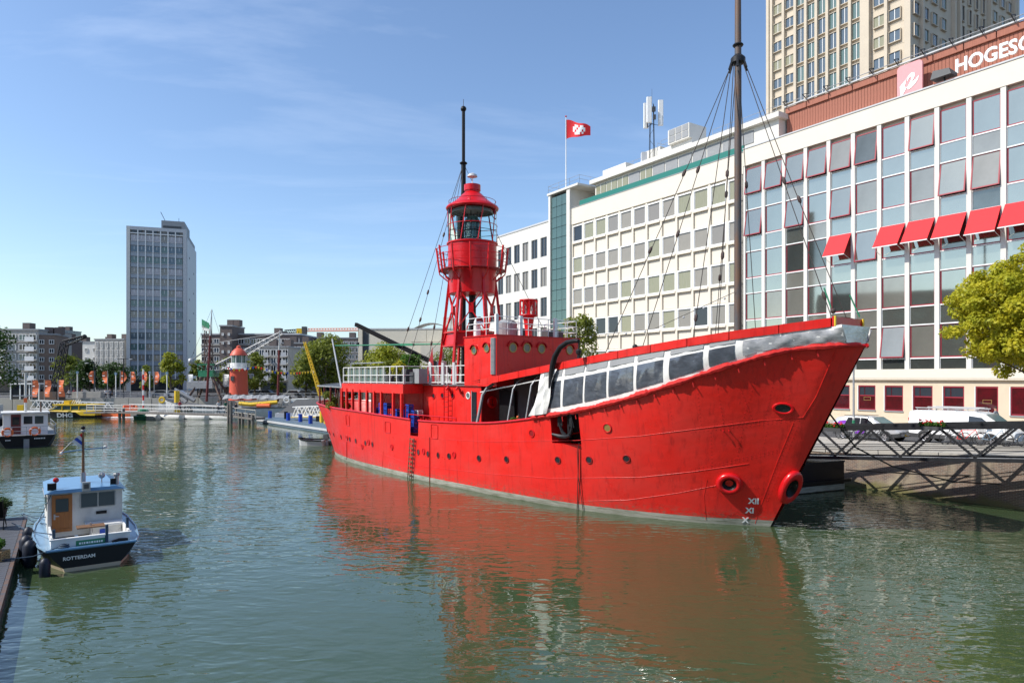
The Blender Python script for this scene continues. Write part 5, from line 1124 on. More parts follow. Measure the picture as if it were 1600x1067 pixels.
m=MB(); a=SP(768,528,3.0); b=SP(774.5,585,3.0); m.box(a.x,b.x,-3.06,-3.0,b.z,a.z,'mid_grey')
n=30
for i in range(n): z=b.z+(a.z-b.z)*(i+.5)/n; m.box(a.x+.03,b.x-.03,-3.10,-3.06,z-.012,z+.03,'galv')
m.obj('louvre',ship)
# wheelhouse roof furniture
m=MB(); rail(m,[(-17.25,-2.9,8.34),(-14.4,-2.9,8.34),(-14.4,3.1,8.34),(-17.25,3.1,8.34)],1.0,'white_paint',3,.022,.75); m.obj('roof_rail',ship)
for y in (-2.9,-1.2,1.4): m=MB(); m.box(-14.5,-14.35,y-.09,y+.09,8.34,9.45,'white_paint'); m.obj('rail_stanchion',ship)
m=MB(); v=SF(738,520,16.6); m.tube([(-16.9,-2.4,8.34),(-16.9,-2.4,8.95),(-16.85,-2.4,9.15),(-16.65,-2.4,9.25)],[.2,.2,.22,.27],'white_paint',14); m.lathe([(.0,.0),(.24,.02)],(-16.64,-2.4,9.25),'dark_red',14,axis='x'); m.obj('ventilator',ship,smooth=True)
m=MB(); m.lathe([(.55,8.34),(.6,9.1),(.4,9.3),(0,9.35)],(-15.9,-1.0,0),'mid_grey',16); m.box(-16.6,-15.9,-.2,.6,8.34,8.9,'dark_grey'); m.box(-15.6,-15.0,1.4,2.6,8.34,8.8,'dark_grey'); m.obj('roof_equipment',ship,smooth=False)
v=SF(826,523,15.0); bx=v.y
m=MB(); m.lathe([(.22,8.34),(.20,8.6),(.32,9.45),(.38,9.5)],(-15,bx,0),'red_gloss',16); m.lathe([(.50,9.52),(.50,9.57),(.12,9.6),(.10,9.9),(.16,10.1),(.38,10.4)],(-15,bx,0),'red_gloss',16)
for i in range(10):
    a=2*PI*i/10; m.bar((-15+.5*math.cos(a),bx+.5*math.sin(a),9.55),(-15+.5*math.cos(a),bx+.5*math.sin(a),10.42),.05,'red_gloss'); m.tube([(-15+.5*math.cos(a),bx+.5*math.sin(a),9.6),(-15+.5*math.cos(a+.62),bx+.5*math.sin(a+.62),10.38)],.02,'red_gloss',4)
m.torus((-15,bx,10.42),.5,.05,'red_gloss','z'); m.torus((-15,bx,9.56),.5,.05,'red_gloss','z'); m.obj('fog_horn',ship,smooth=True)
# low canopy roof over the foredeck
CW=interp([(-3,1.15),(-1.5,2.0),(0,2.85),(2,3.5),(5.5,4.1),(8.7,4.3),(13.8,4.42),(15.6,4.42)])
def cz(s): return 5.86+(13.8-s)*.1333
ss=list(np.linspace(-3,14.6,36))
for nm,top in (('canopy_roof',True),):
    m=MB(); vs=[]; 
    for s in ss:
        c_=CW(s); 
        for k in range(-4,5): vs.append((-s,c_*k/4,cz(s)+.05+.22*(1-(k/4)**2)*min(1,c_/3)))
    m.add(vs,[(i*9+k,i*9+k+1,(i+1)*9+k+1,(i+1)*9+k) for i in range(len(ss)-1) for k in range(8)],'roof_felt')
    m.add([(x,y,z-.10) for x,y,z in vs],[(i*9+k,i*9+k+1,(i+1)*9+k+1,(i+1)*9+k) for i in range(len(ss)-1) for k in range(8)],'mid_grey')
    m.obj(nm,ship,fix=False)
for side in (-1,1):
    i=0
    bds=list(np.linspace(-3,13.8,12))
    for a,b in zip(bds,bds[1:]):
        m=MB(); q=[a+.015+(b-a-.03)*t/4 for t in range(5)]
        for s,t in zip(q,q[1:]):
            m.add([(-s,side*CW(s),cz(s)-.27),(-t,side*CW(t),cz(t)-.27),(-t,side*CW(t),cz(t)+.05),(-s,side*CW(s),cz(s)+.05),(-s,side*(CW(s)+.05),cz(s)-.27),(-t,side*(CW(t)+.05),cz(t)-.27),(-t,side*(CW(t)+.05),cz(t)+.05),(-s,side*(CW(s)+.05),cz(s)+.05)],[(4,5,6,7),(7,6,2,3),(0,1,5,4),(0,4,7,3),(1,2,6,5)],'red_paint')
        m.obj('fascia_board',ship)
m=MB(); m.box(3.0,3.07,-1.15,1.15,cz(-3)-.27,cz(-3)+.1,'red_gloss'); m.obj('fascia_board',ship)
for y in (-1.1,1.1): m=MB(); m.box(3.08,3.13,y-.05,y+.05,cz(-3)-.25,cz(-3)+.12,'yellow'); m.obj('end_bracket',ship)
m=MB(); 
for s in np.linspace(-2.5,13.5,18): m.tube([(-s,-CW(s)+.05,cz(s)+.06),(-s,0,cz(s)+.06+.22*min(1,CW(s)/3)),(-s,CW(s)-.05,cz(s)+.06)],.015,'dark_grey',4)
m.obj('roof_seams',ship)
# open part with bent tubes
for px0,py0,px1,py1 in ((746,655,756,603),(793,655,803,597),(821,652,831,588)):
    a=SP(px0,py0,4.45); s=-a.x; th=.085 if px0<750 else .045; m=MB(); zb=ZT(s); s2=s-.25; m.tube([(-s,-(bw_(s)+.05),zb),(-s2+.0,-(4.3),cz(s2)-.75),(-s2+.1,-(4.05),cz(s2)-.38),(-s2+.15,-3.7,cz(s2)-.2)],th,'galv' if th<.05 else 'mid_grey',8); m.obj('canopy_pipe',ship,smooth=True)
m=MB(); m.tube([(-14.2,-4.15,cz(14)-.6),(-9.2,-4.15,cz(9.2)-.55)],.03,'white_paint',6); m.obj('canopy_rail',ship)
m=MB(); m.box(-15.84,-15.80,-2.88,2.88,2.6,5.7,'dark_red'); m.box(-15.6,-6.0,-1.8,-1.6,2.6,5.9,'dark_grey'); m.box(-15.3,-14.0,-2.0,-1.95,2.8,5.3,'black_paint'); m.box(-12.5,-11.7,-1.88,-1.82,2.8,5.0,'glass_dark'); m.obj('inner_wall',ship)  # walls coloured dark to carry the shade under the canopy
m=MB(); v=SF(768,628,15.8); m.torus((-15.74,v.y,v.z),.26,.09,'red_gloss','x',20,8); m.lathe([(0,0),(.2,0)],(-15.76,v.y,v.z),'red_paint',18,axis='x'); m.bar((-15.72,v.y,v.z-.26),(-15.72,v.y,v.z+.26),.03,'dark_red'); m.obj('round_hatch',ship,smooth=True)
tb=thing('flower_pots','small pots with green plants and orange flowers on the open foredeck sill','plant',(0,0,0)); 
for i,px in enumerate((803,812,836)):
    v=SP(px,652,3.9); w3=Matrix.Translation((SX,SY,0))@Matrix.Rotation(SA,4,'Z')@v; q=MB(); q.lathe([(.1,0),(.15,.28)],(w3.x,w3.y,3.35),'mid_grey',8); q.obj('pot',tb); leaves('foliage',[((w3.x,w3.y,3.85),.22)],90,.07,'leaf_fresh',tb,i)
    if i==1: q=MB(); q.sphere((w3.x-.1,w3.y-.1,4.05),.07,'orange',6); q.obj('blossom',tb)
# canvas side enclosure: frame strip with clear windows
wins=[(849,878),(882.5,913),(916.5,949.5),(953.5,991.5),(997,1038),(1048.5,1100.5),(1110,1150.5),(1163,1334)]
def enc(s,v,off=0,side=-1):
    zb=ZT(s)+.02; zt_=cz(s)-.25; pb=hp(s,ZT(s))+.03; pt=CW(s)-.02; bul=.10*math.sin(PI*v); return Vector((-s,side*(pb+(pt-pb)*v+off+bul),zb+(zt_-zb)*v))
def s_of(px,side=-1):
    p=4.0
    for _ in range(12):
        s,_z=solve(px,600,p); s=max(-3.4,min(14,s)); p=.5*p+.5*(hp(s,ZT(s))+CW(s))/2
    return s
sw=[(s_of(b),s_of(a)) for a,b in wins]; s_end=s_of(843)
rnd=random.Random(2)
def wob(s,v,side): return .015*math.sin(s*5.1+v*7)+.012*math.sin(s*11+v*3)
for side in (-1,1):
    m=MB(); sn=list(np.linspace(-3.35,s_end,64)); vn=[0,.12,.3,.5,.7,.82,1]; vs=[]
    for s in sn:
        for v in vn: vs.append(enc(s,v,wob(s,v,side),side))
    K=len(vn)
    m.add(vs,[(i*K+k,(i+1)*K+k,(i+1)*K+k+1,i*K+k+1) for i in range(len(sn)-1) for k in range(K-1)],'canvas_white'); m.obj('canvas_wall',ship,smooth=True,fix=False)
    for j,(a,b) in enumerate(sw):
        last=j==7; v0,v1=(.16,.74) if not last else (.22,.86)
        q=MB(); n=8 if not last else 22; vv=[v0+(v1-v0)*t/4 for t in range(5)]; vs=[]
        for i in range(n+1):
            s=a+(b-a)*i/n
            for v in vv: vs.append(enc(s,v,.022+wob(s,v,side)+(0 if not last else .03*math.sin(s*9)*math.sin(v*9)),side))
        q.add(vs,[(i*5+k,(i+1)*5+k,(i+1)*5+k+1,i*5+k+1) for i in range(n) for k in range(4)],'film_pale' if last else 'clear_film'); q.obj('window_pane',ship,smooth=True,fix=False)
        if not last:
            q=MB(); vs=[]
            for i in range(n+1):
                s=a+(b-a)*i/n
                for v in (.83,.97): vs.append(enc(s,v,.03,side))
            q.add(vs,[(i*2,i*2+2,i*2+3,i*2+1) for i in range(n)],'mid_grey'); q.obj('roller_strip',ship,fix=False)
    # rolled red cloth along the bulwark
    q=MB(); pts=[];rs=[]
    for i,s in enumerate(np.linspace(-3.6,s_end+.4,150)):
        pts.append((-s,side*(hp(s,ZT(s))+.05+.02*rnd.random()),ZT(s)+.02+.03*rnd.random())); rs.append(.085+.045*rnd.random()+.03*math.sin(s*4))
    q.tube(pts,rs,'red_canvas',8); q.obj('rolled_cover',ship,smooth=True)
    q=MB()
    for s in np.linspace(-2.5,s_end,16): p=Vector((-s,side*(hp(s,ZT(s)-.2)+.05),ZT(s)-.1)); q.tube([p,p+Vector((0.03,side*.03,-.1)),p+Vector((.06,side*.02,-.22))],.022,'red_canvas',4)
    q.obj('lashing',ship)
# bow end of the enclosure
m=MB(); a=enc(-3.35,0,0,-1); b=enc(-3.35,0,0,1); c=enc(-3.35,1,0,1); d=enc(-3.35,1,0,-1); m.quad(a,b,c,d,'film_pale'); m.obj('bow_canvas',ship,fix=False)
# draped cloth at the aft end of the canvas
m=MB(); vs=[]
for i in range(7):
    for k in range(9):
        v=1-k/8; s=s_end-.75+(.35+.8*(1-v)**.6)*(i/6)+.05*math.sin(i*2+k)+(-.5*v); p=enc(min(s,13),v*.95+.05,.17+.07*math.sin(i*2.3+k*.7),-1); vs.append(p)
m.add(vs,[(i*9+k,i*9+k+1,(i+1)*9+k+1,(i+1)*9+k) for i in range(6) for k in range(8)],'canvas_white'); m.obj('draped_cloth',ship,smooth=True,fix=False)
# curved davit
m=MB(); pts=[SP(x,y,4.5) for x,y in ((861,606),(861.5,588),(863,572),(867,557),(875,543),(886,535),(898,532.5),(904,533))]; m.tube(pts,[.13]*4+[.12,.11,.10,.09],'black_paint',10); e=pts[-1]; m.obj('davit',ship,smooth=True)
m=MB(); m.tube([e,e-Vector((0,0,.35))],.03,'dark_steel',5); m.lathe([(.02,-.62),(.11,-.55),(.13,-.42),(.05,-.33)],(e.x,e.y,e.z),'dark_steel',8); m.tube([e-Vector((0,0,.6)),e-Vector((0,0,.75))],.07,'dark_steel',6); m.obj('davit_block',ship,smooth=True)
m=MB(); v=SP(1000,545,1.0); m.tube([v+Vector((-.3,0,-.5)),v+Vector((-.3,0,.1)),v+Vector((.3,.3,.12)),v+Vector((1.2,.6,0))],.05,'black_paint',6); m.sphere(v+Vector((-.3,0,.1)),.13,'dark_steel',6); m.obj('roof_winch',ship,smooth=True)

# ---------------------------------------------------------------- lantern tower
TX,TYy=-20.7,0.0; TZ=5.6
def tz(y): return 6+(590-y)*.04096
angs=[math.radians(51+30+60*i+ (-30)) for i in range(6)]   # two legs lie exactly abeam of the eye
angs=[-SA+PI*i/3 for i in range(6)]
def lr(z): return 1.52+(11.53-z)*.118
lg=[]
for a in angs:
    m=MB(); z0,z1=5.6,12.9; p0=(TX+lr(z0)*math.cos(a),TYy+lr(z0)*math.sin(a),z0); p1=(TX+lr(z1)*math.cos(a)*1.02,TYy+lr(z1)*math.sin(a)*1.02,z1); m.bar(p0,p1,.13,'red_gloss',.17,up=(math.cos(a),math.sin(a),0)); m.obj('tower_leg',ship)
def LPT(a,z,k=1.0): return Vector((TX+lr(z)*k*math.cos(a),TYy+lr(z)*k*math.sin(a),z))
for i in range(6):
    a,b=angs[i],angs[(i+1)%6]; za,zb,zm=11.5,8.9,10.35; mid=(LPT(a,zm)+LPT(b,zm))/2; ex=(LPT(b,zm)-LPT(a,zm)).normalized()
    m=MB()
    for e_ in (-1,1):
        q=a if e_<0 else b
        m.bar(LPT(q,za),mid+ex*e_*.1+Vector((0,0,.25)),.07,'red_gloss'); m.bar(LPT(q,zb-.9 if i%2 else zb),mid+ex*e_*.1-Vector((0,0,.25)),.07,'red_gloss')
    nrm=ex.cross(Vector((0,0,1))); m.add([mid+ex*.16+Vector((0,0,.3)),mid-ex*.16+Vector((0,0,.3)),mid-ex*.16-Vector((0,0,.3)),mid+ex*.16-Vector((0,0,.3))],[(0,1,2,3)],'red_gloss'); m.obj('cross_brace',ship,fix=False)
    m=MB(); za=8.85; zb_=8.0
    m.add([LPT(a,za,.96),LPT(b,za,.96),LPT(b,zb_,.96),LPT(a,zb_,.96)],[(0,1,2,3)],'red_gloss'); m.bar(LPT(a,za),LPT(b,za),.1,'red_gloss'); m.bar(LPT(a,zb_),LPT(b,zb_),.1,'red_gloss')
    if i in (2,3,4): m.obj('girder_panel',ship,fix=False)
    else: 
        m=MB(); m.bar(LPT(a,za),LPT(b,za),.1,'red_gloss'); m.obj('girder',ship)
m=MB(); m.add([LPT(a,8.85,.95) for a in angs],[tuple(range(6))],'dark_red'); m.add([LPT(a,8.0,.95) for a in angs],[tuple(range(6))],'dark_red'); m.obj('tower_floor',ship,fix=False)
m=MB(); m.tube([(TX,0,5.6),(TX,0,11.6)],.22,'dark_steel',10); m.obj('cable_trunk',ship)
# steps on the left leg
m=MB(); a=angs[3]
for i in range(22): z=5.9+i*.27; p=LPT(a,z,1.03); m.bar(p,p+Vector((.12*math.sin(a),-.12*math.cos(a),0)),.04,'dark_red')
m.obj('leg_rungs',ship)
m=MB(); m.lathe([(.3,11.45),(1.46,11.5),(1.49,11.53),(1.50,12.6),(1.56,13.1),(1.60,13.1),(1.60,13.16),(1.555,13.17),(1.555,14.72),(1.64,14.78),(1.64,14.86),(1.2,14.88)],(TX,0,0),'red_gloss',40); m.obj('lantern_drum',ship,smooth=True)
# riveted belt and gallery
m=MB()
for i in range(60): a=2*PI*i/60; c,s_=math.cos(a),math.sin(a); m.sphere((TX+1.62*c,1.62*s_,13.13),.028,'red_gloss',4)
m.obj('drum_rivets',ship,kind='stuff')
m=MB(); m.lathe([(1.6,13.02),(2.12,13.02),(2.12,13.07),(1.6,13.07)],(TX,0,0),'dark_red',36); m.obj('gallery_floor',ship)
for i in range(12):
    a=angs[0]+PI/6*i; c,s_=math.cos(a),math.sin(a)
    m=MB(); m.bar((TX+2.1*c,2.1*s_,12.95),(TX+2.3*c,2.3*s_,14.55),.09,'red_gloss',.09); m.tube([(TX+2.12*c,2.12*s_,13.0),(TX+2.08*c,2.08*s_,12.8),(TX+1.55*c,1.55*s_,12.35)],.045,'red_gloss',6); m.obj('gallery_post',ship,smooth=False)
for z,R in ((13.55,2.17),(14.0,2.23),(14.4,2.28)): m=MB(); m.torus((TX,0,z),R,.022,'red_gloss','z',40,5); m.obj('gallery_rail',ship,smooth=True)
m=MB(); m.lathe([(1.56,14.88),(1.56,17.1)],(TX,0,0),'glass_clear',40); m.obj('lantern_glass',ship,smooth=True,fix=False)
for i in range(9):
    a=2*PI*i/9+.3; b=a+.22; m=MB(); m.bar((TX+1.58*math.cos(a),1.58*math.sin(a),14.88),(TX+1.58*math.cos(b),1.58*math.sin(b),17.1),.045,'red_gloss'); m.obj('glazing_bar',ship)
m=MB(); m.torus((TX,0,16.0),1.59,.022,'red_gloss','z',40,6); m.torus((TX,0,15.6),1.52,.02,'dark_steel','z',30,5); m.obj('glazing_ring',ship,smooth=True)
m=MB(); m.lathe([(0,17.08),(1.2,17.05),(1.25,16.85),(1.2,16.83)],(TX,0,0),'mid_grey',30); m.lathe([(.55,14.9),(.5,15.3),(.48,15.4),(.48,16.3),(.3,16.6)],(TX,0,0),'glass_tint',16)
for i in range(8): a=2*PI*i/8; m.tube([(TX+.5*math.cos(a),.5*math.sin(a),14.9),(TX+.5*math.cos(a),.5*math.sin(a),16.9)],.022,'dark_steel',5)
for z in (15.2,15.7,16.2): m.torus((TX,0,z),.52,.025,'dark_steel','z',24,5)
m.obj('lamp_apparatus',ship,smooth=True)
m=MB(); m.lathe([(1.5,17.05),(1.66,17.08),(1.70,17.16),(1.65,17.26),(1.35,17.45),(1.0,17.72),(.68,18.05),(.5,18.22),(.46,18.25),(.46,18.32),(.53,18.34),(.53,18.72),(.2,18.80),(0,18.82)],(TX,0,0),'red_gloss',40); m.obj('lantern_roof',ship,smooth=True)
m=MB(); m.torus((TX,0,17.62),1.5,.018,'dark_red','z',30,4)
for i in range(9): a=2*PI*i/9; m.tube([(TX+1.5*math.cos(a),1.5*math.sin(a),17.3),(TX+1.5*math.cos(a),1.5*math.sin(a),17.62)],.015,'dark_red',4)
m.obj('roof_handrail',ship)
m=MB(); m.tube([(TX,0,18.8),(TX,0,19.3)],.04,'white_paint',6); m.lathe([(.05,19.2),(.33,19.28),(.28,19.42),(.1,19.52),(0,19.53)],(TX,0,0),'pale_grey',16); m.obj('antenna_dome',ship,smooth=True)
for o in list(ship.children):
    if o.name.split('.')[0] in ('lantern_drum','drum_rivets','gallery_floor','gallery_post','gallery_rail','lantern_glass','glazing_bar','glazing_ring','lamp_apparatus','lantern_roof','roof_handrail','antenna_dome'):
        for v in o.data.vertices: v.co.z=6+(v.co.z-6)*.966
v=SP(672,382,2.6)
# black pole behind the lantern
m=MB(); px_,py_=-22.9,.85; m.tube([(px_,py_,5.6),(px_,py_,20.5)],.16,'black_paint',12); m.tube([(px_,py_,20.3),(px_,py_,24.0)],.11,'black_paint',10); m.sphere((px_,py_,24.05),.2,'black_paint',8); m.tube([(px_,py_,24.1),(px_,py_,24.7)],.02,'cable',4); m.torus((px_,py_,20.4),.22,.05,'black_paint','z',12,5); m.obj('rear_mast',ship,smooth=True)
# stays of the rear mast
def stay(a,b,r=.017,beads=(),m_=None,name='stay'):
    m=m_ or MB(); a=Vector(a);b=Vector(b); mid=(a+b)/2-Vector((0,0,(a-b).length*.006)); m.tube([a,mid,b],r,'cable',5)
    for t in beads:
        p=a.lerp(b,t); d=(b-a).normalized(); m.tube([p-d*.17,p-d*.09,p+d*.09,p+d*.17],[.025,.07,.07,.025],'block_brown',7)
    return m.obj(name,ship,smooth=True) if m_ is None else m
tp=(px_,py_,20.4)
stay(tp,SP(628,603,4.3),beads=(.34,.6,.72)); stay(tp,SP(592,650,4.0)*1,beads=(.66,.85)); stay(tp,(-27.5,3.6,5.7),beads=(.7,)); stay(tp,(-17,3.2,8.4),beads=(.3,)); stay(tp,SP(662,603,3.0),beads=(.75,.82)); stay((px_,py_,20.4),(-21.4,-1.2,9.0),.018,(.75,))
# derrick boom
m=MB(); a=Vector((-23.6,.6,6.3)); b=SP(556,507,0); m.bar(a,b,.22,'black_rubber',.30); m.obj('derrick_boom',ship)
m=MB(); b2=SP(560,512,0); c=SP(559,537,0); m.tube([b2,c],.02,'cable',4); m.sphere(c,.14,'dark_steel',7); m.tube([c-Vector((0,0,.1)),c-Vector((0,0,.35))],.08,'galv',6); m.obj('derrick_block',ship)
m=MB(); m.tube([SP(524,540,0.5),(-21.5,.5,SP(690,539,0).z)],[.05,.07],'green_paint',6); m.bar(SP(627,538.5,.4),SP(646,538.5,.4),.16,'green_paint'); m.obj('green_spar',ship)
m=MB(); m.tube([SP(519,530,3.0),SP(533,604,3.6)],[.06,.075],'galv',8); m.obj('stern_pole',ship)
m=MB()
for x0,y0,x1,y1 in ((640,545,690,530),(650,560,688,548)): 
    a=SP(x0,y0,0);b=SP(x1,y1,0); mid=(a+b)/2-Vector((0,0,.9)); m.tube([a,a.lerp(mid,.6),mid,b.lerp(mid,.5),b],.015,'cable',4)
m.obj('slack_wire',ship)
# upper deck rails in white with wind screens
m=MB(); path=[(-s,-(bw_(s)-.1),5.62) for s in np.linspace(30.6,21.95,6)]+[(-21.95,-3.0,5.62),(-17.4,-2.85,5.62)]
def rail2(mb,pts,h,levels,mm,r,every,post):
    for a,b in zip(pts,pts[1:]):
        a=Vector(a);b=Vector(b)
        for l in levels: mb.tube([a+Vector((0,0,h*l)),b+Vector((0,0,h*l))],r,mm,6)
        N=max(1,round((b-a).length/every))
        for i in range(N): p=a.lerp(b,i/N); mb.bar(p,p+Vector((0,0,h)),post,mm)
rail2(m,path,1.08,(1,.5,.08),'white_paint',.028,.95,.06); rail2(m,[(x,-y,z) for x,y,z in path],1.08,(1,.5,.08),'white_paint',.028,.95,.06); m.obj('deck_rail',ship)
for s,p in ((21.0,2.95),(18.5,2.9),(19.6,2.95)):
    m=MB(); m.box(-s-.12,-s+.12,-p-.05,-p+.05,5.6,6.9,'pale_grey'); m.obj('rail_stanchion',ship)
q=MB(); q.box(0,.86,-.012,.012,.12,1.02,'glass_tint'); qm=q.mesh('wind_screen')
for i in range(6): s=30.2-i*.95; link('wind_screen',qm,ship,(-s,-(bw_(s)-.22),5.62))
m=MB(); v0=SP(548,570,1.5); v1=SP(602,570,1.5)
for a,b in (((v0.x,-1.5,5.6),(v0.x,-1.5,7.1)),((v1.x,-1.5,5.6),(v1.x,-1.5,7.1)),((v0.x,-1.5,7.1),(v1.x,-1.5,7.1))): m.tube([a,b],.04,'galv',6)
m.obj('awning_frame',ship)
def crateobj(label,w3,rz,mm,group='blue crates stacked on the ship side deck',sz=(.42,.36,.34)):
    m=MB(); w_,d_,h_=sz[0]/2,sz[1]/2,sz[2]
    m.box(-w_,w_,-d_,d_,0,.03,mm)
    for sx in (-1,1):
        for sy in (-1,1): m.box(min(sx*w_,sx*(w_-.04)),max(sx*w_,sx*(w_-.04)),min(sy*d_,sy*(d_-.04)),max(sy*d_,sy*(d_-.04)),.03,h_,mm)
    for z0_,z1_ in ((.05,.11),(.16,.20),(h_-.09,h_)):
        m.box(-w_+.04,w_-.04,-d_,-d_+.02,z0_,z1_,mm); m.box(-w_+.04,w_-.04,d_-.02,d_,z0_,z1_,mm); m.box(-w_,-w_+.02,-d_+.04,d_-.04,z0_,z1_,mm); m.box(w_-.02,w_,-d_+.04,d_-.04,z0_,z1_,mm)
    m.box(-w_+.05,w_-.05,-d_+.05,d_-.05,.04,h_-.12,'dark_grey')
    o=m.obj('crate',None,w3,rz); return tag(o,label,'crate',group)
SM=Matrix.Translation((SX,SY,0))@Matrix.Rotation(SA,4,'Z')
def W3(s,p,z): return SM@Vector((-s,-p,z))
nth=['first','second','third','fourth','fifth','sixth','seventh','eighth']
ci=0
for j,(px,hh) in enumerate(((589,4),(598,5),(606,5),(613,4),(622,4),(632,5),(640,5),(648,4))):
    a=SP(px,650,3.7); s=-a.x
    for k in range(hh):
        mm='blue_crate' if (j*3+k)%7!=5 else 'flower_red'; colr='red' if mm=='flower_red' else 'blue'
        lev=['bottom','second lowest','third','fourth','top'][k if k<hh-1 else 4]
        crateobj(f'{colr} plastic crate, {lev} level of the {nth[j]} crate stack counted from the stern',W3(s,3.72,2.62+.345*k),SA+random.uniform(-.06,.06),mm)
for i,(px,lab,mm) in enumerate(((678,'blue crate lying on the deck below the red wall ladder','blue_crate'),(650,'grey white crate standing on top by the hull gangway gap','pale_grey'))):
    a=SP(px,655,3.7); crateobj(lab,W3(-a.x,3.72 if i==0 else 3.5,2.62 if i==0 else 3.66),SA,mm)
# canopy over the stern and greenery
m=MB(); pts=[W3(31.2,3.9,5.35),W3(37.2,3.1,5.45),W3(38.5,0,5.75),W3(31.2,0,5.95)]
a=(-31.2,-4.0,5.3);b=(-37.2,-3.3,5.35);c=(-38.8,0,5.6);d=(-31.2,0,5.85);e=(-37.2,3.3,5.35);f=(-31.2,4.0,5.3)
m.quad(a,b,c,d,'dark_grey'); m.quad(d,c,e,f,'dark_grey'); m.quad(*[Vector(v)-Vector((0,0,.08)) for v in (a,b,c,d)],'roof_felt'); m.quad(*[Vector(v)-Vector((0,0,.08)) for v in (d,c,e,f)],'roof_felt'); m.bar(a,b,.09,'galv'); m.bar(b,c,.09,'galv'); m.obj('stern_canopy',ship,fix=False)
for s,p in ((31.6,3.95),(33.4,3.9),(35.2,3.6),(37.0,3.2),(38.4,1.2)):
    m=MB(); m.bar((-s,-p,3.7),(-s,-p,5.3),.1,'maroon'); m.obj('post',ship)
cp=thing('climbing_plant','leafy climbing plant under the dark stern canopy','plant',W3(33.8,3.4,2.9)); R_=cp.location
leaves('foliage',[((random.uniform(-.6,1.5),random.uniform(-1.1,1.2),random.uniform(.7,2.2)),.36) for _ in range(14)],1800,.09,'leaf_olive',cp,3); m=MB(); m.tube([(0,0,0),(.2,.1,2.2)],.06,'bark',6); m.tube([(.7,-1,0),(.5,-1,2.2)],.05,'bark',6); m.obj('stem',cp)
# planters with shrubs on the upper deck
for i,(px,r_,mm,lab) in enumerate(((641,.8,'leaf_fresh','bright green potted shrub at the foot of the black derrick boom'),(625,.65,'leaf_yellow','yellowish potted shrub on the aft roof deck beside the green one'),(610,.5,'leaf_olive','small potted shrub behind the white aft deck rail'))):
    a=SP(px,590,2.0); t=thing('potted_shrub',lab,'plant',W3(-a.x,2.0,5.65),0,'potted shrubs on the aft deck'); m=MB(); m.lathe([(.25,0),(.33,.55)],(0,0,0),'dark_grey',12); m.obj('pot',t); m=MB(); m.tube([(0,0,.4),(0,0,1.1)],.05,'bark',5); m.obj('trunk',t)
    leaves('crown',[((random.uniform(-.5,.5)*r_,random.uniform(-.5,.5)*r_,1.1+random.uniform(-.3,.7)*r_),.6*r_) for _ in range(8)],1100,.09,mm,t,40+i)
m=MB()
for k,(px,w_,h_,mm) in enumerate(((633,.5,.9,'dark_grey'),(652,.7,.9,'mid_grey'),(646,.6,.7,'dark_grey'))): a=SP(px,600,3.6); m.box(a.x-w_/2,a.x+w_/2,-3.7,-3.1,5.65,5.65+h_,mm)
m.obj('deck_locker',ship)
m=MB(); a=SP(690,600,1.2); m.lathe([(.0,0),(.3,.05),(.34,.5),(.3,.95),(0,1.0)],(a.x,-1.2,6.1),'white_paint',14); m.lathe([(.1,0),(.2,.3),(.12,.6)],(a.x,-1.2,7.1),'galv',10); m.obj('white_buoy_tank',ship,smooth=True)
m=MB(); m.add([(-23.3,-2.0,5.65),(-22.0,-2.0,5.65),(-22.6,-1.8,8.0)],[(0,1,2)],'dark_red'); m.lathe([(0,0),(.14,0)],(-22.6,-2.02,6.9),'white_paint',12,axis='y'); m.obj('gusset_plate',ship,fix=False)

# ---------------------------------------------------------------- foremast and rigging
m=MB(); m.tube([(-1.54,0,7.3),(-1.54,0,19.3),(-1.54,0,27)],[.165,.14,.10],'rust_grey',14); m.obj('foremast',ship,smooth=True)
m=MB(); m.lathe([(.15,19.2),(.3,19.25),(.3,19.45),(.15,19.6)],(-1.54,0,0),'dark_steel',12)
for i in range(6): a=i*PI/3; m.tube([(-1.54+.28*math.cos(a),.28*math.sin(a),19.3),(-1.54+.4*math.cos(a),.4*math.sin(a),18.95)],.05,'dark_steel',5)
m.torus((-1.54,0,20.0),.18,.05,'dark_steel','z',12,5); m.obj('mast_band',ship,smooth=True)
H_=lambda a: (-1.54+.32*math.cos(a),.32*math.sin(a),19.1)
for (px,py,p,beads,a) in ((945,558,3.6,(.36,.63),3.6),(1004,549,3.4,(.37,.60),3.9),(1083,533,2.9,(.93,),4.3),(1122,523,2.4,(.42,.72),4.7)):
    s,z=solve(px,py,p); stay(H_(a),(-s,-p,cz(s)+.1),.017,beads)
for (s,p,beads,a) in ((-2.6,-.9,(.55,),.3),(-2.9,1.0,(.50,.93),-.3),(5.2,-3.6,(.4,.7),2.4),(2.5,-3.0,(.4,),2.0)): stay(H_(a),(-s,-p,cz(s)+.15),.017,beads)
m=MB(); a=Vector(H_(.2)); b=Vector((3.0,-1.05,cz(-3)+.2)); m.tube([b.lerp(a,.02),b.lerp(a,.09)],.028,'green_paint',6); m.tube([Vector((3.0,1.05,cz(-3)+.2)),Vector((3.0,1.05,cz(-3)+.2)).lerp(a,.08)],.028,'green_paint',6); m.sphere((3.0,-1.05,cz(-3)+.3),.1,'block_brown',6); m.obj('turnbuckle',ship,smooth=True)
# string of small lamps between mast and wheelhouse
m=MB(); pts=[Vector((-1.54,-.2,9.6)),Vector((-5,-1.2,8.2)),Vector((-9,-1.8,8.0)),Vector((-14.3,-2.6,9.2))]; m.tube(pts,.012,'cable',4)
for i in range(12): t=(i+.5)/12*3; k=int(t); p=pts[k].lerp(pts[k+1],t-k); m.sphere(p-Vector((0,0,.08)),.05,'pale_grey',5)
m.obj('lamp_string',ship)
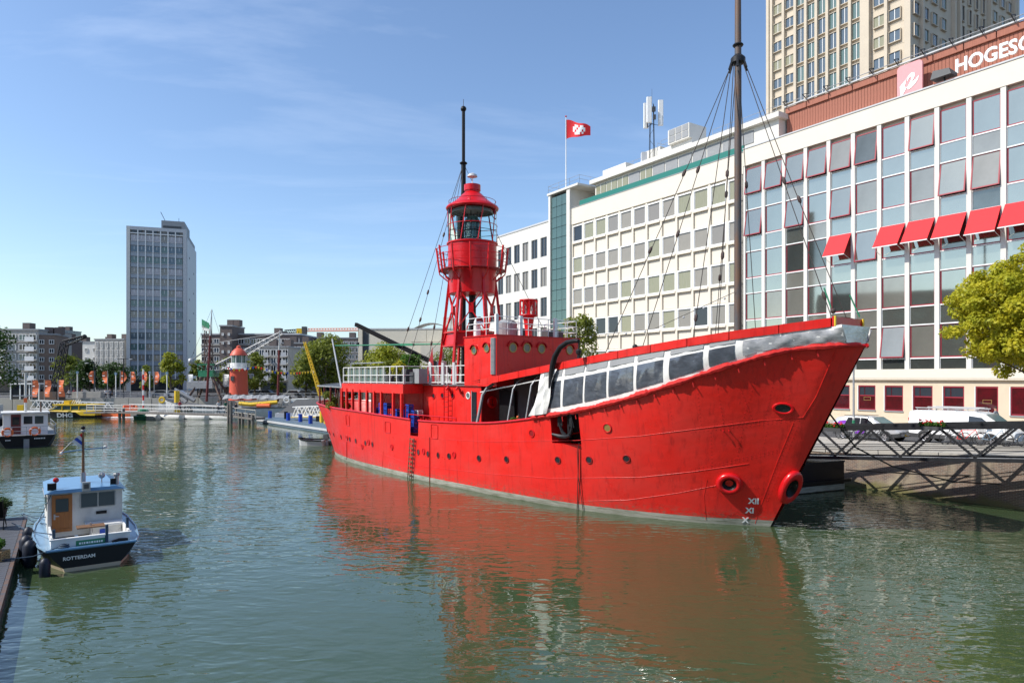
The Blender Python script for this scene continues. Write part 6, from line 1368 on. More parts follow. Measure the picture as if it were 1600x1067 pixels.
# ---------------------------------------------------------------- small boats
def loft(st,m,deck,mside,mlow,zwl=.12):
    # st: (y, half beam at deck, half beam at waterline, deck z); y forward
    vs=[]
    for y,bd,bw2,z in st:
        for f in (-1,1): vs+=[(f*bd,y,z),(f*(bd*.55+bw2*.45),y-.02*y,z*.5+.05),(f*bw2,y*.985,zwl),(f*bw2*.8,y*.97,-.35)]
    fs=[];lo=[]
    for i in range(len(st)-1):
        a=i*8;b=a+8
        for o in (0,4):
            for k in range(3): (lo if k==2 else fs).append((a+o+k,b+o+k,b+o+k+1,a+o+k+1))
    m.add(vs,fs,mside); i_=m.mi(mlow)
    for f in lo: m.f.append(f); m.m.append(i_)
    # transom
    m.add(vs[:8],[(0,1,5,4),(1,2,6,5)],mside); m.add(vs[:8],[(2,3,7,6)],mlow)
def fender(par,p,r,h,mm='fender_blue'): m=MB(); m.lathe([(.02,0),(r*.7,.05),(r,.2*h),(r,.8*h),(r*.6,.95*h),(.03,h)],p,mm,12); m.obj('fender',par,smooth=True)
bt=thing('motor_boat','white and navy motor boat with bright blue roof and wooden cabin door by the dock','boat',(-13.2,21.5,0),math.radians(36))
st=[(0,1.2,.78,.68),(.9,1.38,1.1,.66),(2.5,1.5,1.3,.70),(4.2,1.42,1.2,.80),(5.6,1.12,.85,.92),(6.7,.6,.4,1.05),(7.4,.08,.05,1.15)]
m=MB(); loft(st,m,None,'navy','sand_stone'); m.obj('hull',bt,smooth=False)
m=MB(); # side decks and stern deck in pale blue
def dk(y): 
    for (a,b) in zip(st,st[1:]):
        if y<=b[0]: t=(y-a[0])/(b[0]-a[0]); return a[1]+(b[1]-a[1])*t,a[3]+(b[3]-a[3])*t
    return st[-1][1],st[-1][3]
ys=[0,.5,.9,1.6,2.5,3.4,4.2,5,5.6,6.2,6.7,7.38]
for a,b in zip(ys,ys[1:]):
    (ba,za),(bb,zb)=dk(a),dk(b)
    for f in (-1,1):
        ia=0 if a<.5 or a>=5.6 else 1.08; ib=0 if b<=.5 or b>5.6 else 1.08
        m.quad((f*ba,a,za+.01),(f*bb,b,zb+.01),(f*min(ib,bb),b,zb+.01),(f*min(ia,ba),a,za+.01),'blue_deck')
m.obj('deck',bt,fix=False)
m=MB()
for f in (-1,1): m.tube([(f*dk(y)[0],y,dk(y)[1]+.02) for y in ys],.04,'blue_deck',6)
m.tube([(-1.2,-.02,.70),(1.2,-.02,.70)],.045,'blue_roof',6); m.obj('rubbing_rail',bt,smooth=True)
m=MB(); # cockpit coaming and floor
m.box(-1.08,1.08,.5,2.6,.30,.34,'dirty_white')
for f in (-1,1): m.box(min(f*1.08,f*1.02),max(f*1.08,f*1.02),.5,2.6,.3,1.0,'white_paint')
m.box(-1.08,1.08,.44,.5,.3,.92,'white_paint'); m.box(-1.12,1.12,.40,.54,.92,.96,'white_paint'); m.obj('cockpit',bt)
m=MB(); m.box(.15,1.0,1.9,2.5,.34,.95,'dirty_white'); m.box(-.05,1.02,1.85,2.55,.95,1.02,'white_paint'); m.box(.35,.6,1.86,1.9,.4,.85,'blue_crate'); m.obj('bench',bt)
m=MB(); m.box(-1.1,1.1,2.6,5.3,.6,2.12,'dirty_white'); m.box(-1.0,1.0,5.3,6.0,.8,1.35,'dirty_white'); m.obj('cabin',bt)
for x in (-1.1,1.1):
    for y0 in (3.0,4.1):
        q=MB(); q.box(min(x,x*1.012),max(x,x*1.012),y0,y0+.8,1.45,1.95,'glass_dark'); q.obj('side_window',bt)
q=MB(); q.box(.30,.62,2.56,2.6,1.26,1.36,'black_paint'); q.obj('vent_grille',bt)
q=MB(); q.tube([(-1.12,2.65,1.98),(-1.17,2.65,1.98),(-1.17,5.0,1.98),(-1.12,5.0,1.98)],.018,'galv',5); q.tube([(1.12,2.65,1.98),(1.17,2.65,1.98),(1.17,5.0,1.98),(1.12,5.0,1.98)],.018,'galv',5); q.obj('hand_rail',bt)
q=MB()
for k in range(4): q.torus((-.95,.95,.37+.035*k),.2-.01*k,.022,'rope_blue','z',16,5)
q.obj('rope_coil',bt,smooth=True)
m=MB(); m.add([(-1.2,2.4,2.1),(1.2,2.4,2.1),(1.15,5.5,2.16),(-1.15,5.5,2.16),(-.9,2.45,2.21),(.9,2.45,2.21),(.85,5.4,2.27),(-.85,5.4,2.27)],[(4,5,6,7),(0,1,5,4),(1,2,6,5),(2,3,7,6),(3,0,4,7),(3,2,1,0)],'blue_roof'); m.obj('roof',bt)
m=MB(); m.box(-.98,-.40,2.54,2.6,.78,2.03,'wood_door'); 
for x in (-.98,-.50): m.box(x,x+.10,2.52,2.54,.78,2.03,'wood_door')
for z in (.78,1.35,1.92): m.box(-.88,-.50,2.52,2.54,z,z+.1,'wood_door')
d=m.obj('door',bt); m=MB(); m.box(-.87,-.51,2.515,2.535,1.46,1.9,'glass_dark'); m.obj('pane',d); m=MB(); m.box(-.93,-.88,2.49,2.52,1.22,1.40,'galv'); m.tube([(-.91,2.47,1.33),(-.78,2.46,1.33)],.015,'galv',5); m.obj('handle',d)
m=MB(); pts=rrect(.36,1.77,.55,.28,.08,3); m.add([(x,2.585,z) for x,z in pts]+[(x,2.6,z) for x,z in pts],[tuple(range(len(pts)))],'galv'); f=m.obj('window',bt,fix=False)
m=MB()
for x0,x1 in ((-.14,.34),(.38,.86)): m.box(x0,x1,2.565,2.58,1.53,2.01,'glass_boat')
m.obj('pane',f)
m=MB(); m.box(-.35,.45,.0+1.15,1.65,1.06,1.10,'wood'); tbl=m.obj('table',bt); m=MB(); m.tube([(.05,1.4,.34),(.05,1.4,1.06)],.04,'galv',8); m.obj('leg',tbl); m=MB(); m.tube([(.05,1.4,1.1),(.05,1.4,1.2)],.03,'galv',6); m.obj('ashtray',tbl)
text('stern_name','ROTTERDAM',.145,'letter_white',bt,frame((-.36,-.03,.37),(1,0,0),(0,0,1)),ext=.006,off=.004)
m=MB(); m.box(-.42,.38,.425,.44,.66,.84,'green_paint'); 
m.obj('green_sign',bt); 
m=MB(); x=-.34
for w_ in (.05,.03,.05,.06,.03,.06,.04,.05,.03,.05): m.box(x,x+w_,.415,.425,.72,.78,'letter_white'); x+=w_+.022
m.obj('sign_lettering',bt)
m=MB(); m.tube([(0,3.8,2.2),(0,3.8,4.15)],[.055,.03],'wood',8); m.tube([(0,3.8,2.2),(0,3.8,2.6)],.08,'galv',8); m.sphere((0,3.8,4.2),.07,'black_paint',7); m.lathe([(.05,4.05),(.09,4.1),(.03,4.14)],(0,3.8,0),'galv',8); m.obj('mast',bt,smooth=True)
m=MB(); m.tube([(-.66,3.7,3.36),(0,3.8,3.42),(.7,3.9,3.44)],.025,'blue_deck',6); m.sphere((-.66,3.7,3.34),.05,'dirty_white',6); m.sphere((.7,3.9,3.46),.06,'dirty_white',6); m.tube([(.6,3.88,3.35),(.6,3.88,3.55)],.015,'galv',5); m.obj('yard',bt)
m=MB()
fl=[((0,3.78,4.0),(-.42,3.72,3.60),(-.10,3.76,3.42),(-.02,3.78,3.5))]
A=Vector((-.03,3.8,4.02)); B=Vector((-.36,3.74,3.72)); Cc=Vector((-.04,3.8,3.45))
for i,mm in enumerate(('dirty_white','blue_crate','dirty_white','flower_red')):
    t0=i/4;t1=(i+1)/4; m.quad(A.lerp(B,1-t0),A.lerp(B,1-t1),Cc.lerp(A,t1*.9),Cc.lerp(A,t0*.9),mm)
m.obj('flag',bt,fix=False)
m=MB(); m.tube([B,(-.66,3.7,3.38)],.006,'letter_white',4); m.tube([(-.98,2.6,2.1),(-1.5,2.2,.9)],.012,'rope_blue',4); m.obj('halyard',bt)
m=MB(); m.box(-.12,.12,2.35,2.5,2.12,2.42,'galv'); m.box(-.07,.07,2.33,2.35,2.2,2.36,'dark_grey'); m.obj('roof_hatch',bt)
m=MB(); m.tube([(-.85,2.9,2.2),(-.85,2.9,2.45)],.02,'galv',5); m.sphere((-.85,2.9,2.5),.09,'lamp_red',8); m.box(-1.1,-.85,2.6,2.8,2.2,2.42,'black_paint'); m.obj('signal_lamp',bt,smooth=False)
m=MB(); m.tube([(.55,3.5,2.2),(.55,3.5,2.4)],.02,'galv',5); m.sphere((.55,3.5,2.48),.11,'galv',8); m.tube([(.95,2.9,2.2),(.95,2.9,2.5)],.07,'galv',8); m.lathe([(.09,2.5),(.11,2.53),(.11,2.58),(.09,2.6)],(.95,2.9,0),'galv',10); m.box(.75,.92,2.8,2.85,2.2,2.42,'black_paint'); m.obj('chimney',bt)
for x,y in ((-1.0,.55),(.42,.42),(1.05,.85)): m=MB(); m.tube([(x,y,.7),(x,y,1.25 if x<1 else 1.35)],.045,'rope_blue',8); m.obj('bollard',bt)
m=MB(); m.tube([(.55,.2,.72),(.75,.25,.76),(1.0,.25,.74)],.05,'black_paint',6); m.torus((-.75,.2,.75),.12,.035,'rope_blue','z',12,5); m.torus((-.73,.22,.80),.10,.03,'rope_blue','z',12,5); m.obj('mooring_cleat',bt,smooth=True)
for p,r,h in (((-1.62,3.2,.1),.17,.85),((-1.68,2.3,-.05),.2,.9),((-1.6,1.4,-.05),.2,.9),((-1.25,-.15,-.15),.15,.7)): fender(bt,p,r,h)
m=MB(); rm=Matrix.Rotation(math.radians(36),4,'Z').inverted(); 
def bl(w): return rm@(Vector(w)-Vector((-13.2,21.5,0)))
for a,b in (((-1.0,.55,1.1),(-18.6,25.4,.6)),((-.75,.2,.8),(-15.4,20.6,.5)),((-1.05,3.0,1.0),(-19.4,27.0,.6)),((-1.0,3.4,1.2),(-19.4,27.1,.6))):
    b=bl(b); a=Vector(a); mid=(a+b)/2-Vector((0,0,.12)); m.tube([a,mid,b],.018,'rope_blue',5)
m.obj('mooring_rope',bt)
# dark workboat at the left edge
wb=thing('workboat','dark hulled workboat with white wheelhouse and two orange lifebuoys at the left edge','boat',(-41.6,58.5,0),math.radians(37))
st=[(0,2.0,1.5,1.05),(1.5,2.25,1.9,1.0),(4.5,2.35,2.0,1.05),(8,1.9,1.4,1.35),(10,1.0,.6,1.65),(11,.05,.05,1.9)]
m=MB(); loft(st,m,None,'black_paint','dark_steel'); m.obj('hull',wb); m=MB(); 
for a,b in zip(st,st[1:]): m.quad((-a[1],a[0],a[3]+.01),(a[1],a[0],a[3]+.01),(b[1],b[0],b[3]+.01),(-b[1],b[0],b[3]+.01),'mid_grey')
m.obj('deck',wb,fix=False)
m=MB(); m.box(-1.6,1.6,1.6,5.2,1.0,2.85,'white_paint'); m.box(-1.75,1.75,1.4,5.4,2.85,2.97,'dirty_white'); m.obj('wheelhouse',wb)
m=MB(); m.box(-1.05,-.35,1.55,1.6,1.1,2.8,'maroon'); d=m.obj('door',wb); m=MB(); m.box(-.95,-.45,1.53,1.55,1.9,2.6,'glass_dark'); m.obj('pane',d)
for x in (-.15,.65): m=MB(); m.box(x,x+.62,1.56,1.6,1.95,2.62,'glass_dark'); m.obj('window',wb)
for x in (-1.3,.6):
    m=MB(); m.torus((x,-.02+.1,1.35),.34,.09,'orange','y',20,7)
    for k in range(4): a=PI/4+k*PI/2; m.torus((x+.34*math.cos(a),.08,1.35+.34*math.sin(a)),.09,.03,'letter_white','z' if k%2 else 'x',8,4)
    m.obj('lifebuoy',wb,smooth=True)
m=MB(); m.tube([(0,2.6,2.9),(0,2.6,6.4)],.09,'dirty_white',8); m.tube([(-.9,2.6,4.4),(.9,2.6,4.4)],.05,'galv',6); m.box(-.12,.12,2.5,2.7,3.8,4.2,'orange'); m.tube([(1.1,2,2.9),(1.1,2,3.9)],.07,'rust_grey',6); m.obj('mast',wb)
m=MB(); rail(m,[(-2.0,.1,1.05),(2.0,.1,1.05),(2.3,3,1.05),(2.1,7.5,1.3)],.75,'galv',2,.025,1.0); rail(m,[(-2.0,.1,1.05),(-2.3,3,1.05)],.75,'galv',2,.025,1.0); m.obj('railing',wb)
m=MB(); m.box(-.2,.2,-.12,0,-.1,.75,'mid_grey'); m.obj('rudder_head',wb)
m=MB(); x=.55
for w_ in (.08,.06,.09,.07,.08,.06,.09): m.box(x,x+w_,-.03,-.01,.72,.82,'letter_white'); x+=w_+.04
for w_ in (0,.14,.26): m.box(-1.45+w_,-1.36+w_,-.03,-.01,.66,.74,'letter_white')
m.obj('stern_lettering',wb)
bb=thing('barge','black barge bow with white deckhouse cut by the left edge behind the workboat','boat',(at(-12,640,70).x,70,0)); m=MB(); m.prism([(-8,-2),(2,-2),(4.6,0),(2,2),(-8,2)],-.3,1.9,'black_paint'); m.box(-7,0,-1.5,1.5,1.9,3.2,'dirty_white'); m.tube([(2,0,1.9),(4.2,0,2.6)],.15,'black_paint',6); m.obj('hull',bb)
m=MB(); m.box(0,.9,0,.5,0,1.3,'yellow'); tag(m.obj('mooring_block',None,(at(26.5,0,95).x,95,.9)),'olive yellow block behind the workboat wheelhouse','block')
# water taxi
wt=thing('water_taxi','yellow and black covered water taxi passing the far landing stage','boat',(at(73,652,103).x,103,0),0)
K=103/F
def Z(py): return CH-(py-HY)*K
def Xp(px): return (px-73)*K
m=MB(); vs=[]; st2=[(0,.1,Z(641.5)),(.8,.7,Z(641.5)),(2.2,1.25,Z(642)),(5.2,1.4,Z(643)),(5.9,1.4,Z(648)),(8.2,1.35,Z(648.6))]
for x,b,z in st2: vs+=[(x,-b,z),(x+.35,-b*.85,-.3),(x,b,z),(x+.35,b*.85,-.3)]
n=len(st2); m.add(vs,[(4*i,4*i+4,4*i+5,4*i+1) for i in range(n-1)]+[(4*i+2,4*i+3,4*i+7,4*i+6) for i in range(n-1)]+[(4*i,4*i+2,4*i+6,4*i+4) for i in range(n-1)]+[(4*n-4,4*n-3,4*n-1,4*n-2)],'black_paint'); m.obj('hull',wt)
m=MB(); m.add([(1.0,-1.25,Z(641.3)),(8.1,-1.38,Z(641)),(8.1,-1.38,Z(648.4)),(6.0,-1.42,Z(648.2)),(5.2,-1.42,Z(643)),(1.6,-1.3,Z(642))],[(0,1,2,3,4,5)],'yellow'); m.box(1.4,7.9,-1.2,1.2,Z(642),Z(639.5),'yellow'); m.box(5.9,8.1,-1.37,1.37,Z(648),Z(639.8),'yellow')
m.obj('topside',wt); m=MB(); m.add([(1.3,-1.1,Z(640)),(7.8,-1.2,Z(640)),(7.8,-1.15,Z(633)),(2.6,-1.05,Z(633)),(1.3,1.1,Z(640)),(7.8,1.2,Z(640)),(7.8,1.15,Z(633)),(2.6,1.05,Z(633))],[(0,1,2,3),(4,7,6,5),(0,3,7,4),(1,5,6,2)],'glass_tint'); m.obj('window',wt)
m=MB(); m.box(1.7,8.0,-1.3,1.3,Z(633),Z(631),'yellow')
for x in (1.45,3.1,4.4,5.6,6.8,7.8): m.bar((x if x>1.5 else 1.2,-1.2,Z(640)),(x if x>1.5 else 2.3,-1.2,Z(633)),.1,'yellow')
m.obj('roof',wt); m=MB(); m.box(3.1,3.9,-.8,.8,Z(631),Z(625.5),'yellow'); m.obj('roof_box',wt)
m=MB()
for i in range(4): m.tube([(4.1+i*.35,-.6,Z(631)),(4.5+i*.35,-.6,Z(624.5))],.05,'white_paint',5)
m.obj('roof_rack',wt)
text('company_name','DHG',.85,'letter_white',wt,frame((Xp(111),-1.40,Z(651)+.02),(1,.03,0),(0,-.15,1)),ext=.02,off=.03,sx=1.25)
wk=MB()
for i in range(26): x=8.4+i*.25; wk.add([(x,-.5-.03*i,.02),(x+.3,-.5-.03*i,.02),(x+.3,.5+.03*i,.02),(x,.5+.03*i,.02),(x+.1,0,.02+.13*random.random())],[(0,1,4),(1,2,4),(2,3,4),(3,0,4)],'letter_white')
wk.obj('wake',None,(wt.location.x,103,0),kind='stuff')
# dinghy at the lightship's stern
A=wat(462,695); dg=thing('dinghy','small grey open dinghy with outboard motor beside the lightship stern','boat',(A.x+.3,A.y,0),-.12)
m=MB(); st3=[(0,.06,.62),(.35,.5,.55),(1.0,.78,.48),(2.4,.8,.46)]; vs=[]
for x,b,z in st3: vs+=[(x,-b,z),(x+.08,-b*.8,-.1),(x+.08,b*.8,-.1),(x,b,z)]
m.add(vs,[(4*i+k,4*i+4+k,4*i+5+k,4*i+1+k) for i in range(3) for k in range(3)]+[(12,13,14,15)],'pale_grey'); m.obj('hull',dg)
m=MB(); m.tube([(x,-b,z) for x,b,z in st3],.06,'black_rubber',6); m.tube([(x,b,z) for x,b,z in st3],.06,'black_rubber',6); m.box(.9,1.2,-.7,.7,.28,.34,'wood'); m.obj('gunwale',dg)
m=MB(); m.add([(2.35,-.2,.5),(2.8,-.2,.6),(2.8,.2,.6),(2.35,.2,.5),(2.3,-.17,.95),(2.65,-.17,.98),(2.65,.17,.98),(2.3,.17,.95)],[(0,1,5,4),(1,2,6,5),(2,3,7,6),(3,0,4,7),(4,5,6,7),(0,3,2,1)],'dark_grey'); m.bar((2.6,0,.55),(2.65,0,-.2),.12,'pale_grey'); m.obj('outboard_motor',dg)
m=MB(); m.prism([(-1.2,-.8),(1.8,-.8),(1.8,.8),(-1.2,.8)],-.1,.35,'dark_grey'); m.box(-.9,.3,-.5,.4,.35,.9,'flower_red'); m.box(.5,.9,-.4,.1,.35,1.3,'white_paint'); tag(m.obj('work_raft',None,(A.x+4.0,A.y+1.0,0),.1),'low dark raft with red fuel cans under the lightship stern','raft')

# ---------------------------------------------------------------- left dock with garden things
dk_=thing('dock','grey floating dock with a steel edge in the bottom left corner','dock',(0,0,0))
E0=Vector((-19.5,27.4,0)); E1=Vector((-12.5,16.65,0)); ed=(E1-E0).normalized(); en=Vector((-.838,-.545,0)); E2=E0+ed*30
m=MB(); m.prism([(p.x,p.y) for p in (E0,E0+en*5,E2+en*5,E2)],-.4,.40,'dark_grey'); m.obj('pontoon',dk_)
m=MB(); m.bar(E0+Vector((0,0,.38)),E2+Vector((0,0,.38)),.10,'rust_grey',.14); m.obj('edge_beam',dk_)
q=MB(); q.box(0,.235,0,4.9,0,.045,'plank_grey'); qm=q.mesh('plank')
for i in range(118):
    p=E0+ed*(.05+i*.25); o=link('plank',qm,dk_,(p.x-ed.x*0+en.x*.06,p.y+en.y*.06,.405+random.uniform(0,.004)),math.atan2(ed.y,ed.x)); o.rotation_euler.z=math.atan2(ed.y,ed.x); o.scale=(1,-1,1)
pl=thing('potted_shrub','dark bushy shrub in a grey round pot at the far end of the dock','plant',(-20.1,26.7,.45)); m=MB(); m.lathe([(.22,0),(.32,.4),(.34,.42),(.30,.42)],(0,0,0),'dark_grey',16); m.obj('pot',pl,smooth=True); leaves('foliage',[((-.25,0,.6),.26),((.25,0,.62),.28),((0,.1,.68),.26),((0,-.1,.55),.3)],1500,.045,'leaf_dark',pl,8)
bk=thing('plant_basket','woven basket with a light green grassy plant on the dock','plant',(-15.75,20.75,.45)); m=MB(); m.prism([(-.34,-.2),(.34,-.2),(.34,.2),(-.34,.2)],0,.30,'basket')
for k in range(7):
    z=.02+k*.042
    for i in range(9): x=-.34+i*.076; m.box(x,x+.06,-.225-(.012 if (i+k)%2 else 0),-.2,z,z+.034,'basket')
    for i in range(5): y=-.2+i*.082; m.box(.34,.365+(.012 if (i+k)%2 else 0),y,y+.066,z,z+.034,'basket')
m.obj('basket',bk); leaves('foliage',[((-.15,0,.45),.22),((.1,0,.5),.22)],900,.05,'leaf_fresh',bk,9)
ch=thing('lounge_chair','black folding lounge chair half cut by the left edge of the dock','chair',(-18.95,25.0,.45),.5); m=MB(); m.add([(-.28,0,.38),(.28,0,.38),(.28,.5,.42),(-.28,.5,.42)],[(0,1,2,3)],'black_rubber'); m.obj('seat',ch,fix=False)
m=MB(); m.add([(-.28,-.02,.4),(.28,-.02,.4),(.28,-.35,1.05),(-.28,-.35,1.05)],[(0,1,2,3)],'black_rubber'); m.obj('backrest',ch,fix=False)
for sx in (-.3,.3): m=MB(); m.tube([(sx,-.36,1.08),(sx,0,.38),(sx,.5,.42)],.018,'black_paint',6); m.tube([(sx,-.1,.55),(sx,.35,.1),(sx,.38,.02),(sx,-.3,.02),(sx,-.1,.38)],.018,'black_paint',6); m.obj('leg',ch)

# ---------------------------------------------------------------- right quay: pontoon, gangway, rope
pt_=thing('black_pontoon','tall black floating pontoon between the lightship bow and the quay','pontoon',(17.8,36.6,0),math.atan2(-.43,-.9)+PI)
m=MB(); m.box(-13,0,0,3.6,-.3,1.5,'navy'); m.box(-13.02,.02,-.04,3.64,1.5,1.58,'dark_steel'); m.obj('hull',pt_)
m=MB(); m.box(-13,.35,-.16,0,.45,.6,'black_paint'); m.obj('fender_beam',pt_); m=MB(); m.box(-13,0,-.03,0,.05,.34,'boot_top'); m.obj('waterline_strip',pt_)
A=wat(1240,786); m=MB(); m.box(-1.4,.5,0,1.2,-.2,.28,'black_paint'); m.tube([(-.5,.5,.2),(-.5,.5,1.7)],.22,'dark_steel',10); m.obj('float_step',pt_,(A.x-17.8,0,0)); o=bpy.data.objects[-1] if False else None
gw=thing('truss_gangway','black steel truss gangway along the quay carrying flower boxes','gangway',(0,0,0))
G0=Vector((16.32,34.5,1.96)); gd=Vector((2.07,-2.165,.20)); go=Vector((1.03,.99,0)); Ht=1.56
ka,kb=-1.5,6.0
for off in (Vector((0,0,0)),go):
    m=MB(); m.bar(G0+gd*ka+off,G0+gd*kb+off,.12,'dark_steel',.16); m.obj('bottom_chord',gw)
    m=MB(); m.bar(G0+gd*ka+off+Vector((0,0,Ht)),G0+gd*kb+off+Vector((0,0,Ht)),.13,'dark_steel',.16); m.bar(G0+gd*ka+off+Vector((0,0,Ht-.16)),G0+gd*kb+off+Vector((0,0,Ht-.16)),.05,'dark_steel',.07); m.obj('top_chord',gw)
    m=MB(); 
    for h in (.42,.60): m.tube([G0+gd*ka+off+Vector((0,0,h)),G0+gd*kb+off+Vector((0,0,h))],.02,'dark_steel',5)
    m.obj('hand_wire',gw)
    for k in range(-1,6):
        b=G0+gd*k+off+Vector((0,0,.1)); 
        for s_ in (-.5,.5):
            tpp=G0+gd*(k+s_*.93)+off+Vector((0,0,Ht-.12)); m=MB(); m.bar(b,tpp,.11,'dark_steel',.09); m.obj('diagonal',gw)
q=G0+gd*ka+go*.5; r_=G0+gd*kb+go*.5; m=MB(); m.bar(q,r_,1.25,'mid_grey',.06); m=MB(); m.bar(q,r_,.85,'mid_grey',.04); m.obj('walkway',gw)
e_=G0+gd*kb+go*.5; m=MB(); m.box(e_.x-1.2,e_.x+2.5,e_.y-2.5,e_.y+1.2,-1.5,e_.z-.15,'concrete'); tag(m.obj('landing_block'),'concrete landing block carrying the near end of the gangway','block')
def flowerbox(k,lab,sd_):
    p=G0+gd*k+Vector((0,0,Ht-.2))-Vector((.1,.1,0)); t=thing('flower_box',lab,'flower box',p,math.atan2(gd.y,gd.x)); m=MB(); m.box(-.42,.42,-.12,.10,-.02,.16,'dark_grey'); m.obj('box',t)
    leaves('foliage',[((x,0,.26),.16) for x in (-.4,-.2,0,.2,.4)],900,.035,'leaf_fresh',t,sd_); m=MB(); rr=random.Random(sd_)
    for i in range(26): m.sphere((rr.uniform(-.5,.5),rr.uniform(-.16,.12),rr.uniform(.26,.46)),rr.uniform(.025,.045),'flower_red',4)
    m.obj('blossoms',t,kind='stuff')
flowerbox(-.02,'flower box of red geraniums on the gangway rail nearest the ship bow',3); flowerbox(1.45,'flower box of red geraniums on the gangway rail in front of the white van',4)
m=MB(); pts=[Vector((12.2,26.2,4.6)),Vector((14.8,29.4,3.0)),Vector((17.6,31.6,1.9)),Vector((20.8,32.2,1.1)),Vector((23.3,31.6,1.05)),Vector((26.5,30.2,1.5))]
m.tube(pts,.035,'cable',6); tag(m.obj('mooring_line'),'long brown mooring line slanting down from the ship bow past the gangway','rope')
m=MB(); m.tube([Vector((17.8,36.4,1.1)),Vector((21,33.5,1.2)),Vector((26,30.0,1.75))],.03,'black_rubber',6); tag(m.obj('service_cable'),'thin black cable sagging below the gangway along the quay wall','cable')

# ---------------------------------------------------------------- vehicles on the quay
def vehicle(name,label,cat,t,D,prof,wbase,wr,width,paint,low='car_plastic'):
    # prof: (x, z_low, z_belt, z_top, halfwidth_belt, halfwidth_top); x forward
    r=thing(name,label,cat,(*P2(t,D+width/2),gz(t)-.13),FR); r.rotation_euler=(0,.0,FR); m=MB(); vs=[]
    for x,zl,zb,zt_,wb_,wt_ in prof:
        for f in (-1,1): vs+=[(x,f*wb_*.96,zl),(x,f*wb_,zl+.25),(x,f*wb_,zb),(x,f*(wb_*.4+wt_*.6)-f*0,zb+(zt_-zb)*.6),(x,f*wt_,zt_-.03),(x,f*wt_*.7,zt_)]
    n=len(prof); fs=[];lw=[]
    for i in range(n-1):
        a=i*12;b=a+12
        for k in range(5): (lw if k==0 else fs).append((a+k,b+k,b+k+1,a+k+1)); fs.append((a+6+k,a+7+k,b+7+k,b+6+k))
        fs.append((a+5,b+5,b+11,a+11)); fs.append((a,a+6,b+6,b))
    for e in (0,(n-1)*12): fs.append((e,e+1,e+2,e+3,e+4,e+5,e+11,e+10,e+9,e+8,e+7,e+6))
    m.add(vs,fs,paint); i_=m.mi(low); 
    for f in lw: m.f.append(f); m.m.append(i_)
    b=m.obj('body',r,smooth=True)
    for wx in wbase:
        for f in (-1,1):
            w_=MB(); w_.lathe([(.0,-.02),(wr*.62,-.02),(wr*.62,-.05),(wr*.9,-.06),(wr,-.02),(wr,.17),(wr*.9,.2),(0,.2)],(0,0,0),'tyre',24,axis='y'); o=w_.obj('wheel',r,(wx,f*(width/2-.02)-(0 if f<0 else 0),wr),smooth=True)
            if f>0: o.scale=(1,-1,1)
            w_=MB(); w_.lathe([(0,-.035),(wr*.16,-.05),(wr*.18,-.03)],(0,0,0),'alloy',12,axis='y')
            for k in range(5): a=2*PI*k/5; w_.bar((0,-.04,0),(wr*.58*math.cos(a),-.035,wr*.58*math.sin(a)),.07,'alloy',.02,up=(0,1,0))
            w_.torus((0,-.035,0),wr*.6,.025,'alloy','y',24,5); w_.obj('rim',o)
            if f<0:
                w_=MB(); w_.lathe([(wr*1.02,-.02),(wr*1.22,-.022)],(0,0,0),'car_plastic',20,a0=-.15,a1=PI+.15,axis='y'); w_.obj('wheel_arch',r,(wx,-width/2-.015,wr),fix=False)
    return r
def spane(r,name,pts,mm): # pane on the camera side; pts (x,z,halfwidth)
    m=MB(); m.add([(x,-w_-.012,z) for x,z,w_ in pts],[tuple(range(len(pts)))],mm); return m.obj(name,r,fix=False)
vp=[(-2.75,.45,1.15,1.75,.90,.80),(-2.68,.32,1.2,1.93,.94,.80),(-2.3,.30,1.2,1.98,.96,.82),(0,.30,1.15,2.0,.96,.82),(1.0,.30,1.12,1.98,.96,.80),(1.45,.30,1.1,1.84,.95,.78),(1.9,.30,1.08,1.50,.94,.76),(2.25,.32,1.02,1.20,.92,.74),(2.65,.34,.90,1.02,.88,.68),(2.85,.40,.72,.86,.78,.6)]
van=vehicle('parked_van','white panel van with a ladder rack parked on the quay road','van',18.9,43.9,vp,(-1.75,1.75),.36,1.9,'car_white')
spane(van,'side_window',[(.62,1.16,.962),(1.75,1.10,.955),(1.62,1.38,.90),(1.28,1.66,.87),(.62,1.74,.86)],'glass_dark')
m=MB(); m.add([(1.42,-.74,1.86),(1.42,.74,1.86),(2.28,.72,1.2),(2.28,-.72,1.2)],[(0,1,2,3)],'glass_tint'); m.add([(1.45,-.76,1.84),(2.24,-.78,1.2),(2.2,-.9,1.1),(1.72,-.93,1.12)],[(0,1,2,3)],'car_white'); 
o=MB(); o.add([(1.44,-.72,1.875),(1.44,.72,1.875),(2.26,.70,1.225),(2.26,-.70,1.225)],[(0,1,2,3)],'glass_tint'); o.obj('windscreen',van,fix=False)
m=MB(); 
for x in (-2.3,-1.2,-.1,1.0): m.bar((x,-.8,2.08),(x,.8,2.08),.04,'galv'); m.bar((x,-.72,1.97),(x,-.72,2.08),.04,'galv'); m.bar((x,.72,1.97),(x,.72,2.08),.04,'galv')
m.tube([(-2.4,-.76,2.12),(1.1,-.76,2.12)],.025,'galv',5); m.tube([(-2.4,.76,2.12),(1.1,.76,2.12)],.025,'galv',5); m.tube([(-1.6,-.3,2.2),(1.2,-.3,2.2),(1.2,.1,2.2),(-1.6,.1,2.2)],.025,'galv',5); m.obj('roof_rack',van)
m=MB()
for x in (-.95,.60): m.box(x-.008,x+.008,-.968,-.955,.55,1.2,'mid_grey')
m.box(-2.5,.6,-.972,-.955,1.0,1.02,'pale_grey'); m.obj('door_seam',van)
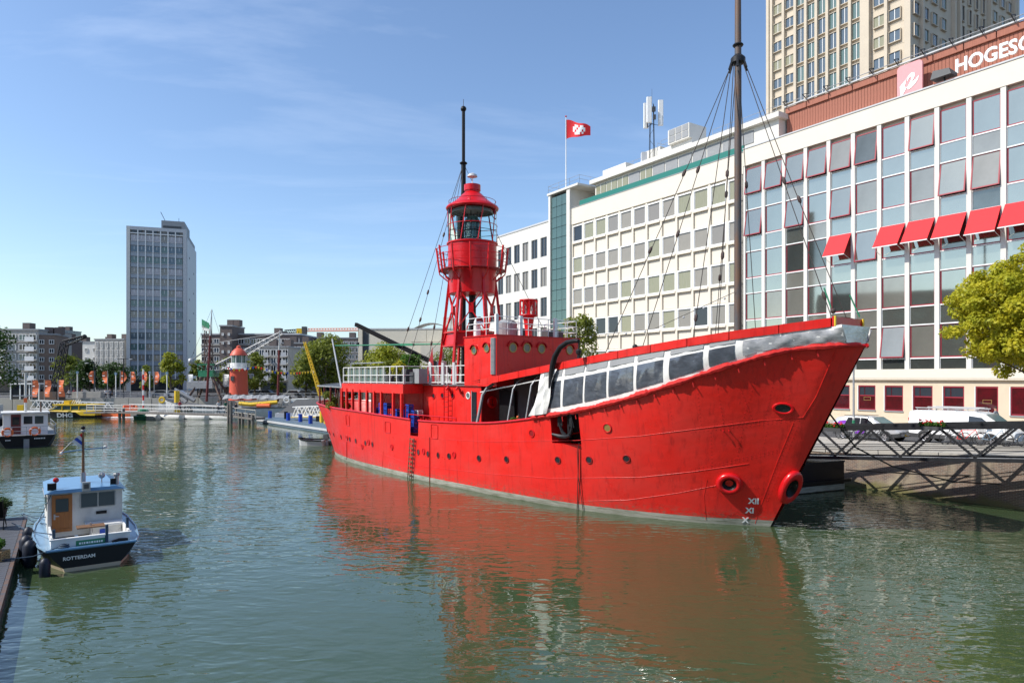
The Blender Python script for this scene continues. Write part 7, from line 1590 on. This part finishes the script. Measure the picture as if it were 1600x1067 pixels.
m=MB(); m.box(-2.76,-2.70,-.88,-.78,1.0,1.5,'lamp_red'); m.obj('tail_lamp',van); m=MB(); m.box(-2.86,-2.6,-.93,.93,.35,.62,'car_plastic'); m.obj('bumper',van)
m=MB(); m.box(1.55,1.75,-1.15,-.96,1.12,1.32,'car_plastic'); m.obj('wing_mirror',van)
m=MB(); m.add([(2.52,-.905,.72),(2.78,-.83,.68),(2.70,-.85,.86),(2.45,-.91,.95)],[(0,1,2,3)],'pale_grey'); m.obj('headlight',van,fix=False)
sp2=[(-2.25,.45,.85,1.0,.80,.7),(-2.2,.34,.95,1.25,.88,.72),(-1.95,.30,.98,1.48,.91,.70),(-1.4,.30,.98,1.58,.92,.70),(-.2,.30,.96,1.60,.92,.70),(.35,.30,.95,1.54,.92,.68),(.8,.30,.94,1.30,.92,.68),(1.2,.30,.94,1.06,.92,.74),(1.8,.32,.88,.98,.90,.74),(2.15,.36,.72,.86,.84,.66),(2.25,.42,.6,.7,.74,.6)]
suv=vehicle('parked_car','silver white hatchback with purple tail graphics parked behind the van','car',24.4,43.9,sp2,(-1.4,1.35),.34,1.82,'car_silver')
spane(suv,'side_window',[(-1.35,1.0,.925),(-.35,.98,.925),(-.35,1.5,.79),(-1.15,1.48,.80)],'glass_dark'); spane(suv,'side_window',[(-.28,.98,.925),(.78,.96,.925),(.42,1.30,.84),(.05,1.5,.79),(-.28,1.5,.79)],'glass_dark')
spane(suv,'purple_graphic',[(-1.95,1.0,.915),(-1.4,.7,.925),(-1.2,.98,.925),(-1.3,1.3,.85),(-1.75,1.22,.86)],'purple'); spane(suv,'purple_graphic',[(-.9,.45,.92),(-.1,.45,.92),(.3,.95,.925),(.1,.95,.925),(-.3,.7,.92)],'purple')
m=MB(); m.add([(.40,-.64,1.53),(.40,.64,1.53),(1.12,.70,1.10),(1.12,-.70,1.10)],[(0,1,2,3)],'glass_tint'); o=m.obj('windscreen',suv,(.02,0,.025),fix=False)
m=MB(); m.box(2.22,2.28,-.26,.26,.42,.54,'plate_yellow'); m.obj('number_plate',suv); m=MB(); m.box(.55,.75,-1.08,-.9,.98,1.12,'car_plastic'); m.obj('wing_mirror',suv)
m=MB(); m.bar((-1.5,-.66,1.62),(.1,-.66,1.63),.03,'black_paint'); m.bar((-1.5,.66,1.62),(.1,.66,1.63),.03,'black_paint'); m.obj('roof_rail',suv)
van2=vehicle('parked_car','grey car mostly hidden behind the lightship bow','car',31.5,43.9,sp2,(-1.4,1.35),.34,1.82,'mid_grey'); spane(van2,'side_window',[(-1.35,1.0,.925),(.78,.96,.925),(.05,1.5,.79),(-1.15,1.48,.80)],'glass_dark')
# bicycles
def bike(label,t,D,rz,mm):
    b=thing('bicycle',label,'bicycle',(*P2(t,D),gz(t)+.02),rz,'bicycles parked along the quay')
    for x in (-.52,.54):
        m=MB(); m.torus((x,0,.34),.33,.022,'tyre','y',24,5); 
        for k in range(9): a=PI*k/9; m.tube([(x+.31*math.cos(a),0,.34+.31*math.sin(a)),(x-.31*math.cos(a),0,.34-.31*math.sin(a))],.003,'galv',3,cap=False)
        m.obj('wheel',b,smooth=True)
    m=MB(); S_=Vector((-.16,0,.30)); H1=Vector((.36,0,.86)); St=Vector((-.30,0,.82))
    for p,q in ((S_,H1),(S_,St),(St,H1+Vector((.0,0,-.02))),(St*.98,Vector((-.52,0,.34))),(S_,Vector((-.52,0,.34))),(H1,Vector((.54,0,.34)))): m.tube([p,q],.018,mm,6)
    m.tube([H1,H1+Vector((-.03,0,.18))],.015,mm,6); m.torus((-.16,-.04,.30),.09,.012,'dark_steel','y',14,4); m.obj('frame',b)
    m=MB(); m.tube([(.18,-.28,1.02),(.3,-.22,1.06),(.33,0,1.04),(.3,.22,1.06),(.18,.28,1.02)],.014,'dark_steel',6); m.obj('handlebar',b)
    m=MB(); m.tube([(-.3,0,.8),(-.33,0,.93)],.015,'galv',5); m.add([(-.5,-.1,.95),(-.5,.1,.95),(-.18,.02,.96),(-.18,-.02,.96),(-.45,-.08,.90),(-.45,.08,.90)],[(0,1,2,3),(0,4,5,1),(4,3,2,5)],'black_rubber'); m.obj('saddle',b)
    m=MB(); m.box(-.8,-.35,-.06,.06,.69,.71,'dark_steel'); m.obj('carrier',b)
    return b
B0_=bike('grey bicycle leaning in front of the white van rear wheel',18.3,42.3,FR+.9,'galv')
specs=[(17.6,42.2,FR+.5,'red framed bicycle with basket before the van door','flower_red'),(16.4,42.4,FR+.3,'blue bicycle standing before the van front wheel','blue_deck'),(15.2,42.2,FR+.6,'white bicycle at the nose of the van','white_paint'),(14.5,42.4,FR+.8,'grey bicycle with raised handlebar right of the white bicycle','galv'),(13.9,42.3,FR+.5,'black bicycle in the dense row at the right edge','black_paint'),(13.2,42.5,FR+.9,'pale bicycle at the end of the row by the right edge','pale_grey'),(23.0,42.3,FR+.2,'dark bicycle parked in front of the silver car','dark_steel'),(24.6,42.4,FR+.1,'purple grey bicycle left of the lamp post','dark_grey')]
for t,D,rz,lab,mm in specs:
    b=bike(lab,t,D,rz,mm)
    if 'basket' in lab or 'blue' in lab:
        m=MB()
        for k in range(4): z=.72+.07*k; m.bar((.50,-.15,z),(.82,-.15,z),.015,'galv'); m.bar((.50,.15,z),(.82,.15,z),.015,'galv'); m.bar((.82,-.15,z),(.82,.15,z),.015,'galv')
        for x in (.5,.6,.7,.82):
            for y in (-.15,.15): m.bar((x,y,.7),(x,y,.95),.012,'galv')
        m.obj('basket',b)
t_=L=None
# lamp post, walker
u=(1338.5-CX)/F; tq=43.35*(.8325-.554*u)/(NX*u+NY); lp_=thing('lamp_post','thin grey lamp post with stickers in front of the silver car','lamp post',(*P2(tq,43.0),gz(tq)))
m=MB(); m.tube([(0,0,0),(0,0,1.2)],.085,'galv',10); m.tube([(0,0,1.2),(0,0,5.0)],[.07,.055],'galv',10); m.obj('pole',lp_,smooth=True); m=MB(); m.tube([(0,0,1.0),(0,0,1.25)],.088,'green_paint',10); m.tube([(0,0,1.35),(0,0,1.5)],.075,'dirty_white',10); m.obj('sticker',lp_); m=MB(); m.lathe([(.05,5.0),(.16,5.05),(.16,5.35),(.05,5.45)],(0,0,0),'mid_grey',12); m.obj('lamp_head',lp_)
u=(1556-CX)/F; tq=58*(.8325-.554*u)/(NX*u+NY); person('dark haired person in a grey shirt walking behind the white van',(*P2(tq,58),gz(tq)),FR+PI/2,'cloth_grey','cloth_dark',h=1.82)
# yellow-green plane tree at the right, smaller street trees farther on
rt=thing('street_tree','large yellow green tree reaching in from the right edge before the red awnings','tree',(26.5,33.5,1.35))
m=MB(); m.tube([(0,0,-.2),(.1,.1,3.2),(.0,0,7.5),(-.1,0,10)],[.24,.19,.13,.05],'bark',10); rnd=random.Random(4); bl_=[]
for i in range(190):
    a=rnd.uniform(0,2*PI); cz_=rnd.uniform(-1,1); rr=rnd.uniform(.45,1)**.5; sh=math.sqrt(1-cz_*cz_)
    c=(4.35*rr*sh*math.cos(a)*(1+.1*math.sin(3*a)),4.35*rr*sh*math.sin(a),7.75+3.1*rr*cz_+.3*math.sin(2.3*a)); bl_.append((c,rnd.uniform(.35,.75)))
    if i%4==0: m.tube([(0,0,max(3.0,c[2]-2.2)),(c[0]*.45,c[1]*.45,c[2]-.8),c],[.08,.045,.015],'bark',5)
bl_+=[((rnd.uniform(-2,2),rnd.uniform(-2,2),7.75+rnd.uniform(-1.4,1.4)),rnd.uniform(1.3,1.9)) for _ in range(7)]
m.obj('trunk',rt,smooth=True); leaves('crown',bl_,85000,.092,'leaf_yellow',rt,77)
for px,D,h,r,mm,lab,n in ((905,50,11.3,2.6,'leaf_olive','street tree on the quay behind the wheelhouse',3200),(868,54,10.5,2.2,'leaf_yellow','thin street tree behind the red fog horn',1500),(700,46,9,2.4,'leaf_olive','street tree farther along the quay behind the lantern legs',1200)):
    u=(px-CX)/F; t=D*(.8325-.554*u)/(NX*u+NY); tree(lab,(*P2(t,D),2.0),h,r,mm,n,.16,seed=int(px),crown0=.45,group='street trees on the right quay')
# ---------------------------------------------------------------- left bank and buildings behind the viewpoint (outside the frame; they shade and are mirrored)
def plain(name,label,x0,x1,y0,y1,h,rows,cols,wall,face):
    r=thing(name,label,'building',(x0,y0,2.0)); m=MB(); m.box(0,x1-x0,0,y1-y0,0,h-2,wall); m.obj('wall',r); w_=MB(); n=cols; L_=(y1-y0) if face=='x' else (x1-x0); H_2=(h-5)/rows
    for k in range(rows):
        for i in range(n):
            c=(i+.5)*L_/n; z=2.6+k*H_2; hwid=L_/n*.32
            if face=='x': w_.box(x1-x0,x1-x0+.05,c-hwid,c+hwid,z,z+H_2*.55,'glass_dark')
            else: w_.box(c-hwid,c+hwid,y1-y0,y1-y0+.05,z,z+H_2*.55,'glass_dark')
    w_.obj('windows',r,kind='stuff')
plain('office_building','brown office block on the near left bank outside the picture',-44,-31,-40,5,24,6,14,'brick_brown','x')
plain('office_building','concrete office block behind the viewpoint outside the picture',-40,2,-34,-7.5,34,9,14,'concrete','y')
plain('apartment_building','dark brick row on the left bank outside the picture',-100,-78,10,64,26,7,14,'brick_dark','x')
plain('residential_tower','slim dark tower on the left bank outside the picture',-135,-118,64,72,55,16,4,'brick_dark','x')
